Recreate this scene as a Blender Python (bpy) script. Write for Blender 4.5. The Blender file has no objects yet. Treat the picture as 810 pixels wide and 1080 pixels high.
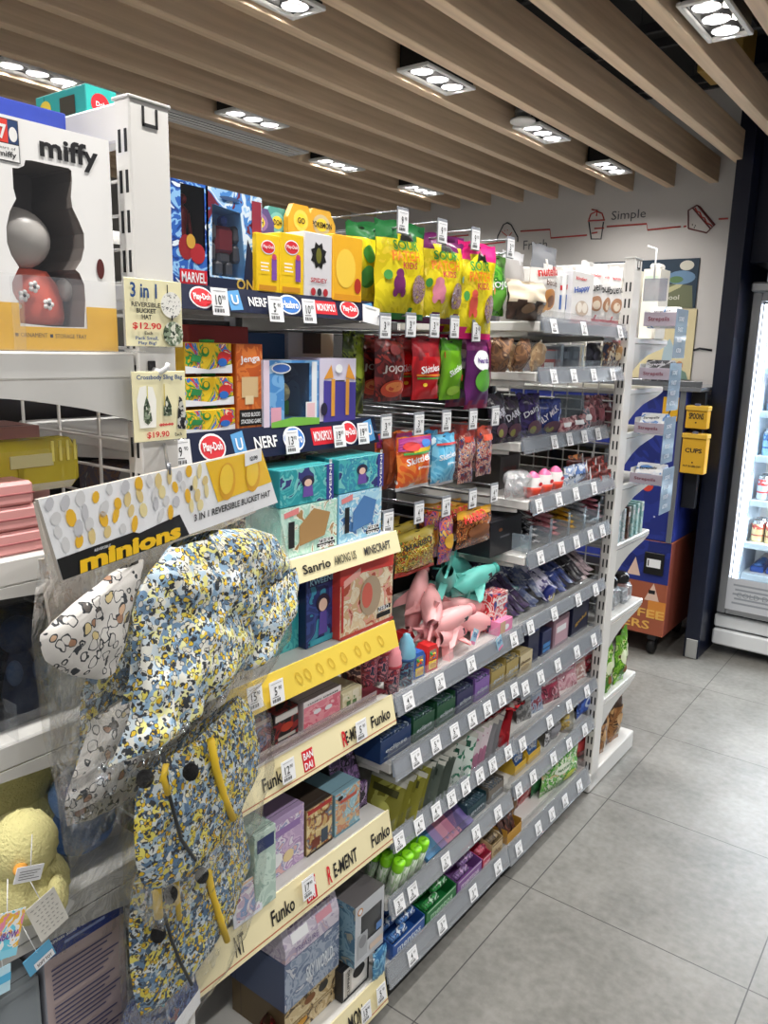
import bpy, bmesh, math, random
from mathutils import Vector, Matrix, noise
PI = math.pi
S = bpy.context.scene
COL = S.collection
# ------------------------------------------------------------------ camera
F_PX, EYE = 827.3, 1.55
YAW, PITCH, ROLL = math.radians(-36.845), math.radians(11.858), math.radians(1.407)
_f = Vector((math.sin(YAW)*math.cos(PITCH), math.cos(YAW)*math.cos(PITCH), -math.sin(PITCH)))
_r = Vector((math.cos(YAW), -math.sin(YAW), 0)); _u = _r.cross(_f)
RT = math.cos(ROLL)*_r + math.sin(ROLL)*_u
UP = -math.sin(ROLL)*_r + math.cos(ROLL)*_u
EYEP = Vector((0, 0, EYE))
cam_d = bpy.data.cameras.new('camera'); cam = bpy.data.objects.new('camera', cam_d); COL.objects.link(cam)
cam_d.sensor_fit = 'VERTICAL'; cam_d.sensor_height = 36; cam_d.lens = F_PX/1080*36; cam_d.clip_start = .02
cam.matrix_world = Matrix(((RT.x, UP.x, -_f.x, 0), (RT.y, UP.y, -_f.y, 0), (RT.z, UP.z, -_f.z, EYE), (0, 0, 0, 1)))
S.camera = cam
# ------------------------------------------------------------------ world and exposure
S.view_settings.view_transform = 'Standard'; S.view_settings.look = 'None'
S.view_settings.gamma = 1; S.view_settings.exposure = 0.0
try: S.view_settings.use_curve_mapping = False
except Exception: pass
W = bpy.data.worlds.new('ambient_fill'); S.world = W; W.use_nodes = True  # even ambient fill added through the open sides of the room
W.node_tree.nodes['Background'].inputs[0].default_value = (.93, .95, 1, 1)
W.node_tree.nodes['Background'].inputs[1].default_value = 0.34
SPOT_W = 9.0
S.cycles.max_bounces = 8; S.cycles.transparent_max_bounces = 24
S.cycles.use_denoising = True

def ray(u, v):
    return _f + RT*((u-405)/F_PX) - UP*((v-540)/F_PX)
def onx(u, v, x): d = ray(u, v); return EYEP + d*(x/d.x)
def ony(u, v, y): d = ray(u, v); return EYEP + d*(y/d.y)
def onz(u, v, z): d = ray(u, v); return EYEP + d*((z-EYE)/d.z)
def ondep(u, v, t): return EYEP + ray(u, v)*t

# ------------------------------------------------------------------ materials
def lin(h):
    if isinstance(h, (tuple, list)): return (*h[:3], 1)
    h = h.lstrip('#'); c = [int(h[i:i+2], 16)/255 for i in (0, 2, 4)]
    return (*[x/12.92 if x <= .04045 else ((x+.055)/1.055)**2.4 for x in c], 1)
_M = {}
def mat(h, rough=.5, metal=0, spec=.5, bump=0, bscale=200):
    k = (h, rough, metal, spec, bump, bscale)
    if k in _M: return _M[k]
    m = bpy.data.materials.new('plain_'+str(h).strip('#')); m.use_nodes = True
    b = m.node_tree.nodes['Principled BSDF']
    b.inputs['Base Color'].default_value = lin(h); b.inputs['Roughness'].default_value = rough
    b.inputs['Metallic'].default_value = metal; b.inputs['Specular IOR Level'].default_value = spec
    if bump:
        n = m.node_tree.nodes.new('ShaderNodeTexNoise'); n.inputs['Scale'].default_value = bscale; n.inputs['Detail'].default_value = 4
        tc = m.node_tree.nodes.new('ShaderNodeTexCoord'); m.node_tree.links.new(tc.outputs['Object'], n.inputs['Vector'])
        bp = m.node_tree.nodes.new('ShaderNodeBump'); bp.inputs['Strength'].default_value = bump; bp.inputs['Distance'].default_value = .004
        m.node_tree.links.new(n.outputs[0], bp.inputs['Height']); m.node_tree.links.new(bp.outputs[0], b.inputs['Normal'])
    _M[k] = m; return m
def art(cols, scale=40, rough=.35, kind='noise', dist=1.2, stretch=(1, 1, 1), seed=0, bump=0):
    """printed packaging: blotches of a few inks"""
    k = ('art', tuple(cols), scale, rough, kind, dist, stretch, seed, bump)
    if k in _M: return _M[k]
    m = bpy.data.materials.new('print_'+cols[0].strip('#')); m.use_nodes = True
    nt = m.node_tree; b = nt.nodes['Principled BSDF']; b.inputs['Roughness'].default_value = rough
    tc = nt.nodes.new('ShaderNodeTexCoord'); mp = nt.nodes.new('ShaderNodeMapping')
    mp.inputs['Location'].default_value = (seed*1.7, seed*.9, seed*2.3); mp.inputs['Scale'].default_value = stretch
    nt.links.new(tc.outputs['Object'], mp.inputs[0])
    if kind == 'noise':
        n = nt.nodes.new('ShaderNodeTexNoise'); n.inputs['Scale'].default_value = scale; n.inputs['Detail'].default_value = 2.2
        n.inputs['Distortion'].default_value = dist; out = n.outputs[0]; lo, hi = .32, .7
    else:
        n = nt.nodes.new('ShaderNodeTexVoronoi'); n.inputs['Scale'].default_value = scale
        if kind == 'cell':
            sp = nt.nodes.new('ShaderNodeSeparateColor'); nt.links.new(n.outputs['Color'], sp.inputs[0]); out = sp.outputs[0]; lo, hi = 0, 1
        else: out = n.outputs['Distance']; lo, hi = .1, .8
    if kind == 'cell':
        w1 = nt.nodes.new('ShaderNodeTexNoise'); w1.inputs['Scale'].default_value = scale*.9; w1.inputs['Detail'].default_value = 1
        va = nt.nodes.new('ShaderNodeVectorMath'); va.operation = 'MULTIPLY_ADD'; va.inputs[1].default_value = (dist*.9/scale,)*3
        nt.links.new(mp.outputs[0], w1.inputs['Vector']); nt.links.new(w1.outputs['Color'], va.inputs[0]); nt.links.new(mp.outputs[0], va.inputs[2]); nt.links.new(va.outputs[0], n.inputs['Vector'])
    else: nt.links.new(mp.outputs[0], n.inputs['Vector'])
    r = nt.nodes.new('ShaderNodeValToRGB'); r.color_ramp.interpolation = 'CONSTANT'
    e = r.color_ramp.elements
    while len(e) < len(cols): e.new(.5)
    for i, c in enumerate(cols):
        e[i].position = 0 if i == 0 else lo+(hi-lo)*i/len(cols); e[i].color = lin(c)
    nt.links.new(out, r.inputs[0]); nt.links.new(r.outputs[0], b.inputs['Base Color'])
    if bump:
        n2 = nt.nodes.new('ShaderNodeTexNoise'); n2.inputs['Scale'].default_value = 60; nt.links.new(tc.outputs['Object'], n2.inputs['Vector'])
        bp = nt.nodes.new('ShaderNodeBump'); bp.inputs['Strength'].default_value = bump; bp.inputs['Distance'].default_value = .006
        nt.links.new(n2.outputs[0], bp.inputs['Height']); nt.links.new(bp.outputs[0], b.inputs['Normal'])
    _M[k] = m; return m
def cotton(base, spots, sc, seed=0, marks=.15):
    """cartoonish all-over print: large pale patches, small bright blots, thin dark marks"""
    m = bpy.data.materials.new('printed_cotton'); m.use_nodes = True; nt = m.node_tree; b = nt.nodes['Principled BSDF']; b.inputs['Roughness'].default_value = .8
    tc = nt.nodes.new('ShaderNodeTexCoord'); mp = nt.nodes.new('ShaderNodeMapping'); mp.inputs['Location'].default_value = (seed, seed*.7, seed*.3); nt.links.new(tc.outputs['Object'], mp.inputs[0])
    wn = nt.nodes.new('ShaderNodeTexNoise'); wn.inputs['Scale'].default_value = sc; va = nt.nodes.new('ShaderNodeVectorMath'); va.operation = 'MULTIPLY_ADD'; va.inputs[1].default_value = (.9/sc,)*3
    nt.links.new(mp.outputs[0], wn.inputs['Vector']); nt.links.new(wn.outputs['Color'], va.inputs[0]); nt.links.new(mp.outputs[0], va.inputs[2])
    def cells(scale, cols):
        v = nt.nodes.new('ShaderNodeTexVoronoi'); v.inputs['Scale'].default_value = scale; nt.links.new(va.outputs[0], v.inputs['Vector'])
        sp = nt.nodes.new('ShaderNodeSeparateColor'); nt.links.new(v.outputs['Color'], sp.inputs[0]); r = nt.nodes.new('ShaderNodeValToRGB'); r.color_ramp.interpolation = 'CONSTANT'; e = r.color_ramp.elements
        while len(e) < len(cols): e.new(.5)
        for i, c in enumerate(cols): e[i].position = i/len(cols); e[i].color = lin(c)
        nt.links.new(sp.outputs[0], r.inputs[0]); return v, sp, r
    v1, s1, r1 = cells(sc, base); v2, s2, r2 = cells(sc*1.35, spots)
    def less(sock, t):
        n = nt.nodes.new('ShaderNodeMath'); n.operation = 'LESS_THAN'; n.inputs[1].default_value = t; nt.links.new(sock, n.inputs[0]); return n
    def mix(f, a, c):
        n = nt.nodes.new('ShaderNodeMix'); n.data_type = 'RGBA'; nt.links.new(f.outputs[0], n.inputs['Factor']); nt.links.new(a, n.inputs[6])
        if isinstance(c, tuple): n.inputs[7].default_value = c
        else: nt.links.new(c, n.inputs[7])
        return n
    m1 = mix(less(v2.outputs['Distance'], .42), r1.outputs[0], r2.outputs[0])
    rim = nt.nodes.new('ShaderNodeMath'); rim.operation = 'COMPARE'; rim.inputs[1].default_value = .42; rim.inputs[2].default_value = .045; nt.links.new(v2.outputs['Distance'], rim.inputs[0])
    m2 = mix(rim, m1.outputs[2], lin('#33363a'))
    v3, s3, r3 = cells(sc*2.4, ('#26282c', '#2f3238')); gate = less(s3.outputs[1], marks)
    m3 = mix(gate, m2.outputs[2], lin('#34383e')); nt.links.new(m3.outputs[2], b.inputs['Base Color']); return m
def clear(h='#ffffff', gloss=.1, rough=.08, tint=.0, name='clear_plastic', wrinkle=0, fres=.5):
    """thin clear film or acrylic: mostly see-through with a glossy skin"""
    k = ('clear', h, gloss, rough, tint, wrinkle, fres)
    if k in _M: return _M[k]
    m = bpy.data.materials.new(name); m.use_nodes = True; nt = m.node_tree; nt.nodes.clear()
    o = nt.nodes.new('ShaderNodeOutputMaterial'); t = nt.nodes.new('ShaderNodeBsdfTransparent'); g = nt.nodes.new('ShaderNodeBsdfGlossy')
    d = nt.nodes.new('ShaderNodeBsdfDiffuse'); m1 = nt.nodes.new('ShaderNodeMixShader'); m2 = nt.nodes.new('ShaderNodeMixShader')
    fr = nt.nodes.new('ShaderNodeLayerWeight'); fr.inputs['Blend'].default_value = .25
    ad = nt.nodes.new('ShaderNodeMath'); ad.operation = 'MULTIPLY_ADD'; ad.inputs[1].default_value = fres; ad.inputs[2].default_value = gloss
    nt.links.new(fr.outputs['Fresnel'], ad.inputs[0])
    g.inputs['Roughness'].default_value = rough; d.inputs[0].default_value = lin(h); m1.inputs[0].default_value = tint
    if wrinkle:
        tc = nt.nodes.new('ShaderNodeTexCoord'); n2 = nt.nodes.new('ShaderNodeTexNoise'); n2.inputs['Scale'].default_value = 28; n2.inputs['Detail'].default_value = 3
        n2.inputs['Distortion'].default_value = 1.5
        nt.links.new(tc.outputs['Object'], n2.inputs['Vector']); bp = nt.nodes.new('ShaderNodeBump'); bp.inputs['Strength'].default_value = wrinkle; bp.inputs['Distance'].default_value = .02
        nt.links.new(n2.outputs[0], bp.inputs['Height']); nt.links.new(bp.outputs[0], g.inputs['Normal']); nt.links.new(bp.outputs[0], fr.inputs['Normal'])
    nt.links.new(t.outputs[0], m1.inputs[1]); nt.links.new(d.outputs[0], m1.inputs[2])
    nt.links.new(ad.outputs[0], m2.inputs[0]); nt.links.new(m1.outputs[0], m2.inputs[1]); nt.links.new(g.outputs[0], m2.inputs[2])
    nt.links.new(m2.outputs[0], o.inputs[0]); _M[k] = m; return m
def emit(h, s):
    k = ('emit', h, s)
    if k in _M: return _M[k]
    m = bpy.data.materials.new('lit_'+h.strip('#')); m.use_nodes = True; b = m.node_tree.nodes['Principled BSDF']
    b.inputs['Base Color'].default_value = lin(h); b.inputs['Emission Color'].default_value = lin(h); b.inputs['Emission Strength'].default_value = s
    _M[k] = m; return m
def wood(a, b_, scale, name='oak_veneer'):
    m = bpy.data.materials.new(name); m.use_nodes = True; nt = m.node_tree; b = nt.nodes['Principled BSDF']; b.inputs['Roughness'].default_value = .55
    tc = nt.nodes.new('ShaderNodeTexCoord'); mp = nt.nodes.new('ShaderNodeMapping'); mp.inputs['Scale'].default_value = (14, .5, 14)
    n = nt.nodes.new('ShaderNodeTexNoise'); n.inputs['Scale'].default_value = scale; n.inputs['Detail'].default_value = 6
    r = nt.nodes.new('ShaderNodeValToRGB'); r.color_ramp.elements[0].position = .3; r.color_ramp.elements[1].position = .72
    r.color_ramp.elements[0].color = lin(a); r.color_ramp.elements[1].color = lin(b_)
    nt.links.new(tc.outputs['Object'], mp.inputs[0]); nt.links.new(mp.outputs[0], n.inputs[0]); nt.links.new(n.outputs[0], r.inputs[0]); nt.links.new(r.outputs[0], b.inputs['Base Color'])
    return m
WHITE = mat('#e3e1dd', .35); GREYW = mat('#c9c8c4', .4); BLACK = mat('#0b0b0d', .5); INK = mat('#15151a', .6); PAPER = mat('#f1f2f4', .5)
STEEL = mat('#9a9da3', .3, .9); NAVY = mat('#0c1836', .4); RED = mat('#d01f2e', .4); CARD = mat('#b79a6c', .7); GREYCARD = mat('#8b8681', .8)
FILM = clear(gloss=.02, rough=.1, wrinkle=.3, fres=.3, name='clear_film'); ACRYL = clear('#dfe6ee', gloss=.025, rough=.05, tint=.05, fres=.22, name='acrylic')

# ------------------------------------------------------------------ mesh builder
_TX = {}
def text_poly(s, bold=0.0):
    k = (s, bold)
    if k in _TX: return _TX[k]
    c = bpy.data.curves.new('t', 'FONT'); c.body = s; c.size = 1; c.offset = bold; c.resolution_u = 2; c.fill_mode = 'FRONT'
    o = bpy.data.objects.new('t', c); COL.objects.link(o)
    dg = bpy.context.evaluated_depsgraph_get(); me = bpy.data.meshes.new_from_object(o.evaluated_get(dg))
    vs = [(v.co.x, v.co.y) for v in me.vertices]; fs = [tuple(p.vertices) for p in me.polygons]
    bpy.data.objects.remove(o); bpy.data.curves.remove(c); bpy.data.meshes.remove(me)
    if vs:
        x0, x1 = min(v[0] for v in vs), max(v[0] for v in vs); y0, y1 = min(v[1] for v in vs), max(v[1] for v in vs)
        vs = [((x-x0)/(x1-x0 or 1), (y-y0)/(y1-y0 or 1)) for x, y in vs]; asp = (x1-x0)/(y1-y0 or 1)
    else: asp = 1
    _TX[k] = (vs, fs, asp); return _TX[k]
V = Vector
class MB:
    def __init__(s): s.v = []; s.f = []; s.mi = []; s.sm = []; s.mats = []
    def m(s, mt):
        if mt not in s.mats: s.mats.append(mt)
        return s.mats.index(mt)
    def add(s, vs, fs, mt, smooth=False):
        n = len(s.v); i = s.m(mt); s.v += [tuple(x) for x in vs]
        for f in fs: s.f.append(tuple(n+k for k in f)); s.mi.append(i); s.sm.append(smooth)
        return n
    def quad(s, a, b, c, d, mt): s.add([a, b, c, d], [(0, 1, 2, 3)], mt)
    def box(s, x0, x1, y0, y1, z0, z1, mt, bev=None, fr=None, faces=None):
        """box with chamfered edges; fr: frame (o, ax, ay, az); faces: {'front': material at y0, 'top', 'side'}"""
        d = min(x1-x0, y1-y0, z1-z0)
        b = min(.0015 if bev is None else bev, d*.3)
        vs = []; 
        for sx in (0, 1):
            for sy in (0, 1):
                for sz in (0, 1):
                    X, Y, Z = (x0, x1)[sx], (y0, y1)[sy], (z0, z1)[sz]; dx, dy, dz = (b, -b)[sx], (b, -b)[sy], (b, -b)[sz]
                    vs += [(X, Y+dy, Z+dz), (X+dx, Y, Z+dz), (X+dx, Y+dy, Z)]
        if fr: o, ax, ay, az = fr; vs = [o+ax*p[0]+ay*p[1]+az*p[2] for p in vs]
        I = lambda a, b_, c, k: (a*4+b_*2+c)*3+k
        fm = faces or {}
        F = [((I(0,0,0,0), I(0,0,1,0), I(0,1,1,0), I(0,1,0,0)), 'side'), ((I(1,0,0,0), I(1,1,0,0), I(1,1,1,0), I(1,0,1,0)), 'side2'),
             ((I(0,0,0,1), I(1,0,0,1), I(1,0,1,1), I(0,0,1,1)), 'front'), ((I(0,1,0,1), I(0,1,1,1), I(1,1,1,1), I(1,1,0,1)), 'back'),
             ((I(0,0,0,2), I(0,1,0,2), I(1,1,0,2), I(1,0,0,2)), 'bottom'), ((I(0,0,1,2), I(1,0,1,2), I(1,1,1,2), I(0,1,1,2)), 'top')]
        n = s.add(vs, [], mt)
        def put(f, mm): s.f.append(tuple(n+k for k in f)); s.mi.append(s.m(mm)); s.sm.append(False)
        for f, nm in F: put(f, fm.get(nm, fm.get('side', mt) if nm == 'side2' else mt))
        for a in (0, 1):
            for c in (0, 1):
                put((I(a,c,0,0), I(a,c,1,0), I(a,c,1,1), I(a,c,0,1)), mt)
                put((I(a,0,c,0), I(a,1,c,0), I(a,1,c,2), I(a,0,c,2)), mt)
                put((I(0,a,c,1), I(1,a,c,1), I(1,a,c,2), I(0,a,c,2)), mt)
        for a in (0, 1):
            for b_ in (0, 1):
                for c in (0, 1): put((I(a,b_,c,0), I(a,b_,c,1), I(a,b_,c,2)), mt)
    def plate(s, x0, x1, z0, z1, mt, y=-.0006, wave=None):
        s.add([(x0, y, z0), (x1, y, z0), (x1, y, z1), (x0, y, z1)], [(0, 1, 2, 3)], mt)
    def disc(s, cx, cz, rx, rz, mt, y=-.0008, n=20):
        s.add([(cx+rx*math.cos(2*PI*i/n), y, cz+rz*math.sin(2*PI*i/n)) for i in range(n)], [tuple(range(n))], mt)
    def ring(s, cx, cz, r0, r1, mt, y=-.0008, n=20, ez=1):
        vs = [(cx+r*math.cos(2*PI*i/n), y, cz+ez*r*math.sin(2*PI*i/n)) for r in (r0, r1) for i in range(n)]
        s.add(vs, [(i, (i+1) % n, n+(i+1) % n, n+i) for i in range(n)], mt)
    def poly(s, pts, mt, y=-.0008): s.add([(p[0], y, p[1]) for p in pts], [tuple(range(len(pts)))], mt)
    def prism(s, pts, y0, y1, mt, side=None):
        n = len(pts); s.add([(p[0], y0, p[1]) for p in pts]+[(p[0], y1, p[1]) for p in pts],
              [tuple(range(n)), tuple(range(2*n-1, n-1, -1))], mt)
        s.add([(p[0], y0, p[1]) for p in pts]+[(p[0], y1, p[1]) for p in pts], [(i, n+i, n+(i+1) % n, (i+1) % n) for i in range(n)], side or mt)
    def text(s, t, cx, cz, w, mt, h=None, y=-.0012, bold=.0, skew=0, rot=0, fr=None, tri=False):
        vs, fs, asp = text_poly(t, bold)
        h = h or w/asp; out = []
        for a, b in vs:
            px, pz = (a-.5)*w+skew*(b-.5)*h, (b-.5)*h
            c, sn = math.cos(rot), math.sin(rot); px, pz = px*c-pz*sn, px*sn+pz*c
            out.append((cx+px, y, cz+pz))
        if fr: o, ax, ay, az = fr; out = [o+ax*p[0]+ay*p[1]+az*p[2] for p in out]
        s.add(out, fs, mt)
    def tube(s, path, r, mt, n=6, cap=True, smooth=True):
        pts = [V(p) for p in path]; m = len(pts); vs = []
        rr = r if isinstance(r, (list, tuple)) else [r]*m
        t0 = (pts[1]-pts[0]).normalized(); a = t0.orthogonal().normalized()
        for i in range(m):
            t = (pts[min(i+1, m-1)]-pts[max(i-1, 0)]).normalized(); a = (a-t*a.dot(t)).normalized(); b = t.cross(a)
            vs += [pts[i]+(a*math.cos(2*PI*k/n)+b*math.sin(2*PI*k/n))*rr[i] for k in range(n)]
        fs = [(i*n+k, i*n+(k+1) % n, (i+1)*n+(k+1) % n, (i+1)*n+k) for i in range(m-1) for k in range(n)]
        if cap: fs += [tuple(range(n-1, -1, -1)), tuple(range((m-1)*n, m*n))]
        s.add(vs, fs, mt, smooth)
    def lathe(s, prof, o=(0, 0, 0), az=(0, 0, 1), mt=None, n=16, smooth=True, mats=None, sq=1, cap=True):
        az = V(az).normalized(); ax = az.orthogonal().normalized() if abs(az.z) < .99 else V((1, 0, 0)); ay = az.cross(ax); o = V(o); vs = []
        for r, h in prof: vs += [o+az*h+ax*(r*math.cos(2*PI*k/n))+ay*(r*sq*math.sin(2*PI*k/n)) for k in range(n)]
        for i in range(len(prof)-1):
            q = [(i*n+k, i*n+(k+1) % n, (i+1)*n+(k+1) % n, (i+1)*n+k) for k in range(n)]
            if i == 0: base = s.add(vs, [], mt or mats[0])
            mm = mats[i] if mats else mt
            for f in q: s.f.append(tuple(base+k for k in f)); s.mi.append(s.m(mm)); s.sm.append(smooth)
        for i, rev in ((0, True), (len(prof)-1, False)):
            if cap and prof[i][0] > 1e-5:
                f = tuple(base+i*n+k for k in range(n)); s.f.append(f[::-1] if rev else f); s.mi.append(s.m(mats[min(i, len(mats)-1)] if mats else mt)); s.sm.append(False)
    def ell(s, c, r, mt, n=14, m=9, fn=None):
        vs = []; 
        for i in range(m+1):
            th = PI*i/m
            for k in range(n):
                d = V((math.sin(th)*math.cos(2*PI*k/n), math.sin(th)*math.sin(2*PI*k/n), math.cos(th)))
                q = fn(d) if fn else 1
                vs.append((c[0]+d.x*r[0]*q, c[1]+d.y*r[1]*q, c[2]+d.z*r[2]*q))
        s.add(vs, [(i*n+k, (i+1)*n+k, (i+1)*n+(k+1) % n, i*n+(k+1) % n) for i in range(m) for k in range(n)], mt, True)
    def grid(s, fn, nu, nv, mt, smooth=True, mfn=None):
        vs = [fn(i/nu, j/nv) for j in range(nv+1) for i in range(nu+1)]
        base = s.add(vs, [], mt)
        for j in range(nv):
            for i in range(nu):
                a = j*(nu+1)+i; mm = mfn((i+.5)/nu, (j+.5)/nv) if mfn else mt
                s.f.append(tuple(base+k for k in (a, a+1, a+nu+2, a+nu+1))); s.mi.append(s.m(mm)); s.sm.append(smooth)
    def xform(s, mtx, start=0): s.v[start:] = [tuple(mtx @ V(p)) for p in s.v[start:]]
    def build(s, name, parent=None):
        me = bpy.data.meshes.new(name); me.from_pydata(s.v, [], s.f); 
        for m_ in s.mats: me.materials.append(m_)
        me.polygons.foreach_set('material_index', s.mi); me.polygons.foreach_set('use_smooth', s.sm); me.update()
        o = bpy.data.objects.new(name, me); COL.objects.link(o)
        if parent: o.parent = parent
        return o
FACE_X = PI/2     # rotation that turns a thing's front towards the aisle
def tag(o, label, cat, group=None):
    o['label'] = label; o['category'] = cat
    if group: o['group'] = group
    return o
def thing(name, label, cat, loc=(0, 0, 0), rz=0, group=None):
    o = bpy.data.objects.new(name, None); o.empty_display_size = .05; COL.objects.link(o)
    o.location = loc; o.rotation_euler = (0, 0, rz); return tag(o, label, cat, group)
def put(o, loc, rz=0, rx=0, ry=0):
    o.location = loc; o.rotation_euler = (rx, ry, rz); return o
def dup(o, loc, label=None, rz=None, rot=None):
    c = o.copy(); COL.objects.link(c); c.location = loc
    if rz is not None: c.rotation_euler = (0, 0, rz)
    if rot is not None: c.rotation_euler = rot
    if label: c['label'] = label
    for ch in o.children:
        d = ch.copy(); COL.objects.link(d); d.parent = c
        for g in ch.children:
            e = g.copy(); COL.objects.link(e); e.parent = d
    return c
def struct(name, mb):
    o = mb.build(name); o['kind'] = 'structure'; return o
ORD = 'first second third fourth fifth sixth seventh eighth ninth tenth eleventh twelfth thirteenth fourteenth fifteenth sixteenth seventeenth eighteenth nineteenth twentieth'.split()
def nth(i):
    if i < 20: return ORD[i]
    if i < 29: return 'twenty-'+ORD[i-20]
    if i == 29: return 'thirtieth'
    return 'thirty-'+ORD[i-30]
# ================================================================== the setting
WALL_Y, CEIL_Z, BEAM_Z = 4.53, 2.95, 2.435
def floor_mat():
    m = bpy.data.materials.new('grey_concrete_tile'); m.use_nodes = True; nt = m.node_tree; b = nt.nodes['Principled BSDF']
    tc = nt.nodes.new('ShaderNodeTexCoord')
    n1 = nt.nodes.new('ShaderNodeTexNoise'); n1.inputs['Scale'].default_value = 3.0; n1.inputs['Detail'].default_value = 8; n1.inputs['Roughness'].default_value = .68
    n2 = nt.nodes.new('ShaderNodeTexNoise'); n2.inputs['Scale'].default_value = 42; n2.inputs['Detail'].default_value = 5
    for n in (n1, n2): nt.links.new(tc.outputs['Object'], n.inputs['Vector'])
    mx = nt.nodes.new('ShaderNodeMath'); mx.operation = 'MULTIPLY_ADD'; mx.inputs[1].default_value = .45
    nt.links.new(n2.outputs[0], mx.inputs[0]); nt.links.new(n1.outputs[0], mx.inputs[2])
    r = nt.nodes.new('ShaderNodeValToRGB'); r.color_ramp.elements[0].position = .5; r.color_ramp.elements[1].position = .95
    r.color_ramp.elements[0].color = lin('#676661'); r.color_ramp.elements[1].color = lin('#8f8d88')
    nt.links.new(mx.outputs[0], r.inputs[0])
    # joints every 0.6 m
    sx = nt.nodes.new('ShaderNodeSeparateXYZ'); nt.links.new(tc.outputs['Object'], sx.inputs[0])
    ds = []
    for ax, off in (('X', -.855), ('Y', 1.908)):
        a = nt.nodes.new('ShaderNodeMath'); a.operation = 'SUBTRACT'; a.inputs[1].default_value = off+.3-6; nt.links.new(sx.outputs[ax], a.inputs[0])
        c = nt.nodes.new('ShaderNodeMath'); c.operation = 'MODULO'; c.inputs[1].default_value = .6; nt.links.new(a.outputs[0], c.inputs[0])
        d = nt.nodes.new('ShaderNodeMath'); d.operation = 'SUBTRACT'; d.inputs[1].default_value = .3; nt.links.new(c.outputs[0], d.inputs[0])
        e = nt.nodes.new('ShaderNodeMath'); e.operation = 'ABSOLUTE'; nt.links.new(d.outputs[0], e.inputs[0]); ds.append(e)
    mn = nt.nodes.new('ShaderNodeMath'); mn.operation = 'MINIMUM'; nt.links.new(ds[0].outputs[0], mn.inputs[0]); nt.links.new(ds[1].outputs[0], mn.inputs[1])
    lt = nt.nodes.new('ShaderNodeMath'); lt.operation = 'LESS_THAN'; lt.inputs[1].default_value = .0017; nt.links.new(mn.outputs[0], lt.inputs[0])
    mc = nt.nodes.new('ShaderNodeMix'); mc.data_type = 'RGBA'; nt.links.new(lt.outputs[0], mc.inputs['Factor']); nt.links.new(r.outputs[0], mc.inputs[6]); mc.inputs[7].default_value = lin('#3c3b39')
    nt.links.new(mc.outputs[2], b.inputs['Base Color']); b.inputs['Roughness'].default_value = .42
    bp = nt.nodes.new('ShaderNodeBump'); bp.inputs['Strength'].default_value = .08; bp.inputs['Distance'].default_value = .003
    nt.links.new(mx.outputs[0], bp.inputs['Height']); nt.links.new(bp.outputs[0], b.inputs['Normal'])
    return m
b = MB(); b.box(-6, 3, -3, 5, -.05, 0, floor_mat(), bev=0); struct('floor', b)
b = MB(); b.box(-6, -1.06, WALL_Y, WALL_Y+.1, 0, CEIL_Z, mat('#cbc7c3', .6, bump=.05), bev=0); struct('wall_back', b)
b = MB(); b.box(-6, 3, -3, 5, CEIL_Z, CEIL_Z+.05, mat('#141416', .8), bev=0); struct('ceiling', b)
b = MB(); b.box(-6.1, -6, -3, 5, 0, CEIL_Z, mat('#b9b5b0', .6), bev=0); struct('wall_left', b)
# navy column beside the fridge and the bulkhead over it
COLN = mat('#081128', .36)
b = MB(); b.box(-1.06, -.985, 4.06, 4.62, 0, CEIL_Z-.002, COLN, bev=.003)
b.box(-1.048, -.992, 4.052, 4.061, .004, .105, mat('#a9aaa8', .4, .2), bev=.002)
struct('wall_column', b)
b = MB(); b.box(-.985, 2.2, 4.2, 4.6, 1.99, CEIL_Z-.002, COLN, bev=.003); struct('wall_bulkhead', b)
b = MB(); b.box(-.985, 2.2, 4.95, 5.0, 0, CEIL_Z-.002, COLN, bev=.003); struct('wall_recess', b)
# ceiling beams
OAK = wood('#bda387', '#dcc3a4', 3.0)
bw = .046
beam_x = [-.402-.2262*k for k in range(-3, 17)]
for k, x in enumerate(beam_x):
    b = MB(); b.box(0, bw, -3, (4.055 if x > -1.08 else WALL_Y), 0, .125, OAK, bev=.002)
    o = b.build('ceiling_beam'); o.location = (x, 0, BEAM_Z)
    n = 'straight above the aisle' if k < 4 else ('over the price rails' if k < 8 else 'over the far side of the gondola')
    tag(o, f'wooden ceiling beam, {nth(k)} counted from the right, {n}', 'ceiling beam', 'wooden ceiling beams')
# services in the dark void over the beams
DUCT = mat('#26262a', .6, .3)
def bar(name, label, cat, pts, r, m, n=8):
    b = MB(); b.tube(pts, r, m, n=n); return tag(b.build(name), label, cat)
for k, (y, w) in enumerate(((1.35, .1), (2.55, .07), (3.1, .16), (3.75, .1))):
    b = MB(); 
    for q in (0, w): b.box(-3.8, 1.6, y+q, y+q+.02, 2.70, 2.735, DUCT, bev=.002)
    for i in range(28): b.box(-3.7+.19*i, -3.68+.19*i, y, y+w, 2.705, 2.72, DUCT, bev=.001)
    for q in (-3.0, -1.2, .8): b.tube([(q, y+.01, 2.73), (q, y+.01, CEIL_Z)], .006, DUCT)
    o = tag(b.build('cable_tray'), f'black cable tray above the beams, {nth(k)} from the front', 'cable tray', 'cable trays in the ceiling void')
b = MB(); b.box(-.62, -.3, -2, 4.0, 2.8, CEIL_Z, mat('#3a3b40', .5, .4), bev=.01)
for i in range(8): b.box(-.63, -.29, -1.6+.7*i, -1.56+.7*i, 2.795, CEIL_Z, DUCT, bev=.003)
tag(b.build('air_duct'), 'dark sheet metal air duct above the beams over the aisle', 'duct')
bar('sprinkler_pipe', 'red sprinkler pipe crossing the dark void above the beams', 'pipe', [(-3.6, 1.72, 2.62), (1.0, 1.72, 2.62), (1.0, 1.72, CEIL_Z)], .018, mat('#8e1620', .4))
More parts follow.
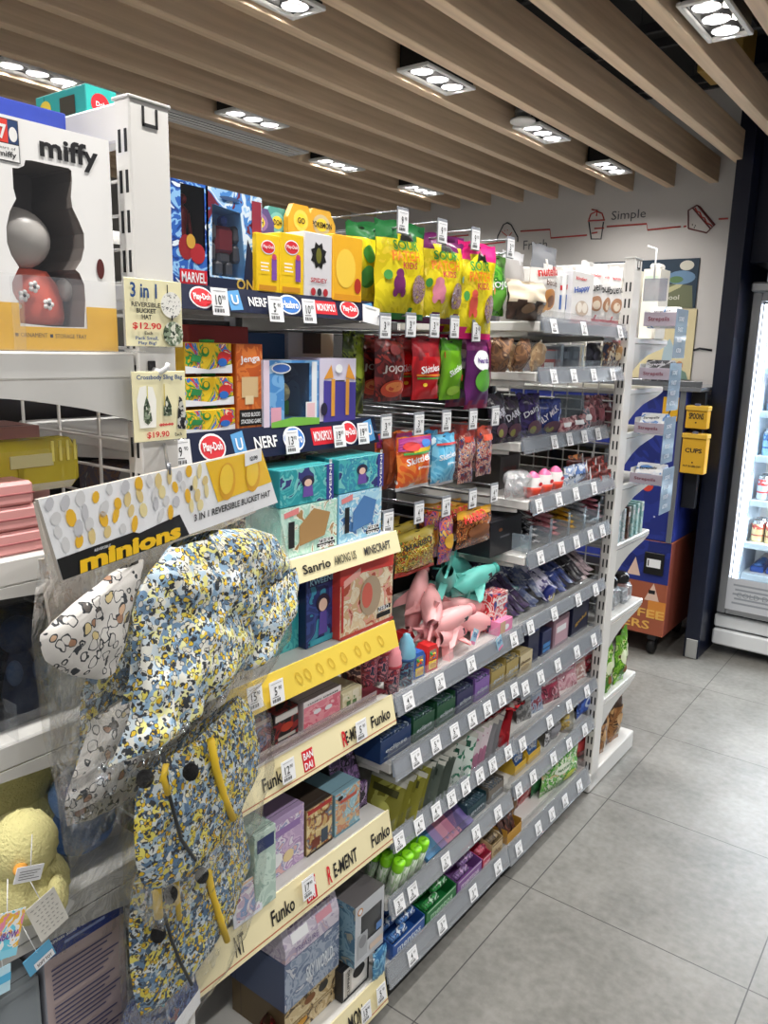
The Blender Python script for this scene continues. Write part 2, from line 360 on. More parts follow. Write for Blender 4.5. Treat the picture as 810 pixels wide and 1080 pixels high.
b = MB(); b.box(-1.12, -.95, 3.55, 3.75, 2.68, 2.86, mat('#9a7a35', .6), bev=.004); b.box(-1.07, -1.0, 3.62, 3.68, 2.86, CEIL_Z, DUCT)
tag(b.build('junction_box'), 'yellowish junction box in the dark ceiling void near the column', 'box')

# ------------------------------------------------------------------ ceiling spot fixtures
FRAME = mat('#d8d8d6', .4); LAMP = emit('#fff8ec', 14.0)
SPOT_D = bpy.data.lights.new('spotlight_beam', 'AREA'); SPOT_D.shape = 'DISK'; SPOT_D.size = .05; SPOT_D.energy = SPOT_W/3; SPOT_D.spread = math.radians(150); SPOT_D.color = (1, .97, .93)
def spot_fixture(x, y, label):
    t = thing('ceiling_spotlight', label, 'ceiling light', (x, y, BEAM_Z+.012), 0, 'triple ceiling spotlights')
    w, l = .056, .145
    b = MB()
    for a in (-1, 1):
        b.box(a*w-.007, a*w+.007, -l-.007, l+.007, 0, .012, FRAME, bev=.002)
        b.box(-w+.007, w-.007, a*l-.007, a*l+.007, 0, .012, FRAME, bev=.002)
    b.build('frame', t)
    b = MB(); 
    for a in (-1, 1):
        b.box(a*(w-.004)-.004, a*(w-.004)+.004, -l, l, .012, .1, BLACK); b.box(-w, w, a*(l-.004)-.004, a*(l-.004)+.004, .012, .1, BLACK)
    b.box(-w, w, -l, l, .1, .106, BLACK); b.build('housing', t)
    for k in (-1, 0, 1):
        b = MB(); b.lathe([(.041, .006), (.041, .016), (.036, .022), (.028, .026), (.030, .022), (.035, .014), (.037, .006)], (0, k*.094, 0), mt=mat('#6d6d70', .4, .3), n=20, cap=False); g = b.build('lamp_ring', t)
        b = MB(); b.lathe([(0, .026), (.027, .026), (.027, .04), (0, .04)], (0, k*.094, 0), mt=LAMP, n=18); b.build('bulb', g)
    for k in (-1, 0, 1):
        lo = bpy.data.objects.new('spotlight_beam', SPOT_D); COL.objects.link(lo); lo.parent = t; lo.location = (0, k*.094, .024)
ROWN = {-.73: 'over the aisle', -1.645: 'over the gondola front', -2.785: 'behind the gondola', .42: 'over the far aisle'}
for x in (-.73, -1.645, -2.785, .42):
    for k, y in enumerate((-.8, .02, .83, 1.64, 2.44, 3.25, 4.0)):
        if x == -.73 and y > 3.2: continue
        spot_fixture(-2.55 if x == -2.785 and k == 4 else x, y, f'white framed triple spotlight {ROWN[x]}, {nth(k)} of its row from the front')
t = thing('ceiling_speaker', 'round white ceiling disc beside a triple spotlight over the gondola', 'speaker', (-1.63, 3.04, BEAM_Z+.012))
b = MB(); b.lathe([(.0, 0), (.05, 0), (.052, .006), (.048, .012), (0, .012)], mt=FRAME, n=20); b.build('grille', t)
b = MB(); b.lathe([(.03, .012), (.03, .03), (.034, .03), (.034, .045), (.03, .045), (.03, .09), (0, .09)], mt=mat('#77797c', .4, .6), n=16); b.build('body', t)
t = thing('air_grille', 'long white slotted air grille set between ceiling beams', 'air grille', (-2.785, 2.36, BEAM_Z+.008))
b = MB()
for a in (-1, 1): b.box(a*.062-.008, a*.062+.008, -.6, .6, 0, .014, FRAME, bev=.002); b.box(-.06, .06, a*.594-.006, a*.594+.006, 0, .014, FRAME, bev=.002)
b.build('frame', t)
b = MB()
for x in (-.03, 0, .03): b.box(x-.008, x+.008, -.59, .59, .001, .004, mat('#f2f2f0', .4), bev=.0005)
b.build('slats', t)
b = MB(); b.box(-.054, .054, -.588, .588, .075, .09, BLACK); b.box(-.056, -.054, -.588, .588, .015, .09, BLACK); b.box(.054, .056, -.588, .588, .015, .09, BLACK); b.build('plenum', t)
# ================================================================== gondola shelving
BAYS = (.70, 1.29, 1.89, 2.49); BACK_X = -1.40; XF = -.92
def upright(y0, y1, x1, z1, label, slots_dir):
    """slotted steel upright; slots on the narrow face"""
    t = thing('shelf_upright', label, 'upright', ((x1), (y0+y1)/2, 0), 0, 'white slotted uprights')
    w, d = y1-y0, .033
    b = MB(); b.box(-d, 0, -w/2, w/2, .03, z1, WHITE, bev=.002)
    dk = mat('#1a1a1c', .7)
    z = .09
    while z < z1-.05:
        for q in (.009, .022):
            yy = -w/2-.0008 if slots_dir < 0 else w/2+.0008
            b.box(-q-.0025, -q+.0025, min(yy, yy-slots_dir*.002), max(yy, yy-slots_dir*.002), z, z+.028, dk, bev=0)
        z += .05
    b.build('post', t)
    b = MB(); b.box(-d-.002, .002, -w/2-.002, w/2+.002, z1, z1+.004, GREYW, bev=.001); b.box(-.002, .0015, -.012, -.009, z1-.03, z1-.006, dk, bev=0); b.box(-.002, .0015, .009, .012, z1-.03, z1-.006, dk, bev=0); b.box(-.002, .0015, -.012, .012, z1-.03, z1-.026, dk, bev=0); b.build('cap', t)
    return t
upright(.664, .727, -.92, 1.854, 'white slotted steel upright at the near end, carrying two price cards', -1)
upright(2.50, 2.563, -.92, 1.84, 'white slotted steel upright at the far end beside the lozenge trays', -1)
for y, w_ in ((.664, 'near'), (2.50, 'far')):
    upright(y, y+.063, -1.87, 1.854 if w_ == 'near' else 1.84, f'white slotted steel upright on the far side of the gondola, {w_} end', -1)
# wire grids closing both ends
def wire_grid(y, z0, z1, label, pitch_z, pitch_x, top):
    t = thing('wire_grid', label, 'wire grid', (-1.395, y, 0), 0, 'white wire end grids')
    b = MB(); z = z0
    while z < z1: b.tube([(-.455, 0, z), (.445, 0, z)], .0024, WHITE, n=5); z += pitch_z
    b.build('horizontal_wires', t)
    b = MB(); x = -.45
    while x < .445: b.tube([(x, .004, z0), (x, .004, z1)], .0028, WHITE, n=5); x += pitch_x
    b.build('vertical_wires', t)
    b = MB(); b.box(-.455, .445, -.012, .018, top-.055, top-.005, WHITE, bev=.003); b.build('crossbar', t)
    b = MB(); b.box(-.455, .445, -.012, .018, .05, .1, WHITE, bev=.003); b.build('crossbar', t)
wire_grid(.695, .1, 1.80, 'white wire grid closing the near end of the gondola', .045, .11, 1.866)
wire_grid(2.53, .1, 1.79, 'white wire grid closing the far end of the gondola', .035, .055, 1.835)
# gondola body: centre panels and inner uprights, one per bay
for k in range(3):
    y0, y1 = BAYS[k], BAYS[k+1]
    nm = ('toy bay', 'middle candy bay', 'far candy bay')[k]
    t = thing('gondola_bay', f'dark backed steel shelving back of the {nm}', 'shelving', (BACK_X, (y0+y1)/2, 0), 0, 'gondola bays')
    h = (y1-y0)/2
    b = MB(); b.box(-.012, 0, -h+.004, h-.004, .1, 1.60, mat('#3a3a3d', .7), bev=.001); b.build('back_panel', t)
    b = MB(); b.box(-.02, .02, h-.03, h-.003, .045, 1.72, mat('#4b4b4e', .5), bev=.002); b.build('post', t)
    b = MB(); b.tube([(.02, -h+.01, 1.745), (.02, h-.01, 1.745)], .012, WHITE, n=8); b.box(-.02, .02, h-.028, h-.005, 1.715, 1.75, WHITE); b.build('top_rail', t)
    b = MB(); b.box(-.4, .445, -h+.004, h-.004, 0, .034, mat('#131315', .6), bev=.002); b.box(-.38, .40, -h+.03, h-.03, .034, .04, BLACK)  # near black and brought forward to paint the shadow band under the base shelf
    o = put(b.build('gondola_plinth'), (BACK_X+.01, (y0+y1)/2, 0)); tag(o, f'steel plinth, blackened for the shadow band, on the floor under the {nm}', 'plinth', 'gondola plinths')
# ------------------------------------------------------------------ shelves
SHELF_W = mat('#d9d8d4', .3); RAILP = clear('#c9d0d9', gloss=.10, rough=.16, tint=.28, name='clear_price_rail'); RAILD = mat('#98a1ae', .45)  # rail backing lightened to carry the cool glint of the rails in its colour
NAVYS = mat('#101a38', .35); CREAM = mat('#eadfb4', .45); YELS = mat('#e6c94e', .45)
SH = {}
def shelf(key, label, bay, z0, z1, xf=XF, style='rail', riser=0.0, back=None):
    """z0..z1: bottom and top of the front strip; the board sits just under its top edge. Returns the height things stand on."""
    y0, y1 = BAYS[bay]+(.032 if bay == 0 else .004), BAYS[bay+1]-.004
    zt = z1-.012 if style == 'rail' else z1-.004
    bk = BACK_X+.0225 if back is None else back
    t = thing('gondola_shelf', label, 'shelf', (xf, (y0+y1)/2, zt), 0, 'gondola shelves')
    h = (y1-y0)/2; D = bk-xf
    b = MB(); b.box(D, -.014, -h, h, -.026, 0, SHELF_W, bev=.003); b.build('shelf_board', t)
    for a in (-1, 1):
        b = MB(); b.prism([(D, -.06), (D, -.026), (-.05, -.026), (-.05, -.036)], a*(h-.006)-.0015, a*(h-.006)+.0015, GREYW); b.build('bracket', t)
    zl, zh = z0-zt, z1-zt; out = .012*min(1, (zh-zl)/.05)
    if style == 'rail':
        b = MB(); 
        vs = [(-.013, -h, zh), (-.013, h, zh), (out-.01, h, zl), (out-.01, -h, zl)]
        th = .0035
        b.add([(x+q, y, z) for q in (0, th) for x, y, z in vs], [(0, 1, 2, 3), (7, 6, 5, 4), (0, 4, 5, 1), (3, 2, 6, 7), (0, 3, 7, 4), (1, 5, 6, 2)], RAILP)
        for f, zz in ((0, zh), (1, zl)): b.tube([(-.010+f*out, -h, zz), (-.010+f*out, h, zz)], .003, ACRYL, n=6)
        b.build('price_rail', t)
        b = MB(); q = .2
        x_ = lambda f: -.0135+f*(out)*.95-.001
        b.add([(x_(.25), -h, zh+(zl-zh)*.22), (x_(.25), h, zh+(zl-zh)*.22), (x_(.85), h, zh+(zl-zh)*.86), (x_(.85), -h, zh+(zl-zh)*.86)], [(0, 1, 2, 3)], RAILD); b.build('rail_backing', t)
        if riser:
            b = MB(); b.box(-.024, -.021, -h, h, -.01, riser, ACRYL, bev=.0005); b.build('riser', t)
    else:
        mt = dict(navy=NAVYS, cream=CREAM, yellow=YELS)[style]
        b = MB(); vs = [(-.013, -h, zh), (-.013, h, zh), (out-.01, h, zl), (out-.01, -h, zl)]; th = .003
        b.add([(x+q, y, z) for q in (0, th) for x, y, z in vs], [(0, 1, 2, 3), (7, 6, 5, 4), (0, 4, 5, 1), (3, 2, 6, 7), (0, 3, 7, 4), (1, 5, 6, 2)], mt)
        fr = (V((-.013+th, -h, zh)), V((0, 1, 0)), V((-1, 0, 0)), V((out+.003, 0, zl-zh)).normalized()*-1)
        L = math.hypot(out+.003, zl-zh); o_, ax, ay, az = fr
        deco = STRIP.get(key, [])
        def P(s_, v_): return o_+ax*s_-az*(L*v_)+V((1, 0, 0))*.0006
        def Q(s0, s1, v0, v1, m_): b.quad(P(s0, v1), P(s1, v1), P(s1, v0), P(s0, v0), m_)
        if style == 'cream': Q(0, 2*h, .86, .89, mat('#b45a3c', .5)) if key[1] in '567' else None
        for kind, s_, w, txt, c in deco:
            s_ = s_-y0; hh = L*.62
            if kind == 't': b.text(txt, 0, 0, w, c, h=hh*(.62 if len(txt) > 3 else .8), bold=.02, y=-.0012, fr=(P(s_, .5), ax, ay, az))
            elif kind == 'e':
                n = 20
                b.add([P(s_+w/2*1.12*math.cos(2*PI*i/n), .5-.44*math.sin(2*PI*i/n)) for i in range(n)], [tuple(range(n))], PAPER)
                b.add([P(s_+w/2*math.cos(2*PI*i/n), .5-.37*math.sin(2*PI*i/n))+V((.0004, 0, 0)) for i in range(n)], [tuple(range(n))], c)
                b.text(txt, 0, 0, w*.8, PAPER, h=L*.34, bold=.03, y=-.0016, fr=(P(s_, .5), ax, ay, az))
            elif kind == 'r':
                Q(s_-w/2, s_+w/2, .2, .82, c); b.text(txt, 0, 0, w*.86, PAPER, h=L*(.5 if chr(10) in txt else .36), bold=.02, y=-.0016, fr=(P(s_, .5), ax, ay, az))
            elif kind == 'h':   # tilted blue square sign with a pale curl
                b.add([P(s_-w*.5, .16), P(s_+w*.42, .06), P(s_+w*.5, .88), P(s_-w*.4, .94)][::-1], [(0, 1, 2, 3)], mat('#5b9fd6', .4))
                b.text('U', 0, 0, w*.5, PAPER, h=L*.4, bold=.02, y=-.0014, fr=(P(s_, .48), ax, ay, az))
            elif kind == 'd':   # faint outline doodles
                b.text('O', 0, 0, w, c, h=L*.5, y=-.0012, fr=(P(s_, .5), ax, ay, az), rot=.5)
        b.build('brand_strip', t)
    SH[key] = (zt, xf, z0, z1, t)
    return zt
BL = mat('#16161a', .5)
WH = mat('#f4f4f4', .5); PDR = mat('#d8303a', .4); BLU = mat('#3f7fd0', .4)
def s_at(u, v, x=-.985): return onx(u, v, x).y
STRIP = {
 'T1': [('e', s_at(214, 313), .042, 'Play-Doh', PDR), ('h', s_at(249, 316), .03, '', BLU), ('t', s_at(273, 318), .042, 'NERF', WH), ('e', s_at(307, 321), .05, 'Hasbro', BLU), ('r', s_at(345, 325), .06, 'MONOPOLY', RED), ('e', s_at(370, 327), .05, 'Play-Doh', PDR), ('h', s_at(391, 327), .03, '', BLU)],
 'T2': [('e', s_at(225, 469), .05, 'Play-Doh', PDR), ('h', s_at(253, 465), .03, '', BLU), ('t', s_at(281, 463), .055, 'NERF', WH), ('e', s_at(311, 459), .05, 'Hasbro', BLU), ('r', s_at(341, 457), .06, 'MONOPOLY', RED), ('e', s_at(369, 455), .045, 'Play-Doh', PDR), ('h', s_at(390, 450), .03, '', BLU)],
 'T3': [('t', s_at(335, 596, XF), .075, 'Sanrio', BL), ('t', s_at(365, 588, XF), .065, 'AMONG US', mat('#5c5a48', .5)), ('t', s_at(399, 576, XF), .085, 'MINECRAFT', mat('#3b3b3b', .5))],
 'T4': [('d', s_at(u, v, XF), .014, '', mat('#cfae33', .5)) for u, v in ((316, 719), (325, 705), (338, 704), (350, 695), (363, 695), (378, 684), (388, 686), (402, 676))],
 'T5': [('t', s_at(u, v, XF), w, s, m_) for u, v, w, s, m_ in ((290, 818, .06, 'Funko', BL), (364, 780, .014, 'R', RED), (375, 774, .06, 'E-MENT', BL), (402, 752, .065, 'Funko', BL))] + [('r', s_at(326, 795, XF), .03, 'BAN\nDAI', RED)],
 'T6': [('t', s_at(u, v, XF), w, s, m_) for u, v, w, s, m_ in ((253, 985, .022, 'NT', BL), (299, 953, .062, 'Funko', BL), (348, 914, .012, 'R', RED), (365, 903, .075, 'E-MENT', BL), (402, 873, .065, 'Funko', BL))] + [('r', s_at(329, 925, XF), .03, 'BAN\nDAI', RED)],
 'T7': [('t', s_at(376, 1073, XF), .05, 'MON', BL)],
}
shelf('T1', 'toy bay shelf with the upper navy logo strip', 0, 1.600, 1.638, -.985, 'navy')
shelf('T2', 'toy bay shelf with the lower navy logo strip', 0, 1.358, 1.409, -.985, 'navy')
shelf('T3', 'toy bay shelf with the cream strip under the mint boxes', 0, 1.136, 1.178, XF, 'cream')
shelf('T4', 'toy bay shelf with the plain yellow strip', 0, .928, .982, XF, 'yellow')
shelf('T5', 'toy bay shelf with the upper of two cream strips lettered in black and red', 0, .749, .812, XF, 'cream')
shelf('T6', 'toy bay shelf with the lower of two cream strips lettered in black and red', 0, .458, .534, XF, 'cream')
shelf('T7', 'lowest shelf of the toy bay with a short cream strip', 0, .035, .112, XF, 'cream')
shelf('A', 'middle bay candy shelf holding the pink and teal bubble toys', 1, .760, .808, XF, 'rail', .03)
shelf('B', 'middle bay candy shelf holding the boxed gum', 1, .604, .652, XF, 'rail', .03)
shelf('C', 'middle bay candy shelf holding the leaning flat packets', 1, .423, .466, XF, 'rail', .03)
shelf('D', 'middle bay candy shelf holding the green topped tubes', 1, .25, .300, XF, 'rail', .028)
shelf('E', 'lowest candy shelf of the middle bay', 1, .062, .120, XF, 'rail', .03)
shelf('R1', 'far bay shelf at the top with white pouches', 2, 1.597, 1.637, XF, 'rail', .03)
shelf('R2', 'far bay shelf second from the top with brown bags', 2, 1.466, 1.508, XF, 'rail', .03)
shelf('R3', 'far bay shelf third from the top with purple bags', 2, 1.279, 1.320, -.955, 'rail', .03)
shelf('R4', 'far bay shelf fourth from the top with chocolate eggs', 2, 1.116, 1.164, XF, 'rail', .03)
shelf('R5', 'far bay shelf fifth from the top with clear dividers', 2, .965, 1.009, XF, 'rail', .03)
shelf('R6', 'far bay shelf sixth from the top piled with chocolate bars', 2, .774, .808, XF, 'rail', .03)
shelf('R7', 'far bay shelf seventh from the top with dark boxes', 2, .580, .641, XF, 'rail', .03)
shelf('R8', 'far bay shelf eighth from the top with small red pouches', 2, .414, .454, XF, 'rail', .028)
shelf('R9', 'far bay shelf second from the floor with yellow boxes', 2, .266, .312, XF, 'rail', .028)
shelf('R10', 'far bay shelf nearest the floor with green bags', 2, .050, .115, XF, 'rail', .03)
def Z(k): return SH[k][0]
# ------------------------------------------------------------------ near end display (projects towards the viewer)
def end_shelf(label, y_in, y_out, z, brk, lip=.035, x1=-.9205, x0=-1.865):
    t = thing('end_shelf', label, 'shelf', ((x0+x1)/2, y_in, z), 0, 'end display shelves'); h = (x1-x0)/2-.004; L = y_out-y_in; sg = 1 if L > 0 else -1
    b = MB(); b.box(-h, h, min(0, L), max(0, L), -lip, 0, SHELF_W, bev=.003); b.build('shelf_board', t)
    for a in (-1, 1):
        b = MB(); y_ = lambda f: L*f
        # side bracket deep at the upright and sweeping up to the tip
        pr = [(0, -lip), (0, -lip-brk)]+[(L*f, -lip-brk*(1-f)**1.0*(1-.35*math.sin(PI*f))-.0) for f in (.06, .2, .4, .6, .8)]+[(L*.97, -lip)]
        vs = [(a*h-.002*a, p[0], p[1]) for p in pr]+[(a*h+.0005*a, p[0], p[1]) for p in pr]; n = len(pr)
        b.add(vs, [tuple(range(n)), tuple(range(2*n-1, n-1, -1))]+[(i, n+i, n+(i+1) % n, (i+1) % n) for i in range(n)], GREYW); b.build('bracket', t)
    return t
end_shelf('near end display shelf carrying the white and yellow figurine box', .662, .28, 1.535, .06)
end_shelf('near end display shelf carrying the pink cases', .662, .28, 1.284, .045)
end_shelf('near end display shelf with blue toys packed below it', .662, .28, 1.044, .05)
end_shelf('near end display shelf under the yellow plush chick', .662, .28, .785, .05)
end_shelf('near end display shelf carrying the navy banded box', .662, .28, .43, .05)
for k, (y, z, w_) in enumerate(((2.565, 1.60, 'beside the topmost lozenge tray'), (2.565, 1.435, 'beside the second lozenge tray'), (2.565, 1.29, 'beside the third lozenge tray'), (2.565, 1.115, 'beside the lowest lozenge tray'), (2.565, .905, 'carrying the row of slim cartons'), (2.565, .635, 'carrying the clear topped packs'), (2.565, .335, 'carrying the green pouches'))):
    end_shelf(f'far end display shelf {w_}', y, 2.90, z, .09, lip=.02)
t = thing('base_shelf', 'far end display base shelf carrying the brown pouches', 'shelf', (-1.3925, 2.58, 0)); 
b = MB(); b.box(-.4685, .4725, -.09, .35, .004, .075, SHELF_W, bev=.004); b.build('base_board', t)
b = MB(); b.box(-.46, .46, -.06, .3, 0, .004, BLACK, bev=0); b.build('foot', t)
# ================================================================== package builders
def put_deco(b, deco, w, h, warp=None, st=0):
    """printing on a front: ('t',text,cx,cz,w,mat[,h,rot,skew]) ('d',cx,cz,rx,rz,mat) ('p',pts,mat) ('r',x0,x1,z0,z1,mat); fractions of w and h"""
    for n_, q in enumerate(deco):
        s0 = len(b.v); y = -.0006-.00025*n_
        if q[0] == 't':
            b.text(q[1], (q[2]-.5)*w, q[3]*h, q[4]*w, q[5], h=(q[6]*h if len(q) > 6 and q[6] else None), y=y-.0006, bold=.02, rot=(q[7] if len(q) > 7 else 0), skew=(q[8] if len(q) > 8 else 0))
        elif q[0] == 'd':
            cx, cz, rx, rz = (q[1]-.5)*w, q[2]*h, q[3]*w, q[4]*h; n = 18
            vs = [(cx, y, cz)]+[(cx+rx*f*math.cos(2*PI*i/n), y, cz+rz*f*math.sin(2*PI*i/n)) for f in (.55, 1) for i in range(n)]
            b.add(vs, [(0, 1+i, 1+(i+1) % n) for i in range(n)]+[(1+i, 1+n+i, 1+n+(i+1) % n, 1+(i+1) % n) for i in range(n)], q[5], True)
        elif q[0] == 'p': b.poly([((x-.5)*w, z*h) for x, z in q[1]], q[2], y=y)
        elif q[0] == 'r':
            x0, x1, z0, z1 = (q[1]-.5)*w, (q[2]-.5)*w, q[3]*h, q[4]*h; k = 5 if warp else 1
            b.grid(lambda u, v: (x0+(x1-x0)*u, y, z0+(z1-z0)*v), k, k, q[5], False)
        if warp: b.v[s0:] = [(x, yy-warp(x, z), z) for x, yy, z in b.v[s0:]]
def carton(name, w, h, d, front, deco=(), side=None, top=None, parent=None, sdeco=(), lid=True):
    b = MB(); b.box(-w/2, w/2, 0, d, 0, h, side or front, bev=.0012, faces={'front': front, 'top': top or side or front, 'side': side or front})
    ln = mat('#4a4a50', .8)
    if lid:   # tuck flap seam on the top, glue seam on the side
        b.box(-w/2+.002, w/2-.002, d*.14, d*.14+.0006, h-.0002, h+.0004, ln, bev=0); b.box(-w/2-.0004, -w/2+.0002, d*.82, d*.82+.0006, .002, h-.002, ln, bev=0)
    put_deco(b, deco, w, h)
    if sdeco:   # printing on the left side
        s0 = len(b.v); put_deco(b, sdeco, d, h); b.v[s0:] = [(-w/2+y, d/2-x, z) for x, y, z in b.v[s0:]]
    return b.build(name, parent)
def pouch(name, w, h, d, body, top=None, bot=None, tf=.14, bf=.08, deco=(), seed=0, wr=.004, parent=None, wave=.0, hole=False, nu=12, nv=16, bow=0.0):
    b = MB()
    def th(u, v):
        q = min(max((v-.05)/.88, 0), 1)
        return d/2*max(0, math.sin(PI*u))**.55*max(0, math.sin(PI*q))**.5
    def nz(u, v, s): return wr*noise.noise((u*3.3+seed*7.1, v*4.1+s*9, seed*2.7))
    def X(u, v): return (u-.5)*w*(1-.05*math.sin(PI*v)+.012*noise.noise((v*5, seed, u*2)))
    wv = lambda u, v: wave*math.sin(u*9+seed)*(max(0, v-.8)*5)
    fr = lambda u, v: (X(u, v), -th(u, v)+nz(u, v, 0)+wv(u, v)-bow*math.sin(PI*v), v*h+.006*noise.noise((u*4, seed*3, 1))*(v > .98))
    bk = lambda u, v: (X(u, v), th(u, v)*.8+.0008+nz(u, v, 0)*.3+wv(u, v)-bow*math.sin(PI*v), v*h+.006*noise.noise((u*4, seed*3, 1))*(v > .98))
    def mf(u, v):
        lim = tf*(1+.35*noise.noise((u*4, seed, 5)))
        if top and v > 1-lim: return top
        if bot and v < bf*(1+.35*noise.noise((u*4, seed, 8))): return bot
        return body
    b.grid(fr, nu, nv, body, True, mf); b.grid(lambda u, v: bk(1-u, v), nu, nv, body, True, lambda u, v: mf(1-u, v))
    def warp(x, z):
        u = min(max(x/w+.5, .02), .98); v = min(max(z/h, 0), 1); return -fr(u, v)[1]+.0016
    put_deco(b, deco, w, h, warp)
    if hole: s0 = len(b.v); put_deco(b, [('d', .5, .955, .07, .013, BLACK)], w, h, warp)
    return b.build(name, parent)
def quilt(b, rows, d, mt, amp=.006, seed=0, nu=18, nv=None, fr=lambda x, y, z: (x, y, z), p=.5, freq=28, back=.6):
    """soft lump from an outline: rows (z, x_left, x_right) from bottom to top"""
    nv = nv or (len(rows)-1)*3
    def at(v):
        f = v*(len(rows)-1); i = min(int(f), len(rows)-2); t = f-i; t = t*t*(3-2*t) if len(rows) < 4 else t
        return [rows[i][k]*(1-t)+rows[i+1][k]*t for k in range(3)]
    def pt(u, v, sg):
        z, xl, xr = at(v); x = xl+(xr-xl)*u
        t = d/2*max(0, math.sin(PI*u))**p*max(0, math.sin(PI*(.04+.92*v)))**p
        n = noise.noise((x*freq, z*freq, seed*5.3))+.5*noise.noise((x*freq*2.3, z*freq*2.3, seed*3.1+sg))
        return fr(x, -sg*t*(1 if sg > 0 else back)+amp*n*min(1, t/(d*.2+1e-6)), z)
    b.grid(lambda u, v: pt(u, v, 1), nu, nv, mt); b.grid(lambda u, v: pt(1-u, v, -1), nu, nv, mt)
    return lambda x, z, v: None
def lay(o, y, x, z, rz=FACE_X, rx=0, ry=0): return put(o, (x, y, z), rz, rx, ry)
def slot(u0, v0, u1, v1, x=XF-.03):
    """front rectangle on the plane x from its lower left and upper right corner in the photograph: middle y, width, bottom, height"""
    a, c = onx(u0, v0, x), onx(u1, v1, x); return (a.y+c.y)/2, c.y-a.y, min(a.z, c.z), abs(c.z-a.z)
_TAG = {}
def price_tag(big, small, loc, label, w=.034, h=.042, tilt=-.22, group='shelf price tags', rz=FACE_X, yaw=0):
    k = (big, small, w, h)
    if k not in _TAG:
        b = MB(); b.box(-w/2, w/2, 0, .0008, 0, h, PAPER, bev=.0002)
        n = len(big); b.text(big, -w*.1, h*.56, w*(.18 if n < 2 else .36), INK, h=h*.36, bold=.01, y=-.0006)
        b.text(small, w*.22, h*.66, w*.22, INK, h=h*.16, y=-.0006)
        for i, (a, wd) in enumerate(((-.38, .06), (-.28, .03), (-.22, .07), (-.1, .03), (-.04, .05), (.05, .03), (.11, .06))): b.plate(a*w, (a+wd)*w, .1*h, .24*h, INK, y=-.0005)
        b.plate(-.38*w, .1*w, .3*h, .325*h, INK, y=-.0005); b.plate(-.38*w, .36*w, .88*h, .9*h, mat('#8a8a90'), y=-.0005)
        _TAG[k] = b.build('price_tag'); o = _TAG[k]
    else: o = _TAG[k].copy(); COL.objects.link(o)
    put(o, loc, rz+yaw, tilt); return tag(o, label, 'price tag', group)
# ================================================================== near end goods
# ---- the white and yellow figurine box
t = thing('figurine_box', 'large white and yellow windowed figurine box, black lettered, on the near end shelf', 'toy box', (-.928, .36, 1.5355), FACE_X)
bx = lambda u, v: ((lambda p: (p.y-.36, p.z-1.5355))(onx(u*.3704, v*.3704+80, -.928)))
Wb, Hb, Db = .278, .262, .1
def holed(b, outer, inner, mt, y=0):
    bm = bmesh.new(); es = []
    for lp in (outer, inner):
        vs = [bm.verts.new((p[0], y, p[1])) for p in lp]
        es += [bm.edges.new((vs[i], vs[(i+1) % len(vs)])) for i in range(len(vs))]
    bmesh.ops.triangle_fill(bm, use_beauty=True, use_dissolve=False, edges=es, normal=(0, -1, 0))
    bm.verts.index_update(); b.add([v.co[:] for v in bm.verts], [[v.index for v in f.verts] for f in bm.faces], mt); bm.free()
win = [bx(*q) for q in ((35, 262), (52, 263), (68, 256), (72, 240), (90, 241), (140, 252), (195, 263), (203, 270), (205, 300), (202, 345), (206, 375), (225, 415), (239, 450), (240, 490), (232, 525), (215, 552), (226, 562), (240, 595), (243, 640), (240, 716), (150, 714), (58, 704), (54, 650), (36, 615), (34, 590), (42, 570), (54, 545), (32, 510), (20, 475), (18, 430), (28, 385), (46, 350), (38, 320))]
win = [(min(max(x, .006), Wb-.006), z) for x, z in win]
WB = mat('#f2f1ef', .35); YB = mat('#f4bd1e', .35)
b = MB(); outer = [(0, 0), (Wb, 0), (Wb, Hb), (0, Hb)]
holed(b, outer, win, WB)
b.quad((0, .0, 0), (0, 0, Hb), (0, Db, Hb), (0, Db, 0), WB); b.quad((Wb, 0, 0), (Wb, Db, 0), (Wb, Db, Hb), (Wb, 0, Hb), WB); b.quad((0, 0, Hb), (Wb, 0, Hb), (Wb, Db, Hb), (0, Db, Hb), WB)
b.quad((0, 0, 0), (0, Db, 0), (Wb, Db, 0), (Wb, 0, 0), YB); b.quad((0, Db, 0), (0, Db, Hb), (Wb, Db, Hb), (Wb, Db, 0), WB)
DKW = mat('#77706c', .35)
n = len(win); b.add([(p[0], 0, p[1]) for p in win]+[(p[0], .092, p[1]) for p in win], [(i, n+i, n+(i+1) % n, (i+1) % n) for i in range(n)]+[tuple(range(n, 2*n))], DKW)
zy = bx(200, 655)[1]
xl = min(p[0] for p in win if p[1] < zy); xr = max(p[0] for p in win if p[1] < zy+.01); zb_ = min(p[1] for p in win)
b.plate(0, xl-.0005, 0, zy, YB, y=-.0007); b.plate(xr+.0005, Wb, 0, zy, YB, y=-.0007); b.plate(xl-.0005, xr+.0005, 0, zb_-.001, YB, y=-.0007)
LT = mat('#17161a', .5)
q0, q1 = bx(112, 215), bx(278, 240); b.text('miffy', (q0[0]+q1[0])/2, (q0[1]+q1[1])/2+.001, q1[0]-q0[0], LT, h=.032, bold=.03, y=-.001)
for (u, v, s_) in ((97, 738, 'ORNAMENT'), (202, 742, 'STORAGE TRAY')):
    q = bx(u, v); w_ = .034 if s_[0] == 'O' else .043; b.text(s_, q[0], q[1], w_, mat('#5b4310', .5), h=.0052, y=-.001); b.plate(q[0]-w_/2-.007, q[0]-w_/2-.003, q[1]-.002, q[1]+.002, LT, y=-.001)
q = bx(285, 550); b.disc(q[0], q[1], .0055, .0125, mat('#5a2422', .5), y=-.001)
q = bx(22, 186); x0 = max(.004, q[0]-.02)   # anniversary emblem
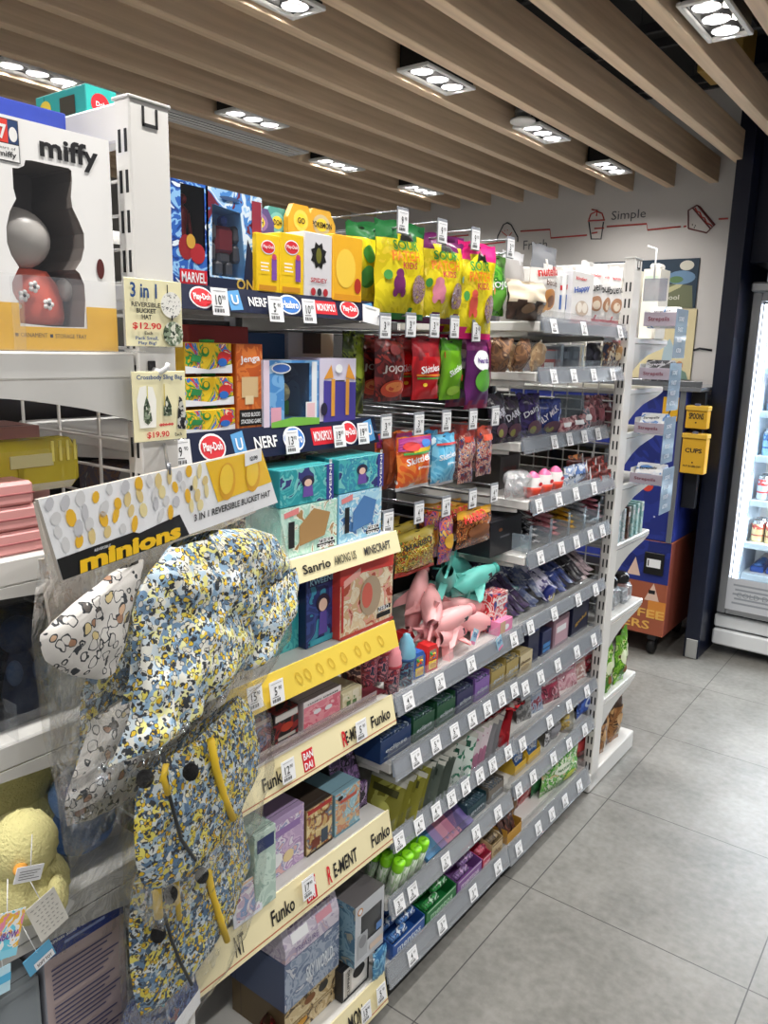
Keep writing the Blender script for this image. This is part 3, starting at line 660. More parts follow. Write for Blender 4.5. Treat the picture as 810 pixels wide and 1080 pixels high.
b.plate(x0, q[0]+.013, q[1]-.022, q[1]+.024, mat('#20202a', .5), y=-.0008); b.plate(x0+.001, q[0]+.012, q[1]-.021, q[1]-.003, WB, y=-.0011); b.plate(x0+.001, q[0], q[1]-.002, q[1]+.023, mat('#e8463a', .4), y=-.0011)
b.plate(q[0], q[0]+.012, q[1]-.002, q[1]+.023, mat('#26416e', .5), y=-.0011); b.text('7', q[0]-.006, q[1]+.009, .009, WB, h=.016, bold=.03, y=-.0016); b.disc(q[0]+.006, q[1]+.008, .005, .008, WB, y=-.0014)
b.text('years of', q[0]-.003, q[1]-.008, .022, LT, h=.004, y=-.0015); b.text('miffy', q[0]-.002, q[1]-.015, .021, LT, h=.008, bold=.02, y=-.0015)
b.build('carton', t)
fg = MB(); hc = bx(95, 455); VW = mat('#bdb9b4', .35); VR = mat('#d9604c', .4)
fg.ell((hc[0]+.004, .05, hc[1]), (.041, .04, .037), VW, n=24, m=14); g = fg.build('figurine', t)
bc = bx(140, 640); zb2 = bx(140, 708)[1]
fg = MB(); fg.lathe([(.044, 0), (.047, .01), (.046, .028), (.04, .05), (.028, .066), (0, .07)], (bc[0], .054, zb2), mt=VR, n=24, sq=.8)
for du, dv in ((-70, 10), (-25, -45), (15, 5), (-50, -20)):
    q = bx(140+du, 645+dv)
    for k in range(5): fg.ell((q[0]+.0045*math.cos(k*1.257), .0115+abs(du)*.00012, q[1]+.0045*math.sin(k*1.257)), (.0032, .002, .0032), WB, n=8, m=5)
    fg.ell((q[0], .0095+abs(du)*.00012, q[1]), (.002, .002, .002), LT, n=8, m=5)
fg.build('dress', g)
fg = MB(); 
for sx in (-1, 1): fg.ell((bc[0]+sx*.046, .04, zb2+.045), (.012, .013, .015), VW)
fg.build('arms', g)
b = MB(); b.add([(p[0], .003, p[1]) for p in win], [tuple(range(len(win)))], clear(gloss=.05, rough=.05, name='box_window')); b.build('window', t)
# acrylic fence on the shelf in front of the box, blue box behind
t = thing('acrylic_tray', 'clear acrylic fence standing before the white figurine box', 'tray', (-.922, .36, 1.5355), FACE_X)
b = MB(); b.box(-.06, .295, -.004, -.0015, 0, .088, ACRYL, bev=.0008); b.build('front_panel', t)
b = MB(); b.box(.13, .132, -.03, -.0045, 0, .085, ACRYL, bev=.0006); b.build('divider', t)
b = MB(); b.box(-.06, .295, -.034, -.0045, 0, .002, ACRYL, bev=.0006); b.build('base', t)
BLUEB = mat('#2b3f9c', .45)
o = carton('toy_box', .285, .31, .1, BLUEB, [('r', .06, .94, .1, .8, mat('#3450b8', .45)), ('d', .5, .5, .2, .15, PAPER)], top=mat('#3347a8', .45)); put(o, (-1.032, .5025, 1.5355), FACE_X); tag(o, 'tall royal blue box standing behind the white figurine box', 'toy box')
# teal box on top of the far side shelving
o = carton('toy_box', onx(123, 101, -1.068).y-.70, .042, .13, mat('#34b5ad', .4), [('d', .45, .45, .3, .35, PDR), ('t', 'Doh', .45, .45, .3, PAPER)], side=mat('#2fa39c', .4), sdeco=[('d', .2, .5, .12, .3, mat('#e6c83a')), ('r', .5, .8, .15, .75, mat('#3a3528'))])
put(o, (-1.068, (.70+onx(123, 101, -1.068).y)/2, 1.8615), FACE_X); tag(o, 'small teal box with a red oval lying on top of the near crossbar', 'toy box')
# the middle display shelf: pink cases, yellow case, brown box
PK = mat('#e3a2a0', .45)
zc = 1.2845
for k in range(3):
    t = thing('pencil_case', f'flat pink case, {("lowest", "middle", "topmost")[k]} of three beside the hanging hat packs', 'case', (-.935, .42, zc+.031*k), FACE_X, 'flat pink cases')
    b = MB(); b.box(-.1, .112-.01*k, 0, .16 if k < 2 else .05, 0, .0295, PK, bev=.004); b.build('body', t)
    b = MB(); b.box(-.1, .112-.01*k, -.001, .161 if k < 2 else .051, .0135, .0155, mat('#a35a5c', .5), bev=.0003); b.build('seam', t)
o = carton('gift_box', .2, .05, .1, mat('#c79390', .5), [('t', "Traveler's Leather Fabric", .55, .45, .75, mat('#6a4040'))]); put(o, (-1.105, .52, zc+.0905), FACE_X); tag(o, 'dusty pink lettered box lying behind the yellow translucent case', 'gift box')
o = carton('gift_box', .22, .09, .1, mat('#b98a88', .5)); put(o, (-1.105, .52, zc), FACE_X); tag(o, 'plain dusty pink box under the lettered pink box', 'gift box')
YT = clear('#d8c63a', gloss=.08, rough=.1, tint=.72, name='yellow_plastic')
t = thing('storage_case', 'translucent yellow plastic case with ribbed front on the near end shelf', 'case', (-.997, .485, zc+.0625), FACE_X)
b = MB(); b.box(-.13, .135, 0, .05, 0, .07, YT, bev=.012); b.build('shell', t)
b = MB(); 
for k in range(5): b.box(-.1+.035*k, -.092+.035*k, -.002, 0, .008, .05, mat('#a08f24', .4), bev=.0005)
b.build('ribs', t)
b = MB(); b.box(.03, .09, -.0025, -.0005, .035, .052, mat('#c9c28e', .4), bev=.0004); b.build('label_plate', t)
b = MB(); 
for k in range(4): b.box(.088+.011*k, .092+.011*k, -.0026, -.0005, .04, .068, mat('#e6da70', .3), bev=.0004)
b.build('corner_bars', t)
t = thing('storage_case', 'narrow rounded yellow plastic case at the left edge before the ribbed yellow case', 'case', (-.99, .335, zc+.094), FACE_X)
b = MB(); b.box(-.05, .1, 0, .04, 0, .075, YT, bev=.012); b.build('shell', t)
b = MB(); b.box(.06, .085, -.002, 0, .015, .03, mat('#c9c28e', .4), bev=.0004); b.build('latch', t)
# dark toys behind clear front on the lower display shelves
BT = mat('#36507a', .6)
for k, (y, x, z, w_) in enumerate(((.50, -.96, 1.0445, 'beside the hat packs'), (.40, -.97, 1.0445, 'left of another blue doll'))):
    t = thing('blue_doll_pack', f'boxed small blue doll on the display shelf, {w_}', 'toy', (x, y, z), FACE_X, 'boxed blue dolls')
    b = MB(); b.box(-.045, .045, 0, .08, 0, .17, clear('#30343e', gloss=.05, tint=.5, name='smoky_window'), bev=.002); b.build('window_box', t)
    b = MB(); b.ell((.005, .03, .115), (.026, .022, .026), BT); b.lathe([(.022, 0), (.026, .02), (.02, .05), (.012, .08), (0, .085)], (.005, .03, .01), mt=BT); d_ = b.build('doll', t)
    b = MB(); b.ell((-.012, .012, .07), (.011, .009, .018), mat('#6f8fc0', .6)); b.ell((.024, .012, .065), (.011, .009, .018), mat('#6f8fc0', .6)); b.build('arms', d_)
    b = MB(); b.box(-.044, .044, .081, .083, .002, .168, mat('#2a2a35', .6)); b.build('backing_card', t)
t = thing('acrylic_divider', 'clear acrylic divider along the display shelf before the blue dolls', 'divider', (-.923, .4, 1.0445), FACE_X)
b = MB(); b.box(-.06, .2, -.0035, -.001, 0, .035, ACRYL, bev=.0006); b.build('front_panel', t)
b = MB(); b.box(.06, .062, -.001, .03, 0, .05, ACRYL, bev=.0006); b.build('fin', t)
# yellow plush chick and blue plush in film
PL = mat('#ddd596', .95, bump=1.0, bscale=260)
def fuzz(d): return 1+.05*noise.noise(d*9)+.03*noise.noise(d*23)
p0 = onx(22, 880, -.90); zs = .7855
t = thing('plush_chick', 'pale yellow fluffy plush chick with paper tags on the near end shelf', 'plush toy', (-.905, p0.y-.004, zs), FACE_X-.75)
b = MB(); b.ell((0, .02, .115), (.045, .044, .046), PL, n=28, m=18, fn=fuzz); b.build('head', t)
b = MB(); b.ell((0, .03, .047), (.054, .05, .049), PL, n=28, m=18, fn=fuzz); b.build('body', t)
b = MB(); b.ell((.01, -.026, .112), (.0085, .012, .006), mat('#e8a54a', .6)); b.build('beak', t)
b = MB(); b.ell((.045, .0, .05), (.014, .02, .028), PL, fn=fuzz); b.build('wing', t)
t2 = thing('plush_chick', 'larger pale yellow plush standing behind the fluffy chick', 'plush toy', (-1.04, p0.y+.05, zs), FACE_X-.5)
b = MB(); b.ell((0, .03, .15), (.075, .06, .075), mat('#cfc786', .95, bump=1.0, bscale=260), n=28, m=18, fn=fuzz); b.build('head', t2)
b = MB(); b.ell((0, .035, .065), (.075, .06, .066), mat('#cfc786', .95, bump=1.0, bscale=260), n=28, m=18, fn=fuzz); b.build('body', t2)
PB = mat('#5a84c8', .95, bump=1.0, bscale=260)
p1 = onx(100, 880, -.94)
t = thing('plush_toy', 'fluffy blue plush in clear film beside the yellow plush chick', 'plush toy', (-.965, .588, zs), FACE_X)
b = MB(); b.ell((0, .03, .1), (.05, .04, .042), mat('#7fa8e6', .95, bump=1.0, bscale=260), n=24, m=14, fn=fuzz); b.build('head', t)
b = MB(); b.ell((0, .04, .04), (.052, .045, .042), PB, n=24, m=14, fn=fuzz); b.build('body', t)
b = MB(); quilt(b, [(.0, -.06, .06), (.06, -.07, .06), (.13, -.065, .055), (.17, -.04, .04)], .13, FILM, amp=.008, fr=lambda x, y, z: (x, y+.03, z)); b.build('film_bag', t)
# hang tags on the chick
def paper_tag(u, v, x, w, h, rz, label, cols, deco, dep=0):
    p = onx(u, v, x); b = MB(); b.box(-w/2, w/2, 0, .0008, -h, 0, cols, bev=.0002); put_deco(b, deco, w, h, None); 
    b.tube([(0, 0, -.003), (.004, .02, .03)], .0006, PAPER, n=4)
    o = b.build('hang_tag'); o.location = p; o.rotation_euler = (0, rz, FACE_X); return tag(o, label, 'hang tag', 'paper tags on the plush chick')
def lines(n, col, z0=-.1, z1=-.9, x0=.12, x1=.88): return [('r', x0, x1-.1*((i*7) % 3), z0+(z1-z0)*i/n-.018, z0+(z1-z0)*i/n+.014, col) for i in range(n)]
paper_tag(33, 913, -.845, .036, .02, .35, 'small white sewn label with dark print on the chick belly', PAPER, lines(4, INK, -.3, -.9))
paper_tag(42, 948, -.84, .04, .058, -.3, 'off-white hang tag with rows of characters below the chick', mat('#d8d5cc'), [('t', '* * * * *', .5, -.12-.1*i, .8-.1*(i % 3), INK, .05) for i in range(8)])
paper_tag(8, 962, -.82, .046, .058, .3, 'bright hang tag with a rainbow and purple lettering at the left edge', art(('#6fd0e8', '#f2f2f2', '#f6c24a', '#ef8fb0'), 55), [('t', 'RAINBOW', .5, -.5, .8, mat('#7a4aa8'), .16), ('r', 0, 1, -.98, -.8, mat('#8fd8ee'))])
paper_tag(38, 1003, -.86, .038, .028, -.3, 'blue hang tag with a red edge behind the character tag', mat('#5fa8cf'), [('r', .25, .95, -.95, -.55, PAPER), ('t', 'SOFT TOY', .6, -.75, .55, INK, .18)])
paper_tag(3, 1020, -.84, .02, .036, .1, 'pale blue hang tag cut by the left edge, lowest', mat('#bfe3f2'), [('r', 0, 1, -.6, -.3, mat('#57b3dd'))])
paper_tag(58, 953, -.875, .02, .03, -.8, 'grey blank back of a hang tag beside the character tag', mat('#c9c9c6'), [])
# tumbler leaflet box and grey box under it
a0, a1 = onx(50, 975, -.925), onx(128, 948, -.925)
wt = .13; 
t_ = carton('tumbler_box', wt, .31, .1, mat('#b9a7a6', .45), [('r', 0, 1, .865, 1, mat('#233a86', .45)), ('t', 'Stainless Steel Tumbler with 3D Lid', .5, .945, .92, PAPER, .02), ('r', .25, .75, .9, .915, mat('#8fa0d0'))] + [('r', .08, .9-.07*((i*5) % 4), .82-.0245*i, .829-.0245*i, mat('#4b4a6e')) for i in range(31) if i % 8], side=mat('#8d8f98', .45), top=mat('#1c2c64'))
put(t_, (-.93, .54, .4305), FACE_X, 0, 0); tag(t_, 'tall grey leaflet-printed box with a navy top band under the film bag', 'tumbler box')
t_ = carton('gift_box', .11, .25, .1, mat('#8f979c', .4), [('r', .05, .95, .05, .95, mat('#8a9298', .35)), ('d', .5, .8, .1, .03, mat('#a4acb2'))]); put(t_, (-.935, .415, .4305), FACE_X); tag(t_, 'plain grey box at the lower left beside the navy banded box', 'gift box')
b = MB(); quilt(b, [(0, -.1, .09), (.05, -.11, .1), (.11, -.1, .1), (.15, -.08, .07)], .03, FILM, amp=.006, fr=lambda x, y, z: (x, y, z)); o = b.build('film_bag'); put(o, (-.905, .57, .70), FACE_X, 0, .2); tag(o, 'empty crumpled clear film bag hanging over the navy banded box', 'film bag')
# ---- price cards on the near upright
YC = mat('#f3ecc2', .5); NB = mat('#1d4a86', .5); RD = mat('#d3222e', .5)
PATK = art(('#2c3a2c', '#55624a', '#8d9c84', '#dfe0d0'), 240, kind='cell')
PATW = art(('#f0efe8', '#f0efe8', '#f0efe8', '#25252a'), 200)
def price_card(u0, v0, u1, v1, label, deco, x=-.906):
    a, c = onx(u0, v0, x), onx(u1, v1, x); w, h = c.y-a.y, a.z-c.z
    t = thing('price_card', label, 'price card', (x, (a.y+c.y)/2, c.z), FACE_X, 'cream price cards on the near upright')
    b = MB(); b.box(-w/2, w/2, 0, .002, 0, h, YC, bev=.0005); put_deco(b, deco, w, h); b.build('card', t)
    b = MB(); b.box(-w/2-.0015, w/2+.0015, .0022, .004, -.0015, h+.0015, ACRYL, bev=.0005); b.build('sleeve', t)
    b = MB(); b.tube([(0, .004, h*.96), (0, .013, h*.98)], .002, PAPER); b.build('hook', t)
    return t
price_card(131, 292, 193, 366, 'cream price card for bucket hats reading 12.90 on the near upright', [('t', '3 in 1', .31, .83, .46, NB, .22), ('t', 'REVERSIBLE', .34, .62, .5, INK, .07), ('t', 'BUCKET', .34, .53, .34, INK, .07), ('t', 'HAT', .34, .44, .17, INK, .07), ('t', '$12.90', .34, .3, .5, RD, .11), ('t', 'Each', .36, .2, .14, INK, .05), ('t', 'Pack Small,', .33, .12, .4, NB, .06), ('t', 'Play Big!', .33, .045, .32, NB, .06), ('d', .78, .64, .19, .2, PATW), ('d', .8, .2, .185, .19, PATK), ('r', .77, .8, .4, .48, INK), ('r', .7, .72, .82, .94, INK)])
price_card(139, 392, 197, 462, 'cream price card for sling bags reading 19.90, below the other card', [('t', 'Crossbody Sling Bag', .5, .91, .86, NB, .085), ('p', [(.1, .2), (.06, .6), (.12, .78), (.22, .8), (.36, .78), (.42, .6), (.4, .2)], mat('#fbfaf2')), ('p', [(.17, .3), (.18, .5), (.24, .66), (.3, .5), (.33, .3), (.25, .24)], PATK), ('r', .245, .262, .62, .8, mat('#d8cf6a')), ('p', [(.54, .36), (.55, .5), (.62, .66), (.7, .5), (.7, .35)], PATK), ('r', .56, .575, .5, .82, mat('#d8c24a')), ('p', [(.8, .16), (.82, .4), (.85, .64), (.9, .6), (.98, .36), (.96, .14)], art(('#101012', '#2b2b2e', '#c9c9c2'), 240, kind='cell')), ('t', '$19.90', .42, .09, .42, RD, .1), ('t', '$26.90', .58, .23, .26, RD, .05), ('r', .44, .72, .225, .24, RD), ('t', 'Each', .8, .08, .13, INK, .05)])
t = thing('display_hook', 'white plastic hook on the near upright between the two price cards', 'hook', (-.919, .685, 1.512), FACE_X)
b = MB(); b.box(-.008, .004, -.003, 0, -.004, .012, BLACK, bev=.001); b.build('plate', t)
b = MB(); b.tube([(0, -.002, .0), (.004, -.012, -.003), (.008, -.02, .002), (.01, -.022, .01)], [.004, .004, .0035, .003], PAPER, n=8); b.build('prong', t)
# ================================================================== hanging hat packs and sling bags at the near upright
HA = math.radians(18.5); HU = V((-math.sin(HA), math.cos(HA), 0)); HN = V((math.cos(HA), math.sin(HA), 0))   # card direction, card facing
P_L = ondep(50, 570, .70)
def hplane(u, v, back=0.0):
    """point of the photograph on the hat pack's plane, set back by `back`: along the card, up"""
    o = P_L-HN*back; d = ray(u, v); t = (o-EYEP).dot(HN)/d.dot(HN); p = EYEP+d*t-o; return p.dot(HU), p.z
HROT = PI/2+HA
def hroot(name, label, cat, back=0, group=None): return thing(name, label, cat, P_L-HN*back, HROT, group)
def rows_px(pts, back=0): # pts: (v, u_left, u_right) top to bottom
    out = []
    for v, ul, ur in pts:
        a, c = hplane(ul, v, back), hplane(ur, v, back); out.append(((a[1]+c[1])/2, a[0], c[0]))
    return out[::-1]
MPAT = cotton(('#e9e8dc', '#b9cfe0', '#efeeb0', '#e4e4dc', '#8fb0cc', '#e9e48c', '#cfdce4', '#6f8fae'), ('#e8c63a', '#f0ead0', '#e3bd34', '#d8d8d2', '#6a87a4', '#e6d85a'), 95, 1)
MPAT2 = cotton(('#c9d4da', '#7f9cb8', '#e3d86a', '#d8dcd8', '#5d7c9c', '#dcca4c', '#a4bccc', '#4a6480'), ('#e2bc2c', '#e6dcb0', '#dcae24', '#5a7894', '#e4cc40', '#ccd4d4'), 95, 2)
WPAT = cotton(('#dedad4', '#e2ded8', '#d8d4ce', '#dedad4'), ('#dedad4', '#d9b594', '#e2ded8', '#dedad4', '#5a5450', '#d8d4ce', '#dedad4', '#a87f64', '#e0dcd6', '#dcc890'), 52, 5, .035)
YH = mat('#f5c518', .4)
def slab(b, pts, y0, y1, mt): b.prism(pts, y0, y1, mt)
def header(root, quad, back, face, front=True, name='header_card'):
    """folded card on top of a bag; quad in photograph: tl, tr, br, bl"""
    q = [hplane(u, v, back) for u, v in quad]; b = MB(); b.prism([q[3], q[2], q[1], q[0]], 0, .004, face, mat('#b8b0a6', .7)); return q, b
# front pack
t = hroot('hat_pack', 'front bagged bucket hat under a large yellow and black lettered header card', 'hat pack', 0, 'bagged bucket hats')
CQ = [(40, 527), (275, 473), (293, 530), (66, 612)]
q, b = header(t, CQ, 0, PAPER)
def on(f, g): # bilinear on the card: f along, g down
    a = [q[0][k]*(1-f)+q[1][k]*f for k in (0, 1)]; c = [q[3][k]*(1-f)+q[2][k]*f for k in (0, 1)]
    return (a[0]*(1-g)+c[0]*g, a[1]*(1-g)+c[1]*g)
Y_ = -.0007
b.poly([on(.655, 0.02), on(1, .02), on(1, .6), on(.655, .66)][::-1], YH, y=Y_)
b.poly([on(0, 1), on(.475, 1), on(.46, .66), on(.28, .74), on(.26, .7), on(0, .73)], mat('#121212', .4), y=Y_)
random.seed(4)
GY = [mat(c, .5) for c in ('#edb92e', '#e0c98a', '#d7d7d7', '#c7c7cb', '#e8d9a0')]
for i in range(13):
    for j in range(4):
        f, g = .03+i*.049+random.uniform(-.01, .01), .1+j*.17+random.uniform(-.03, .03)
        if g > .62-.0*f: continue
        c = on(f, g); n = 10; rx, rz = random.uniform(.0045, .007), random.uniform(.006, .0095); a = random.uniform(-.6, .6)
        b.add([(c[0]+rx*math.cos(k*2*PI/n)*math.cos(a)-rz*math.sin(k*2*PI/n)*math.sin(a), Y_-.0004, c[1]+rx*math.cos(k*2*PI/n)*math.sin(a)+rz*math.sin(k*2*PI/n)*math.cos(a)) for k in range(n)], [tuple(range(n))], random.choice(GY))
for f in (.735, .895):   # plain round yellow medallions
    c = on(f, .38); b.disc(c[0], c[1], .021, .024, mat('#e7a914', .4), y=Y_-.0005); b.disc(c[0]-.002, c[1]+.003, .017, .019, mat('#f7cf35', .4), y=Y_-.0009)
ang = math.atan2(on(1, .9)[1]-on(0, .9)[1], on(1, .9)[0]-on(0, .9)[0])
c = on(.25, .885); b.text('minions', c[0], c[1], on(.445, .86)[0]-on(.06, .86)[0], YH, h=.0175, bold=.05, y=Y_-.0008, rot=ang)
c = on(.74, .78); b.text('3 IN 1 REVERSIBLE BUCKET HAT', c[0], c[1], (on(.965, .5)[0]-on(.51, .5)[0]), INK, h=.0085, bold=.02, y=Y_-.0008, rot=ang)
c = on(.14, .765); b.text('REVERSIBLE', c[0], c[1], .024, PAPER, h=.0028, y=Y_-.0012, rot=ang)
c = on(.545, .33); b.disc(c[0], c[1], .003, .0035, mat('#33302c', .8), y=Y_-.001); b.text('12.90', on(.925, .12)[0], on(.925, .12)[1], .02, INK, h=.006, y=Y_-.0018, rot=ang)
c0, c1 = on(.88, .03), on(.97, .22); b.poly([(c0[0], c1[1]), (c1[0], c1[1]+.002), (c1[0], c0[1]+.004), (c0[0], c0[1]+.002)], PAPER, y=Y_-.0012)
c = on(.925, .15); b.text('$12.90', c[0], c[1]+.002, .02, INK, h=.0055, y=Y_-.0018, rot=0)
b.build('header_card', t)
hat = MB(); FRONT = lambda dy: (lambda x, y, z: (x, y+dy, z))
quilt(hat, rows_px([(570, 205, 250), (580, 180, 285), (596, 168, 308), (618, 163, 313), (645, 160, 312), (668, 158, 300), (692, 152, 276), (706, 150, 262)]), .085, MPAT, amp=.017, seed=1, nu=40, nv=40, freq=17, fr=FRONT(.03))
hb = hat.build('hat_crown', t)
br = MB(); quilt(br, rows_px([(650, 160, 236), (676, 152, 268), (700, 143, 292), (722, 134, 280), (744, 126, 266), (760, 121, 246), (769, 130, 216)]), .06, MPAT, amp=.017, seed=5, nu=36, nv=32, freq=15, fr=FRONT(.012)); br.build('brim', hb)
br = MB(); quilt(br, rows_px([(612, 262, 312), (640, 262, 313), (664, 258, 306), (688, 256, 292), (702, 258, 272)]), .05, MPAT, amp=.012, seed=6, nu=20, nv=20, freq=18, fr=FRONT(.0)); br.build('brim_fold', hb)
br = MB(); quilt(br, rows_px([(598, 150, 176), (622, 105, 172), (650, 66, 168), (676, 72, 162), (700, 98, 156), (716, 128, 146)]), .03, WPAT, amp=.006, seed=7, nu=16, nv=18, fr=FRONT(.03)); br.build('lining', hb)
fb = MB(); quilt(fb, rows_px([(545, 70, 296), (600, 60, 315), (680, 70, 326), (740, 85, 318), (790, 100, 290)]), .10, FILM, amp=.012, seed=2, nu=20, nv=24, fr=FRONT(.035), p=.35, freq=22); fb.build('film_bag', t)
# packs behind
GCARD = mat('#b5ada4', .7)
for k, (bk, quad, nm, hatpx, pat) in enumerate((
    (.095, [(38, 530), (260, 490), (270, 540), (62, 640)], 'second bagged bucket hat with brown card, pale printed brim drooping under the front hat', [(700, 100, 262), (728, 84, 275), (750, 74, 268), (770, 70, 255), (788, 84, 240), (800, 120, 215)], WPAT),
    (.13, [(43, 590), (200, 550), (200, 600), (55, 663)], 'third bagged bucket hat behind, showing only brown card edge and pale brim', [(740, 80, 262), (765, 70, 268), (785, 72, 262), (802, 100, 240), (808, 140, 215)], WPAT))):
    t = hroot('hat_pack', nm, 'hat pack', bk, 'bagged bucket hats')
    q, b = header(t, quad, bk, GCARD); b.build('header_card', t)
    h_ = MB(); quilt(h_, rows_px(hatpx, bk), .04, pat, amp=.008, seed=11+k, nu=22, nv=20, fr=FRONT(.01)); g_ = h_.build('hat_brim', t)
    h_ = MB(); quilt(h_, rows_px([(640, 120, 250), (680, 100, 262), (720, 98, 268), (760, 90, 262)], bk), .03, MPAT2 if k == 0 else WPAT, amp=.006, seed=14+k, nu=14, nv=12, fr=FRONT(.025)); h_.build('crown', g_)
    f_ = MB(); quilt(f_, rows_px([(600, 60, 270), (700, 62, 290), (800, 75, 275), (842, 85, 240)], bk), .05, FILM, amp=.006, seed=8+k, nu=12, nv=14, fr=FRONT(.02), p=.3); f_.build('film_bag', t)
def rod(name, label, a, c): 
    t = thing(name, label, 'hook', a, 0); b = MB(); a, c = V(a), V(c); b.tube([(0, 0, 0), c-a], .0025, STEEL, n=6); b.build('prong', t)
    b = MB(); d = (c-a).normalized(); b.tube([c-a, c-a+V((0, 0, .012))], .0025, STEEL, n=6); b.build('tip', t)
hp = P_L+HU*hplane(178, 497)[0]+V((0, 0, hplane(178, 497)[1]))
rod('display_hook', 'steel hook on the near upright from which the hat packs hang', (-.918, .70, hp.z-.003), hp-HN*.0-V((0, 0, .003)))
# sling bags
ZIP = mat('#e8c22c', .5); POM = mat('#0d0d0f', .95, bump=1, bscale=300)
def tb(b, pts, r, mt, bk, dy, n=8): b.tube([(*(lambda q: (q[0], dy, q[1]))(hplane(u, v, bk)),) for u, v in pts], r, mt, n=n)
B1 = .06
t = hroot('sling_bag', 'upper bagged yellow and blue printed sling bag with yellow zip', 'sling bag', B1, 'bagged sling bags')
b = MB(); quilt(b, rows_px([(770, 150, 252), (785, 140, 262), (810, 138, 268), (840, 140, 271), (862, 146, 268), (884, 158, 255), (900, 176, 232), (906, 190, 215)], B1), .07, MPAT2, amp=.006, seed=21, nu=24, nv=28, fr=FRONT(0)); bd = b.build('bag_body', t)
b = MB(); tb(b, [(197, 775), (203, 805), (212, 835), (222, 858)], .0055, ZIP, B1, -.037); b.build('zip', bd)
b = MB(); tb(b, [(150, 790), (156, 830), (170, 880), (186, 902)], .0025, mat('#24282c'), B1, -.03); b.build('piping', bd)
b = MB(); tb(b, [(152, 800), (149, 815), (154, 832)], .004, ZIP, B1, -.032); b.build('side_strap', bd)
for u, v in ((138, 818), (173, 808)):
    b = MB(); c = hplane(u, v, B1); b.ell((c[0], -.04 if u > 150 else -.02, c[1]), (.0105, .0105, .0115), POM, fn=fuzz); b.build('cord_stopper', bd)
b = MB(); quilt(b, rows_px([(758, 128, 262), (800, 124, 280), (850, 126, 284), (900, 150, 275), (925, 170, 262)], B1), .08, FILM, amp=.008, seed=23, nu=16, nv=18, fr=FRONT(0), p=.35); b.build('film_bag', t)
B2 = .105
t = hroot('sling_bag', 'lower bagged yellow and blue printed sling bag with yellow straps', 'sling bag', B2, 'bagged sling bags')
b = MB(); quilt(b, rows_px([(872, 150, 240), (886, 143, 252), (910, 140, 260), (945, 141, 267), (975, 146, 268), (1000, 152, 258), (1020, 162, 236), (1038, 178, 206)], B2), .065, MPAT2, amp=.006, seed=25, nu=24, nv=28, fr=FRONT(.012)); bd = b.build('bag_body', t)
b = MB(); tb(b, [(205, 915), (210, 940), (218, 965), (226, 988)], .0055, ZIP, B2, -.024); b.build('zip', bd)
b = MB(); tb(b, [(160, 893), (154, 910), (151, 935), (153, 963)], .0065, ZIP, B2, -.022); b.build('strap', bd)
b = MB(); tb(b, [(172, 906), (171, 930), (174, 965)], .004, ZIP, B2, -.024); b.build('strap', bd)
b = MB(); tb(b, [(158, 960), (165, 985), (175, 1010), (188, 1034)], .0025, mat('#24282c'), B2, -.024); b.build('piping', bd)
for u, v in ((197, 919), (163, 939), (150, 980)):
    b = MB(); c = hplane(u, v, B2); b.ell((c[0], -.026, c[1]), (.0105, .0105, .0125), POM, fn=fuzz); b.build('cord_stopper', bd)
b = MB(); quilt(b, rows_px([(865, 130, 262), (920, 128, 282), (980, 132, 286), (1030, 145, 270), (1055, 165, 250)], B2), .075, FILM, amp=.008, seed=27, nu=16, nv=18, fr=FRONT(.012), p=.35); b.build('film_bag', t)
B3 = .135
t = hroot('sling_bag', 'blue printed sling bag in crumpled film, lowest of the hanging bags', 'sling bag', B3, 'bagged sling bags')
b = MB(); quilt(b, rows_px([(985, 150, 262), (1010, 138, 258), (1040, 136, 252), (1070, 140, 246), (1095, 150, 232)], B3), .05, art(('#2c3a6c', '#3a4f8e', '#232c50', '#6a86b8', '#2c3a6c', '#8a8f86', '#9a5a64'), 50, .6, seed=6), amp=.008, seed=29, nu=18, nv=18, fr=FRONT(.03)); b.build('bag_body', t)
b = MB(); tb(b, [(150, 1020), (160, 1045), (172, 1060)], .003, mat('#9ad4e4'), B3, -.0); b.build('cord', t)
b = MB(); quilt(b, rows_px([(975, 140, 270), (1020, 130, 268), (1060, 132, 262), (1100, 145, 240)], B3), .05, FILM, amp=.012, seed=31, nu=16, nv=16, fr=FRONT(.025), p=.35); b.build('film_bag', t)
c = hplane(170, 1066, B3); b = MB(); b.box(c[0]-.01, c[0]+.06, -.032, -.031, c[1]-.03, c[1]-.002, PAPER, bev=.0004); b.build('sticker', t)
hp = P_L-HN*B1+HU*hplane(198, 772, B1)[0]+V((0, 0, hplane(198, 772, B1)[1]))
rod('display_hook', 'steel hook on the near upright carrying the upper sling bag', (-.918, .70, hp.z), hp)
hp = P_L-HN*B2+HU*hplane(198, 878, B2)[0]+V((0, 0, hplane(198, 878, B2)[1]))
rod('display_hook', 'steel hook on the near upright carrying the lower sling bag', (-.918, .70, hp.z), hp)
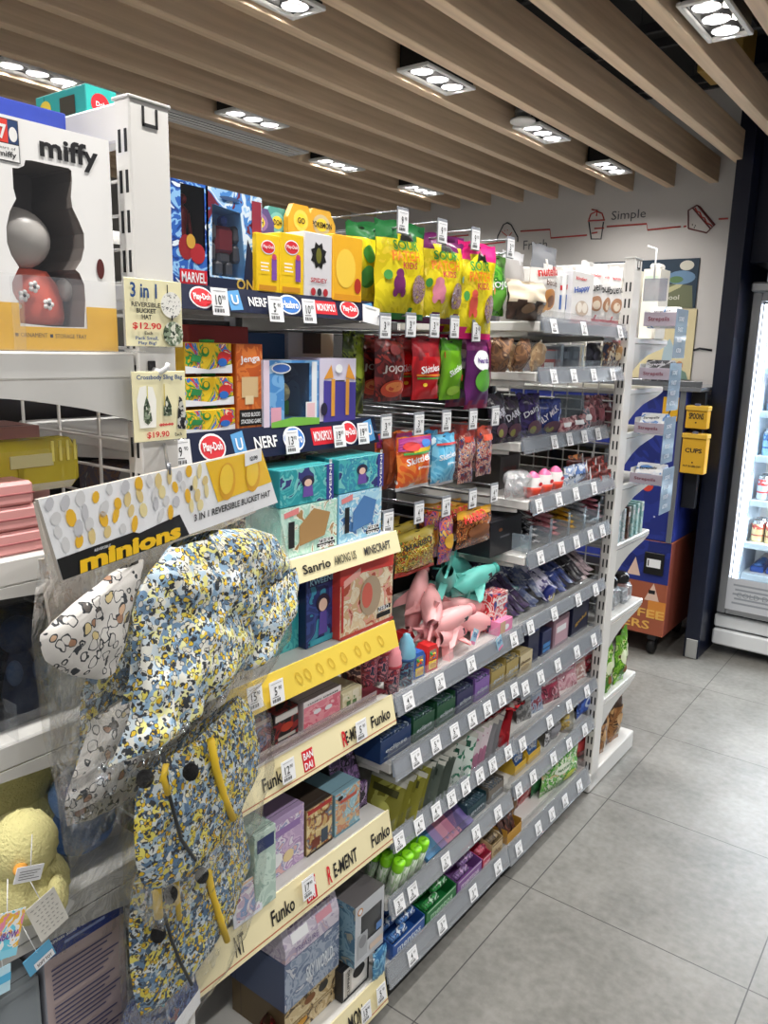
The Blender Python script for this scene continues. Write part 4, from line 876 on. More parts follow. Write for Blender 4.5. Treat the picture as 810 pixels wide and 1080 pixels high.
# ================================================================== toy bay goods
def cbox(name, u0, v0, u1, v1, x, d, key, front, deco, label, cat='toy box', group=None, side=None, top=None, sdeco=(), z=None, rz=0):
    y, w, zb, h = slot(u0, v0, u1, v1, x); zt = zb+h
    if key: zb = Z(key)+.0004
    if z is not None: zb = z
    o = carton(name, w, zt-zb, d, front, deco, side, top, None, sdeco); put(o, (x, y, zb), FACE_X+rz); return tag(o, label, cat, group)
TX = -1.005
def windowed(name, label, u0, v0, u1, v1, x, d, key, shell, win, back, deco=(), cat='toy box', side=None):
    """carton with a real window opening; returns root, width, height"""
    y, w, zb, h = slot(u0, v0, u1, v1, x); zt = zb+h; zb = Z(key)+.0004; h = zt-zb
    t = thing(name, label, cat, (x, y, zb), FACE_X)
    b = MB(); wp = [((a-.5)*w, c*h) for a, c in win]
    holed(b, [(-w/2, 0), (w/2, 0), (w/2, h), (-w/2, h)], wp, shell)
    s_ = side or shell
    b.quad((-w/2, 0, 0), (-w/2, 0, h), (-w/2, d, h), (-w/2, d, 0), s_); b.quad((w/2, 0, 0), (w/2, d, 0), (w/2, d, h), (w/2, 0, h), s_)
    b.quad((-w/2, 0, h), (w/2, 0, h), (w/2, d, h), (-w/2, d, h), s_); b.quad((-w/2, 0, 0), (-w/2, d, 0), (w/2, d, 0), (w/2, 0, 0), s_); b.quad((-w/2, d, 0), (-w/2, d, h), (w/2, d, h), (w/2, d, 0), s_)
    n = len(wp); dd = d*.8; b.add([(p[0], 0, p[1]) for p in wp]+[(p[0], dd, p[1]) for p in wp], [(i, n+i, n+(i+1) % n, (i+1) % n) for i in range(n)]+[tuple(range(n, 2*n))], back)
    put_deco(b, deco, w, h); b.build('carton', t)
    b = MB(); b.add([(p[0], .002, p[1]) for p in wp], [tuple(range(n))], clear(gloss=.05, rough=.05, name='box_window')); b.build('window', t)
    return t, w, h
REC = lambda a, c, e, g: [(a, e), (c, e), (c, g), (a, g)]
# top shelf -------------------------------------------------------------------
t, w, h = windowed('figure_box', 'tall blue window box with a dark red toy figure, nearest the upright', 182, 297, 219, 196, TX, .07, 'T1', art(('#2f62b8', '#8fc0ea', '#2f62b8', '#1d3f8a', '#dfeaf4'), 30), REC(.27, .9, .36, .97), mat('#14141c', .5),
    [('d', .38, .38, .2, .12, mat('#8e1a22')), ('d', .68, .33, .2, .1, mat('#a8202a')), ('d', .5, .44, .12, .07, mat('#c99a3a')), ('r', .18, .92, .02, .17, RED), ('t', 'MARVEL', .55, .095, .66, PAPER, .1)])
mr = mat('#8c161e', .3, .3); b = MB(); b.ell((w*.08, .03, h*.86), (w*.1, .014, h*.06), mr); b.lathe([(w*.1, 0), (w*.12, h*.12), (w*.16, h*.3), (w*.2, h*.4), (w*.06, h*.46), (0, h*.47)], (w*.08, .03, h*.36), mt=mr, n=12, sq=.6); f_ = b.build('toy_figure', t)
b = MB(); 
for sx in (-1, 1): b.tube([(w*.08+sx*w*.19, .03, h*.74), (w*.08+sx*w*.25, .03, h*.6), (w*.08+sx*w*.22, .025, h*.45)], [w*.06, w*.05, w*.045], mr)
b.build('arms', f_)
t, w, h = windowed('figure_box', 'blue window box with a bulky grey and red toy robot on the top shelf', 219, 301, 276, 209, TX, .06, 'T1', art(('#4a86cc', '#9cc6ec', '#d8e6f2', '#4a86cc', '#6e2436'), 26), [(.08, .14), (.7, .14), (.6, .8), (.1, .84)], mat('#7db4e4', .5),
    [('p', [(.62, .02), (.98, .02), (.98, .16), (.72, .55)], mat('#15203f')), ('r', .02, .98, .0, .12, mat('#15203f')), ('t', 'ONE', .72, .075, .44, mat('#c9a84a'), .11), ('r', .8, .98, .6, .95, mat('#8e2a3c')), ('d', .4, .92, .18, .02, mat('#35507a'))])
gr_ = mat('#5b5a60', .4, .3); b = MB(); b.box(-w*.24, w*.08, .012, .035, h*.38, h*.66, mat('#7d2430', .35), bev=.006); b.box(-w*.2, w*.02, .014, .034, h*.28, h*.4, gr_, bev=.004); b.box(-w*.13, -w*.02, .012, .03, h*.66, h*.76, mat('#2a4a94', .4), bev=.004); f_ = b.build('toy_robot', t)
for sx, n_ in ((-1, 'arm'), (1, 'arm')):
    b = MB(); cx = -w*.08+sx*w*.22; b.box(cx-w*.07, cx+w*.07, .01, .036, h*.5, h*.68, gr_, bev=.005); b.box(cx-w*.06, cx+w*.06, .012, .034, h*.3, h*.48, gr_, bev=.004); b.build(n_, f_)
    b = MB(); cx = -w*.09+sx*w*.09; b.box(cx-w*.06, cx+w*.06, .012, .036, h*.15, h*.3, gr_, bev=.004); b.build('leg', f_)
YC2 = mat('#eec51c', .4)
for k, (a, c) in enumerate(((271, 295), (295.5, 320.5))):
    cbox('toy_box', a, 304+k*2, c, 249, TX+.01, .05, 'T1', YC2, [('d', .48, .78, .3, .12, PAPER), ('d', .48, .78, .27, .1, PDR), ('t', 'Play-Doh', .48, .78, .46, PAPER, .07), ('r', .62, .84, .24, .6, mat('#7a4aa0')), ('d', .73, .63, .1, .05, mat('#c03a6a')), ('r', .14, .5, .5, .52, PAPER), ('r', .14, .45, .44, .46, PAPER), ('r', .14, .5, .38, .4, PAPER), ('r', .05, .8, .06, .14, mat('#c98a1c'))], f'tall yellow carton with a red oval, {"left" if k == 0 else "right"} of the pair', group='tall yellow cartons')
cbox('toy_box', 321, 309, 350.5, 249, TX+.01, .06, 'T1', mat('#d9d8dc', .4), [('p', [(.5+.3*(1 if i % 2 else .72)*math.cos(i*PI/8), .66+.22*(1 if i % 2 else .72)*math.sin(i*PI/8)) for i in range(16)], BLACK), ('d', .5, .66, .1, .12, mat('#6a6a22')), ('t', 'SPIDEY', .5, .28, .6, mat('#b0303c'), .07), ('d', .3, .1, .09, .06, mat('#b52a34')), ('d', .52, .1, .08, .06, mat('#2a2a34')), ('d', .74, .1, .09, .06, mat('#b52a34'))], 'white carton with a dark jagged window between yellow cartons')
o = cbox('toy_box', 351, 314, 382.5, 252, TX+.012, .06, 'T1', mat('#f0b429', .4), [('d', .42, .5, .34, .3, mat('#f6cf4a')), ('d', .84, .25, .12, .12, mat('#b4301e')), ('r', .05, .95, .0, .1, mat('#e29a1c'))], 'orange-yellow carton with a pale round print at the shelf end')
for k, (u0, u1, vt, c1, c2) in enumerate(((255, 289, 222, '#5a4a7c', '#8d6a9a'), (285, 312, 221, '#4f9a94', '#7cc0b8'), (304, 330, 219, '#e0a82e', '#f2d05a'), (330, 360, 224, '#d9a83a', '#c8b890'))):
    y, w, zb, h = slot(u0, 252, u1, vt, -1.10); zt = zb+h; zb = Z('T1')+.0004
    b = MB(); hh = zt-zb; m1, m2 = mat(c1, .45), mat(c2, .45)
    b.prism([(-w/2, 0), (w/2, 0), (w/2, hh*.86), (w*.3, hh), (-w*.3, hh), (-w/2, hh*.86)], 0, .012, m1); put_deco(b, [('d', .5, .84, .3, .11, m2), ('d', .5, .84, .2, .07, mat('#f0d23c')), ('t', ('DOH', 'DOH', 'GO', 'POKEMON')[k], .5, .84, .3 if k < 3 else .7, INK, .06), ('r', .05, .95, .1, .6, mat('#b7c6d6' if k == 1 else '#e5b62c'))], w, hh)
    o = b.build('toy_card'); put(o, (-1.10-.016*(k % 2), y, zb), FACE_X); tag(o, f'{("purple", "teal", "amber", "mustard lettered")[k]} round topped toy card behind the yellow cartons', 'toy card', 'round topped toy cards')
# second shelf ----------------------------------------------------------------
PLT = art(('#f1c61e', '#f3cf2c', '#e2b21c', '#3aa24a', '#f1c61e', '#2f7fd0', '#e23a36', '#f4e9c8'), 34, .4, seed=2)
base = Z('T2')+.0004
for k in range(3):
    vs = ((424, 453), (387, 425), (348, 385))[k]
    y, w, zb, h = slot(195, vs[1], 248-2*k, vs[0], TX); hh = (.0445, .052, .0545)[k]
    t = thing('dough_set', f'yellow and white dough playset box, {("bottom", "middle", "top")[k]} of a stack of three', 'toy box', (TX, y, base), FACE_X, 'stacked dough sets')
    carton('carton', w, hh-.006, .08, PLT, [('p', [(0, 0), (1, 0), (1, .3), (.5, .12), (0, .24)], mat('#eef0f4', .4)), ('d', .42, .7, .08, .16, mat('#2c8a3c')), ('d', .42, .74, .05, .1, YC2), ('d', .8, .5, .13, .22, mat('#d83434')), ('d', .78, .36, .1, .14, mat('#2f6fc8')), ('p', [(.1, .4), (.3, .36), (.34, .56), (.14, .62)], mat('#2f8a4a'))], side=mat('#e8b91e', .4), parent=t)
    b = MB(); b.lathe([(.012, 0), (.013, .005), (0, .0058)], (w*.22, .03, hh-.0062), mt=mat('#3aa24a', .4), n=12); b.build('lid', t); base += hh
cbox('game_box', 250, 448, 277, 363, TX+.005, .07, 'T2', art(('#d2692a', '#e07c36', '#c45a22', '#d98a4c'), 22, .4), [('t', 'Jenga', .5, .82, .74, PAPER, .1, .08), ('r', .18, .8, .38, .62, mat('#d8b98a')), ('r', .3, .62, .3, .4, mat('#e6cfa4')), ('r', .08, .92, .05, .24, mat('#17130f')), ('t', 'WOOD BLOCKS', .5, .18, .7, PAPER, .05), ('t', 'STACKING GAME', .5, .1, .76, PAPER, .05)], 'tall orange wooden block game box on the second toy shelf', 'game box', side=mat('#b8551e', .4))
t, w, h = windowed('playset_box', 'pale blue and pink window box with a green backdrop on the second toy shelf', 278, 447, 336.5, 380, TX+.01, .08, 'T2', art(('#4f8fd0', '#79b0e2', '#4f8fd0', '#a9c9ea'), 18), [(.36, .12), (.82, .12), (.82, .96), (.3, .96), (.36, .7)], art(('#3d5c86', '#4a6f9c', '#3d5c86'), 12), [('r', 0, .1, 0, 1, mat('#e6d4e6')), ('r', .12, .3, .0, .3, mat('#e6a8bc')), ('d', .3, .88, .17, .08, PAPER), ('d', .3, .88, .15, .06, mat('#3a66b8')), ('r', .85, .95, .1, .98, mat('#eaf0f6')), ('r', .74, .93, .08, .36, PAPER), ('r', .76, .91, .12, .34, mat('#f0c8ce')), ('p', [(.12, 0), (1, 0), (1, .1), (.5, .14), (.12, .08)], mat('#7ec04a'))], side=mat('#cfd4e6', .4))
b = MB(); b.grid(lambda u, v: (w*(-.12+.42*u), .05, h*(.13+.3*v*(1-.3*(2*u-1)**2))), 8, 4, mat('#3f8f3c', .6)); f_ = b.build('hill', t)
b = MB(); b.lathe([(.017, 0), (.017, .004), (.007, .006), (.007, .014), (0, .016)], (w*.1, .04, h*.5), (0, -1, .1), mat('#d8cf9a', .5), n=18); b.build('toy_hat', t)
t, w, h = windowed('playset_box', 'purple and white window box with an orange doorway at the end of the second shelf', 337, 443, 375.5, 378, TX+.01, .08, 'T2', mat('#d6d0e4', .4), REC(.42, .68, .14, .66), mat('#c9c3b4', .5), [('p', [(.1, 0), (1, 0), (1, .62), (.1, .66)], mat('#4a3f9a')), ('p', [(.1, .68), (.3, .9), (.36, .7)], mat('#e09a3a')), ('p', [(.7, .7), (.78, .92), (.98, .66)], mat('#e09a3a')), ('r', .3, .4, .1, .68, mat('#e0a03e')), ('r', .7, .8, .1, .68, mat('#e0a03e')), ('d', .5, .84, .1, .07, PAPER), ('d', .1, .22, .09, .1, mat('#26203a'))], side=mat('#bdb5d4', .4))
b = MB(); b.lathe([(.007, 0), (.007, h*.4), (.004, h*.46), (0, h*.46)], (w*.05, .03, h*.15), mt=mat('#e3dccb', .4), n=10); b.build('column', t)
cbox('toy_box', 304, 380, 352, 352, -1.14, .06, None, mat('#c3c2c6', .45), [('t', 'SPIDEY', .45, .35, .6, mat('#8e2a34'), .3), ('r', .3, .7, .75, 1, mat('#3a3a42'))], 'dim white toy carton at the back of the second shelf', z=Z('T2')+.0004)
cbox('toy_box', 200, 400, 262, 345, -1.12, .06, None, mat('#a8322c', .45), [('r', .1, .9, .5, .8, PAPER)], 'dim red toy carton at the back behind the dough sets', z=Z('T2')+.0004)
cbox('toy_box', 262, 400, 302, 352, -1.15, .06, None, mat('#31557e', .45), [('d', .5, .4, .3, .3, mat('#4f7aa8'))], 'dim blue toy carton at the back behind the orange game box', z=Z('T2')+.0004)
# third shelf: mint, light blue and teal boxes stacked two high
def art_box(u0, v0, u1, v1, x, d, key, cols, txt, label, seed, z=None, side='#58b7b4', grp=None):
    return cbox('blind_box', u0, v0, u1, v1, x, d, key, art(cols, 34, .35, seed=seed), [('p', [(.05, .9), (.3, .97), (.3, .85), (.06, .8)], mat('#e58a8a')), ('r', .62, .95, .07, .14, INK), ('r', .66, .93, .16, .22, INK), ('t', txt, .78, .19, .3, PAPER, .1), ('t', txt, .78, .08, .3, PAPER, .07), ('r', .12, .22, .2, .72, INK), ('p', [(.3, .2), (.75, .3), (.85, .75), (.55, .9), (.3, .6)], mat(cols[-1]))], label, 'blind box', grp, side=mat(side, .35), z=z)
z3 = Z('T3')+.0004
lo1 = art_box(296, 586, 356, 525, -.95, .09, 'T3', ('#bfe6d8', '#d2efe2', '#b0dccb', '#e8efe0', '#b08a58'), 'ZERO', 'mint box with a brown creature print, lower left on the third toy shelf', 3, side='#9fd8cc')
lo2 = art_box(357, 574, 403, 513, -.95, .09, 'T3', ('#a9d8ee', '#c4e6f4', '#8fc8e6', '#e0eef4', '#4f7fb8'), 'ZERO', 'light blue box with a blue creature print, lower right on the third toy shelf', 4, side='#86c2e0')
def top_of(o): return o.location.z+max(v.co.z for v in o.data.vertices)
for k, (o_, u0, v0, u1, v1, c, label) in enumerate(((lo1, 295, 527, 352, 476, '#2f9aa4', 'teal box with a purple girl print laid on the mint box'), (lo2, 357, 514, 405, 468, '#3a8fae', 'blue and purple box laid on the light blue box'))):
    y, w, zb, h = slot(u0, v0, u1, v1, -.95)
    o = carton('blind_box', w, .067, .085, art((c, '#4fb4b8', c, '#7ac6c4', '#3a3f7a'), 26, .3, seed=8+k), [('r', .86, 1, 0, 1, mat('#3b3f94')), ('t', 'KWEENIE', .93, .5, .6, PAPER, .1, PI/2), ('d', .5, .62, .12, .16, mat('#2c2440')), ('p', [(.4, .2), (.6, .2), (.58, .5), (.42, .5)], mat('#6a4fa4')), ('d', .5, .58, .07, .1, mat('#e8c4b0'))], side=mat('#2a8a94', .35), top=mat('#44b0b4', .3))
    put(o, (-.95, y, top_of(o_)+.0004), FACE_X); tag(o, label, 'blind box', 'teal boxes on the third toy shelf')
# fourth shelf
cbox('blind_box', 323, 609, 357, 618, -.965, .08, 'T4', art(('#2b3a78', '#3a4f94', '#24306a', '#3a8fae'), 22, .35, seed=3), [('r', .05, .95, .84, .98, mat('#262a62')), ('t', 'KWEENIE', .5, .9, .8, mat('#9fd0ea'), .08), ('d', .5, .58, .2, .13, mat('#2c2036')), ('d', .5, .55, .13, .09, mat('#e8c4b0')), ('p', [(.36, .14), (.64, .14), (.6, .46), (.4, .46)], mat('#5a4aa0')), ('r', .1, .9, .02, .1, mat('#3aa0b4'))], 'navy box with a purple girl print on the fourth toy shelf', 'blind box', side=mat('#1f2a5a', .35))
cbox('blind_box', 359, 599, 414.5, 608, -.945, .11, 'T4', art(('#efe0c4', '#e8d2ae', '#f2e8d4', '#d9b48a', '#e8a89a', '#b4543f'), 30, .35, seed=6), [('p', [(0, 1), (1, 1), (1, .8), (.4, .84), (0, .74)], mat('#d8443c')), ('p', [(.06, .8), (.36, .92), (.36, .82), (.06, .7)], mat('#f0b0a4')), ('r', .02, .06, .1, .75, mat('#c23a34')), ('r', .68, .95, .1, .17, INK), ('r', .7, .95, .2, .26, INK), ('t', 'ZERO', .8, .23, .22, PAPER, .07), ('d', .55, .48, .2, .28, mat('#b9a48a')), ('d', .48, .5, .1, .18, mat('#d86a5a')), ('r', .0, 1, 0, .05, mat('#b8423a'))], 'cream and red open top box at the end of the fourth toy shelf', 'blind box', side=mat('#d8463e', .35), top=mat('#c63a34', .4))
cbox('blind_box', 284, 640, 320, 630, -.985, .08, 'T4', art(('#35a0a8', '#58bcbc', '#2a8a96'), 24, .35, seed=9), [('t', 'KWEENIE', .5, .9, .8, PAPER, .08)], 'teal box behind the hat pack film on the fourth toy shelf', 'blind box')
# fifth shelf
cbox('blind_box', 259, 803, 286, 752, -.97, .08, 'T5', art(('#6a3036', '#8a4a4c', '#4a2a3a', '#5a6a94', '#b48a8a'), 40, .4, seed=12), [('r', .1, .9, .8, .92, mat('#d8c0b4'))], 'dark red and blue box nearest the film bags on the fifth toy shelf', 'blind box')
cbox('blind_box', 289, 786, 315, 742, -.97, .08, 'T5', art(('#1c1a1e', '#2c2628', '#8a2a2a', '#1c1a1e'), 26, .35, seed=13), [('r', .05, .95, .72, .94, mat('#d6d2cc')), ('r', .15, .85, .1, .2, mat('#c9c4bc')), ('d', .5, .45, .25, .14, mat('#b8402c'))], 'black box with a white top band on the fifth toy shelf', 'blind box')
cbox('blind_box', 320, 771, 359.5, 722, -.965, .1, 'T5', art(('#e98a9a', '#f0a4ae', '#e07286', '#f6c4c8'), 24, .35, seed=14), [('r', 0, 1, .8, 1, mat('#e9e2e2')), ('t', 'HAPPY DREAM', .5, .87, .8, INK, .05), ('d', .35, .5, .1, .08, PAPER), ('d', .65, .45, .1, .08, PAPER), ('r', 0, 1, 0, .06, mat('#d65a74'))], 'pink and white box in the middle of the fifth toy shelf', 'blind box', side=mat('#c9bcc0', .4), top=mat('#d8ced2'))
cbox('blind_box', 361, 757, 382, 722, -.965, .09, 'T5', art(('#ece4c4', '#e2d8b0', '#f0ead2', '#8fa06a'), 30, .35, seed=15), [('r', .2, .4, .15, .45, mat('#5a7a4a')), ('r', .5, .7, .15, .4, mat('#6a8a54'))], 'small cream box beside the pink box on the fifth toy shelf', 'blind box', side=mat('#ddd4ae'))
cbox('blind_box', 384, 745, 405, 706, -1.0, .07, 'T5', art(('#3a2428', '#7a2a2a', '#c9a08a', '#3a2428'), 30, .4, seed=16), [], 'dark red box behind the candy cups at the end of the fifth toy shelf', 'blind box')
b = MB(); b.box(-.14, .26, -.0012, 0, 0, .022, clear('#d8c0c8', gloss=.1, tint=.3), bev=.0003); o = put(b.build('shelf_divider'), (-.945, .99, Z('T5')+.0004), FACE_X); tag(o, 'low clear acrylic fence along the fifth toy shelf', 'divider')
# sixth shelf
cbox('blind_box', 274, 916, 321, 846, -.965, .1, 'T6', art(('#c4a8cc', '#d4bcd8', '#b294c0', '#e6dce8', '#9aa0c8', '#e0b4b4'), 30, .35, seed=20), [('r', .25, .9, .68, .8, mat('#9a7ab4')), ('r', .1, .95, .9, 1, mat('#b49cc4')), ('d', .35, .3, .14, .12, PAPER), ('d', .62, .26, .12, .1, mat('#e8d2a0'))], 'lavender box with pastel print on the sixth toy shelf', 'blind box', side=mat('#a58fb4', .4))
cbox('blind_box', 323, 903, 351, 838, -.962, .09, 'T6', art(('#dcc48c', '#e6d4a4', '#caa86a', '#9a5a3a', '#6a7a8a', '#dcc48c'), 34, .35, seed=21), [('r', .05, .95, .88, .97, mat('#b4322e')), ('t', 'HOUSE', .5, .76, .6, mat('#5a2f1c'), .06), ('r', .2, .5, .1, .3, mat('#7a3a2a')), ('r', .55, .8, .1, .4, mat('#3a4a5a')), ('r', .0, 1, 0, .05, mat('#3a2a22'))], 'tan box with a storybook print on the sixth toy shelf', 'blind box', side=mat('#8a7048', .4), top=mat('#3a3028'))
cbox('blind_box', 353, 890, 380, 822, -.96, .09, 'T6', art(('#9fc4d0', '#b8d6de', '#86b0c0', '#d6b48a', '#c98a6a', '#9fc4d0'), 34, .35, seed=22), [('r', .2, .85, .72, .8, mat('#c9584a')), ('d', .2, .86, .1, .05, INK), ('r', 0, 1, 0, .05, mat('#6f9aac'))], 'light blue box with a beach print on the sixth toy shelf', 'blind box', side=mat('#7fa4b2', .4))
cbox('blind_box', 269, 923, 291, 868, -.925, .06, 'T6', art(('#b4ccc0', '#c8dcd0', '#a0bcb0'), 30, .35, seed=23), [('r', .1, .9, .75, .92, mat('#2c3a6a'))], 'pale green box with a navy band before the lavender box', 'blind box', rz=-.0)
b = MB(); w, h = .07, .075; b.box(-w/2, w/2, 0, .0025, 0, h, mat('#dfe2ea', .4)); put_deco(b, [('r', .1, .9, .1, .9, art(('#8aa0c8', '#c8b4c8', '#e6e2e6', '#a05a6a'), 40)), ('r', 0, 1, .94, 1, mat('#e8c4a4'))], w, h); y = onx(272, 930, -.92).y; o = put(b.build('display_card'), (-.9235, y-.02, Z('T6')+.0004), FACE_X, -.1); tag(o, 'blue and white picture card standing beside the film bags', 'card')
t = thing('display_tray', 'black cardboard display tray with a sloped purple printed back, sixth toy shelf', 'display tray', (-.985, 1.232, Z('T6')+.0004), FACE_X)
pm = art(('#4a3a5a', '#8a6a9a', '#2a2430', '#b49cc0'), 40, .4, seed=24); bk_ = mat('#1a171a', .5)
b = MB(); b.prism([(0, 0), (.11, 0), (.11, .19), (.07, .2)], -.046, -.044, bk_); b.prism([(0, 0), (.11, 0), (.11, .19), (.07, .2)], .044, .046, bk_); b.v = [(y_, x_, z_) for x_, y_, z_ in b.v]; b.f = [f[::-1] for f in b.f]; b.build('side_panels', t)
b = MB(); b.quad((-.044, .02, .06), (.044, .02, .06), (.044, .075, .195), (-.044, .075, .195), pm); b.box(-.046, .046, 0, .012, 0, .06, pm); b.build('printed_panel', t)
b = MB(); b.box(-.046, .046, 0, .11, 0, .004, bk_); b.build('tray_base', t)
# lowest shelf
t0 = Z('T7')+.0004
o = cbox('toy_box', 300, 1100, 357, 1015, -.97, .16, 'T7', art(('#c8b48a', '#d6c49c', '#b89e70', '#4a3a28'), 34, .4, seed=30), [('r', .05, .95, .44, .47, mat('#8a744a')), ('d', .45, .74, .1, .12, mat('#7a4a20')), ('d', .7, .76, .09, .14, mat('#2a2a2a')), ('d', .3, .3, .1, .1, mat('#c8902c')), ('t', 'RENEWAL', .5, .9, .7, mat('#6a5430'), .07), ('t', 'COLLECTION', .5, .4, .7, mat('#6a5430'), .06)], 'tan box with small vehicle prints at the bottom of a stack', 'toy box', side=mat('#6b5a3e', .5))
zt_ = top_of(o); o2 = cbox('toy_box', 300, 1020, 358, 985, -.965, .18, None, art(('#8494ac', '#a4b0c2', '#6c7c98', '#c4c8d0'), 30, .35, seed=31), [('t', 'SKY WORLD', .62, .45, .5, mat('#e8eef4'), .3)], 'grey blue box in the middle of the lowest stack', 'toy box', side=mat('#4d5a78', .4), z=zt_+.0004)
zt_ = top_of(o2)
t = thing('figurine_box', 'grey lavender box with a slanted window front on top of the lowest stack', 'toy box', (-.965, o2.location.y, zt_+.0004), FACE_X)
lv = art(('#c3bccb', '#d4ccd8', '#b4a8c0', '#cbb4bc'), 26, .3, seed=33); hw = .084; hh = .2
b = MB(); pr = [(0, 0), (.0, .03), (.06, hh), (.17, hh), (.17, 0)]
b.add([(x_, y_, z_) for x_ in (-hw, hw) for y_, z_ in pr], [(0, 1, 2, 3, 4), (9, 8, 7, 6, 5), (0, 5, 6, 1), (1, 6, 7, 2), (2, 7, 8, 3), (3, 8, 9, 4), (4, 9, 5, 0)], lv)
b.text('TREASURE', -.02, .015, .07, mat('#7a6a9a'), h=.014, y=-.001); b.build('carton', t)
b = MB(); n_ = V((0, -.105, .06)).normalized()*.001; q_ = lambda s_, f: (s_*hw*.78, .06*f+n_.y, .03+(hh-.03)*f+n_.z)
b.quad(q_(-1, .2), q_(1, .2), q_(.9, .92), q_(-.8, .92), art(('#8a7a90', '#b8a8b4', '#6a5a74', '#c4948a'), 40, .1)); b.quad(q_(-.95, .02), q_(-.2, .02), q_(-.2, .14), q_(-.95, .14), PAPER); b.quad(q_(.2, .03), q_(.95, .03), q_(.95, .13), q_(.2, .13), mat('#d89aa8')); b.build('window', t)
t, w, h = None, .1, .165
y0_ = (onx(359, 990, -.925).y+onx(413, 975, -.925).y)/2
zB = onx(372, 1008, -.925).z
o = cbox('toy_box', 360, 1062, 389, 1000, -.95, .07, 'T7', mat('#e6e4e0', .4), [('r', 0, .06, 0, 1, INK), ('r', .94, 1, 0, 1, INK), ('d', .62, .6, .22, .2, mat('#1c1c1e')), ('r', .12, .34, .1, .9, mat('#c9c5bd')), ('t', 'CLIPPING', .22, .5, .7, INK, .1, PI/2), ('r', .06, .94, 0, .08, INK)], 'black and white printed box at the right end of the lowest toy shelf', 'toy box', side=mat('#1d1d20', .4))
zB = top_of(o)+.0005
t = thing('vinyl_figure_box', 'white framed window box with a grey figure print, jutting over the lowest shelf', 'toy box', (-.935, 1.232, zB), FACE_X)
w, h, d = .105, .155, .11; GV = mat('#c9cdd2', .35)
b = MB(); 
holed(b, [(-w/2, 0), (w/2, 0), (w/2, h), (-w/2, h)], [(-w*.3, h*.3), (w*.42, h*.3), (w*.42, h*.78), (-w*.3, h*.78)], GV)
b.quad((-w/2, 0, 0), (-w/2, 0, h), (-w/2, d, h), (-w/2, d, 0), art(('#6f97b0', '#8fb2c4', '#587f9a', '#a8a89a'), 24, .3)); b.quad((w/2, 0, 0), (w/2, d, 0), (w/2, d, h), (w/2, 0, h), GV); b.quad((-w/2, 0, h), (w/2, 0, h), (w/2, d, h), (-w/2, d, h), mat('#6d6a6c', .4)); b.quad((-w/2, d, 0), (-w/2, d, h), (w/2, d, h), (w/2, d, 0), mat('#5a5a62'))
b.quad((-w/2, 0, 0), (-w/2, d, 0), (w/2, d, 0), (w/2, 0, 0), GV)
put_deco(b, [('d', .16, .88, .09, .06, mat('#c98a4a')), ('d', .16, .88, .06, .04, PAPER), ('r', .08, .42, .1, .5, mat('#aeb2b6')), ('d', .25, .36, .13, .1, mat('#8a8c90')), ('r', .72, .92, .34, .46, mat('#5a86c4')), ('r', .5, .95, .1, .2, mat('#d8c4b4'))], w, h); b.build('carton', t)
b = MB(); b.quad((-w*.3, .002, h*.3), (w*.42, .002, h*.3), (w*.42, .002, h*.78), (-w*.3, .002, h*.78), clear(gloss=.08, rough=.05, name='box_window')); b.build('window', t)
b = MB(); b.ell((w*.05, .05, h*.52), (.02, .018, .02), mat('#86888e')); b.lathe([(.014, 0), (.016, .01), (.01, .025), (0, .026)], (w*.05, .05, h*.25), mt=mat('#6a6c74')); b.build('vinyl_figure', t)
o = pouch('snack_bag', .05, .08, .02, art(('#4a86b0', '#7fb4d0', '#2f6a9a', '#d8e2ea'), 30), tf=.05, seed=4); put(o, (-.93, 1.265, Z('T7')+.001), FACE_X); tag(o, 'small blue packet beside the black and white box on the lowest shelf', 'packet')
for k in range(3):
    b = MB(); quilt(b, [(0, -.05, .05), (.03, -.06, .06), (.06, -.05, .05)], .07, art(('#6a1418', '#8c2226', '#4a0e12', '#7a5a4a'), 26, .4, seed=40+k), amp=.008, seed=40+k, nu=12, nv=8); o = b.build('plush_pouch'); put(o, (-.99, .79+.08*k, Z('T7')+.002+.0*k), FACE_X+.3*k); tag(o, f'dark red soft pouch deep on the lowest toy shelf, {nth(k)} from the left', 'soft pouch', 'dark red pouches on the lowest shelf')
def back_row(key, y0, y1, x, hs, cols, where, d=.1, seed=0):  # added filler cartons; their dark inks stand in for shade deep in the shelves
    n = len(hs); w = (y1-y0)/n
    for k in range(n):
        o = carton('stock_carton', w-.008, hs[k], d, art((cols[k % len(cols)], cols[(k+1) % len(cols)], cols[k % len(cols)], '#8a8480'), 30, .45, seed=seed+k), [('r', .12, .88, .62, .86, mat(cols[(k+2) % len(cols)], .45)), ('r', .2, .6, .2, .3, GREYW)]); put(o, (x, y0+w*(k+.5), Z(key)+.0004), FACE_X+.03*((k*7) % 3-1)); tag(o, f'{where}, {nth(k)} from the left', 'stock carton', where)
dim = ('#4a3a48', '#6a4a3a', '#2f3a54', '#7a5a6a', '#3a3a3e', '#54603f')  # dark inks painting the shade at the back of the shelves
back_row('T3', .75, 1.27, -1.13, (.17, .15, .16, .17, .15), dim, 'dark filler box at the back of the third toy shelf', seed=1)
back_row('T4', .75, 1.27, -1.15, (.13, .12, .14, .13, .12), dim[2:]+dim[:2], 'dark filler box at the back of the fourth toy shelf', seed=9)
back_row('T5', .75, 1.27, -1.13, (.12, .1, .125, .11, .12, .1), dim[1:]+dim[:1], 'dark filler box at the back of the fifth toy shelf', seed=17)
back_row('T6', .75, 1.05, -1.15, (.17, .15, .18), dim[3:]+dim[:3], 'dark filler box at the back of the sixth toy shelf', seed=25)
back_row('T7', 1.09, 1.27, -1.16, (.2, .17), dim, 'dark filler box at the back right of the lowest toy shelf', seed=33)
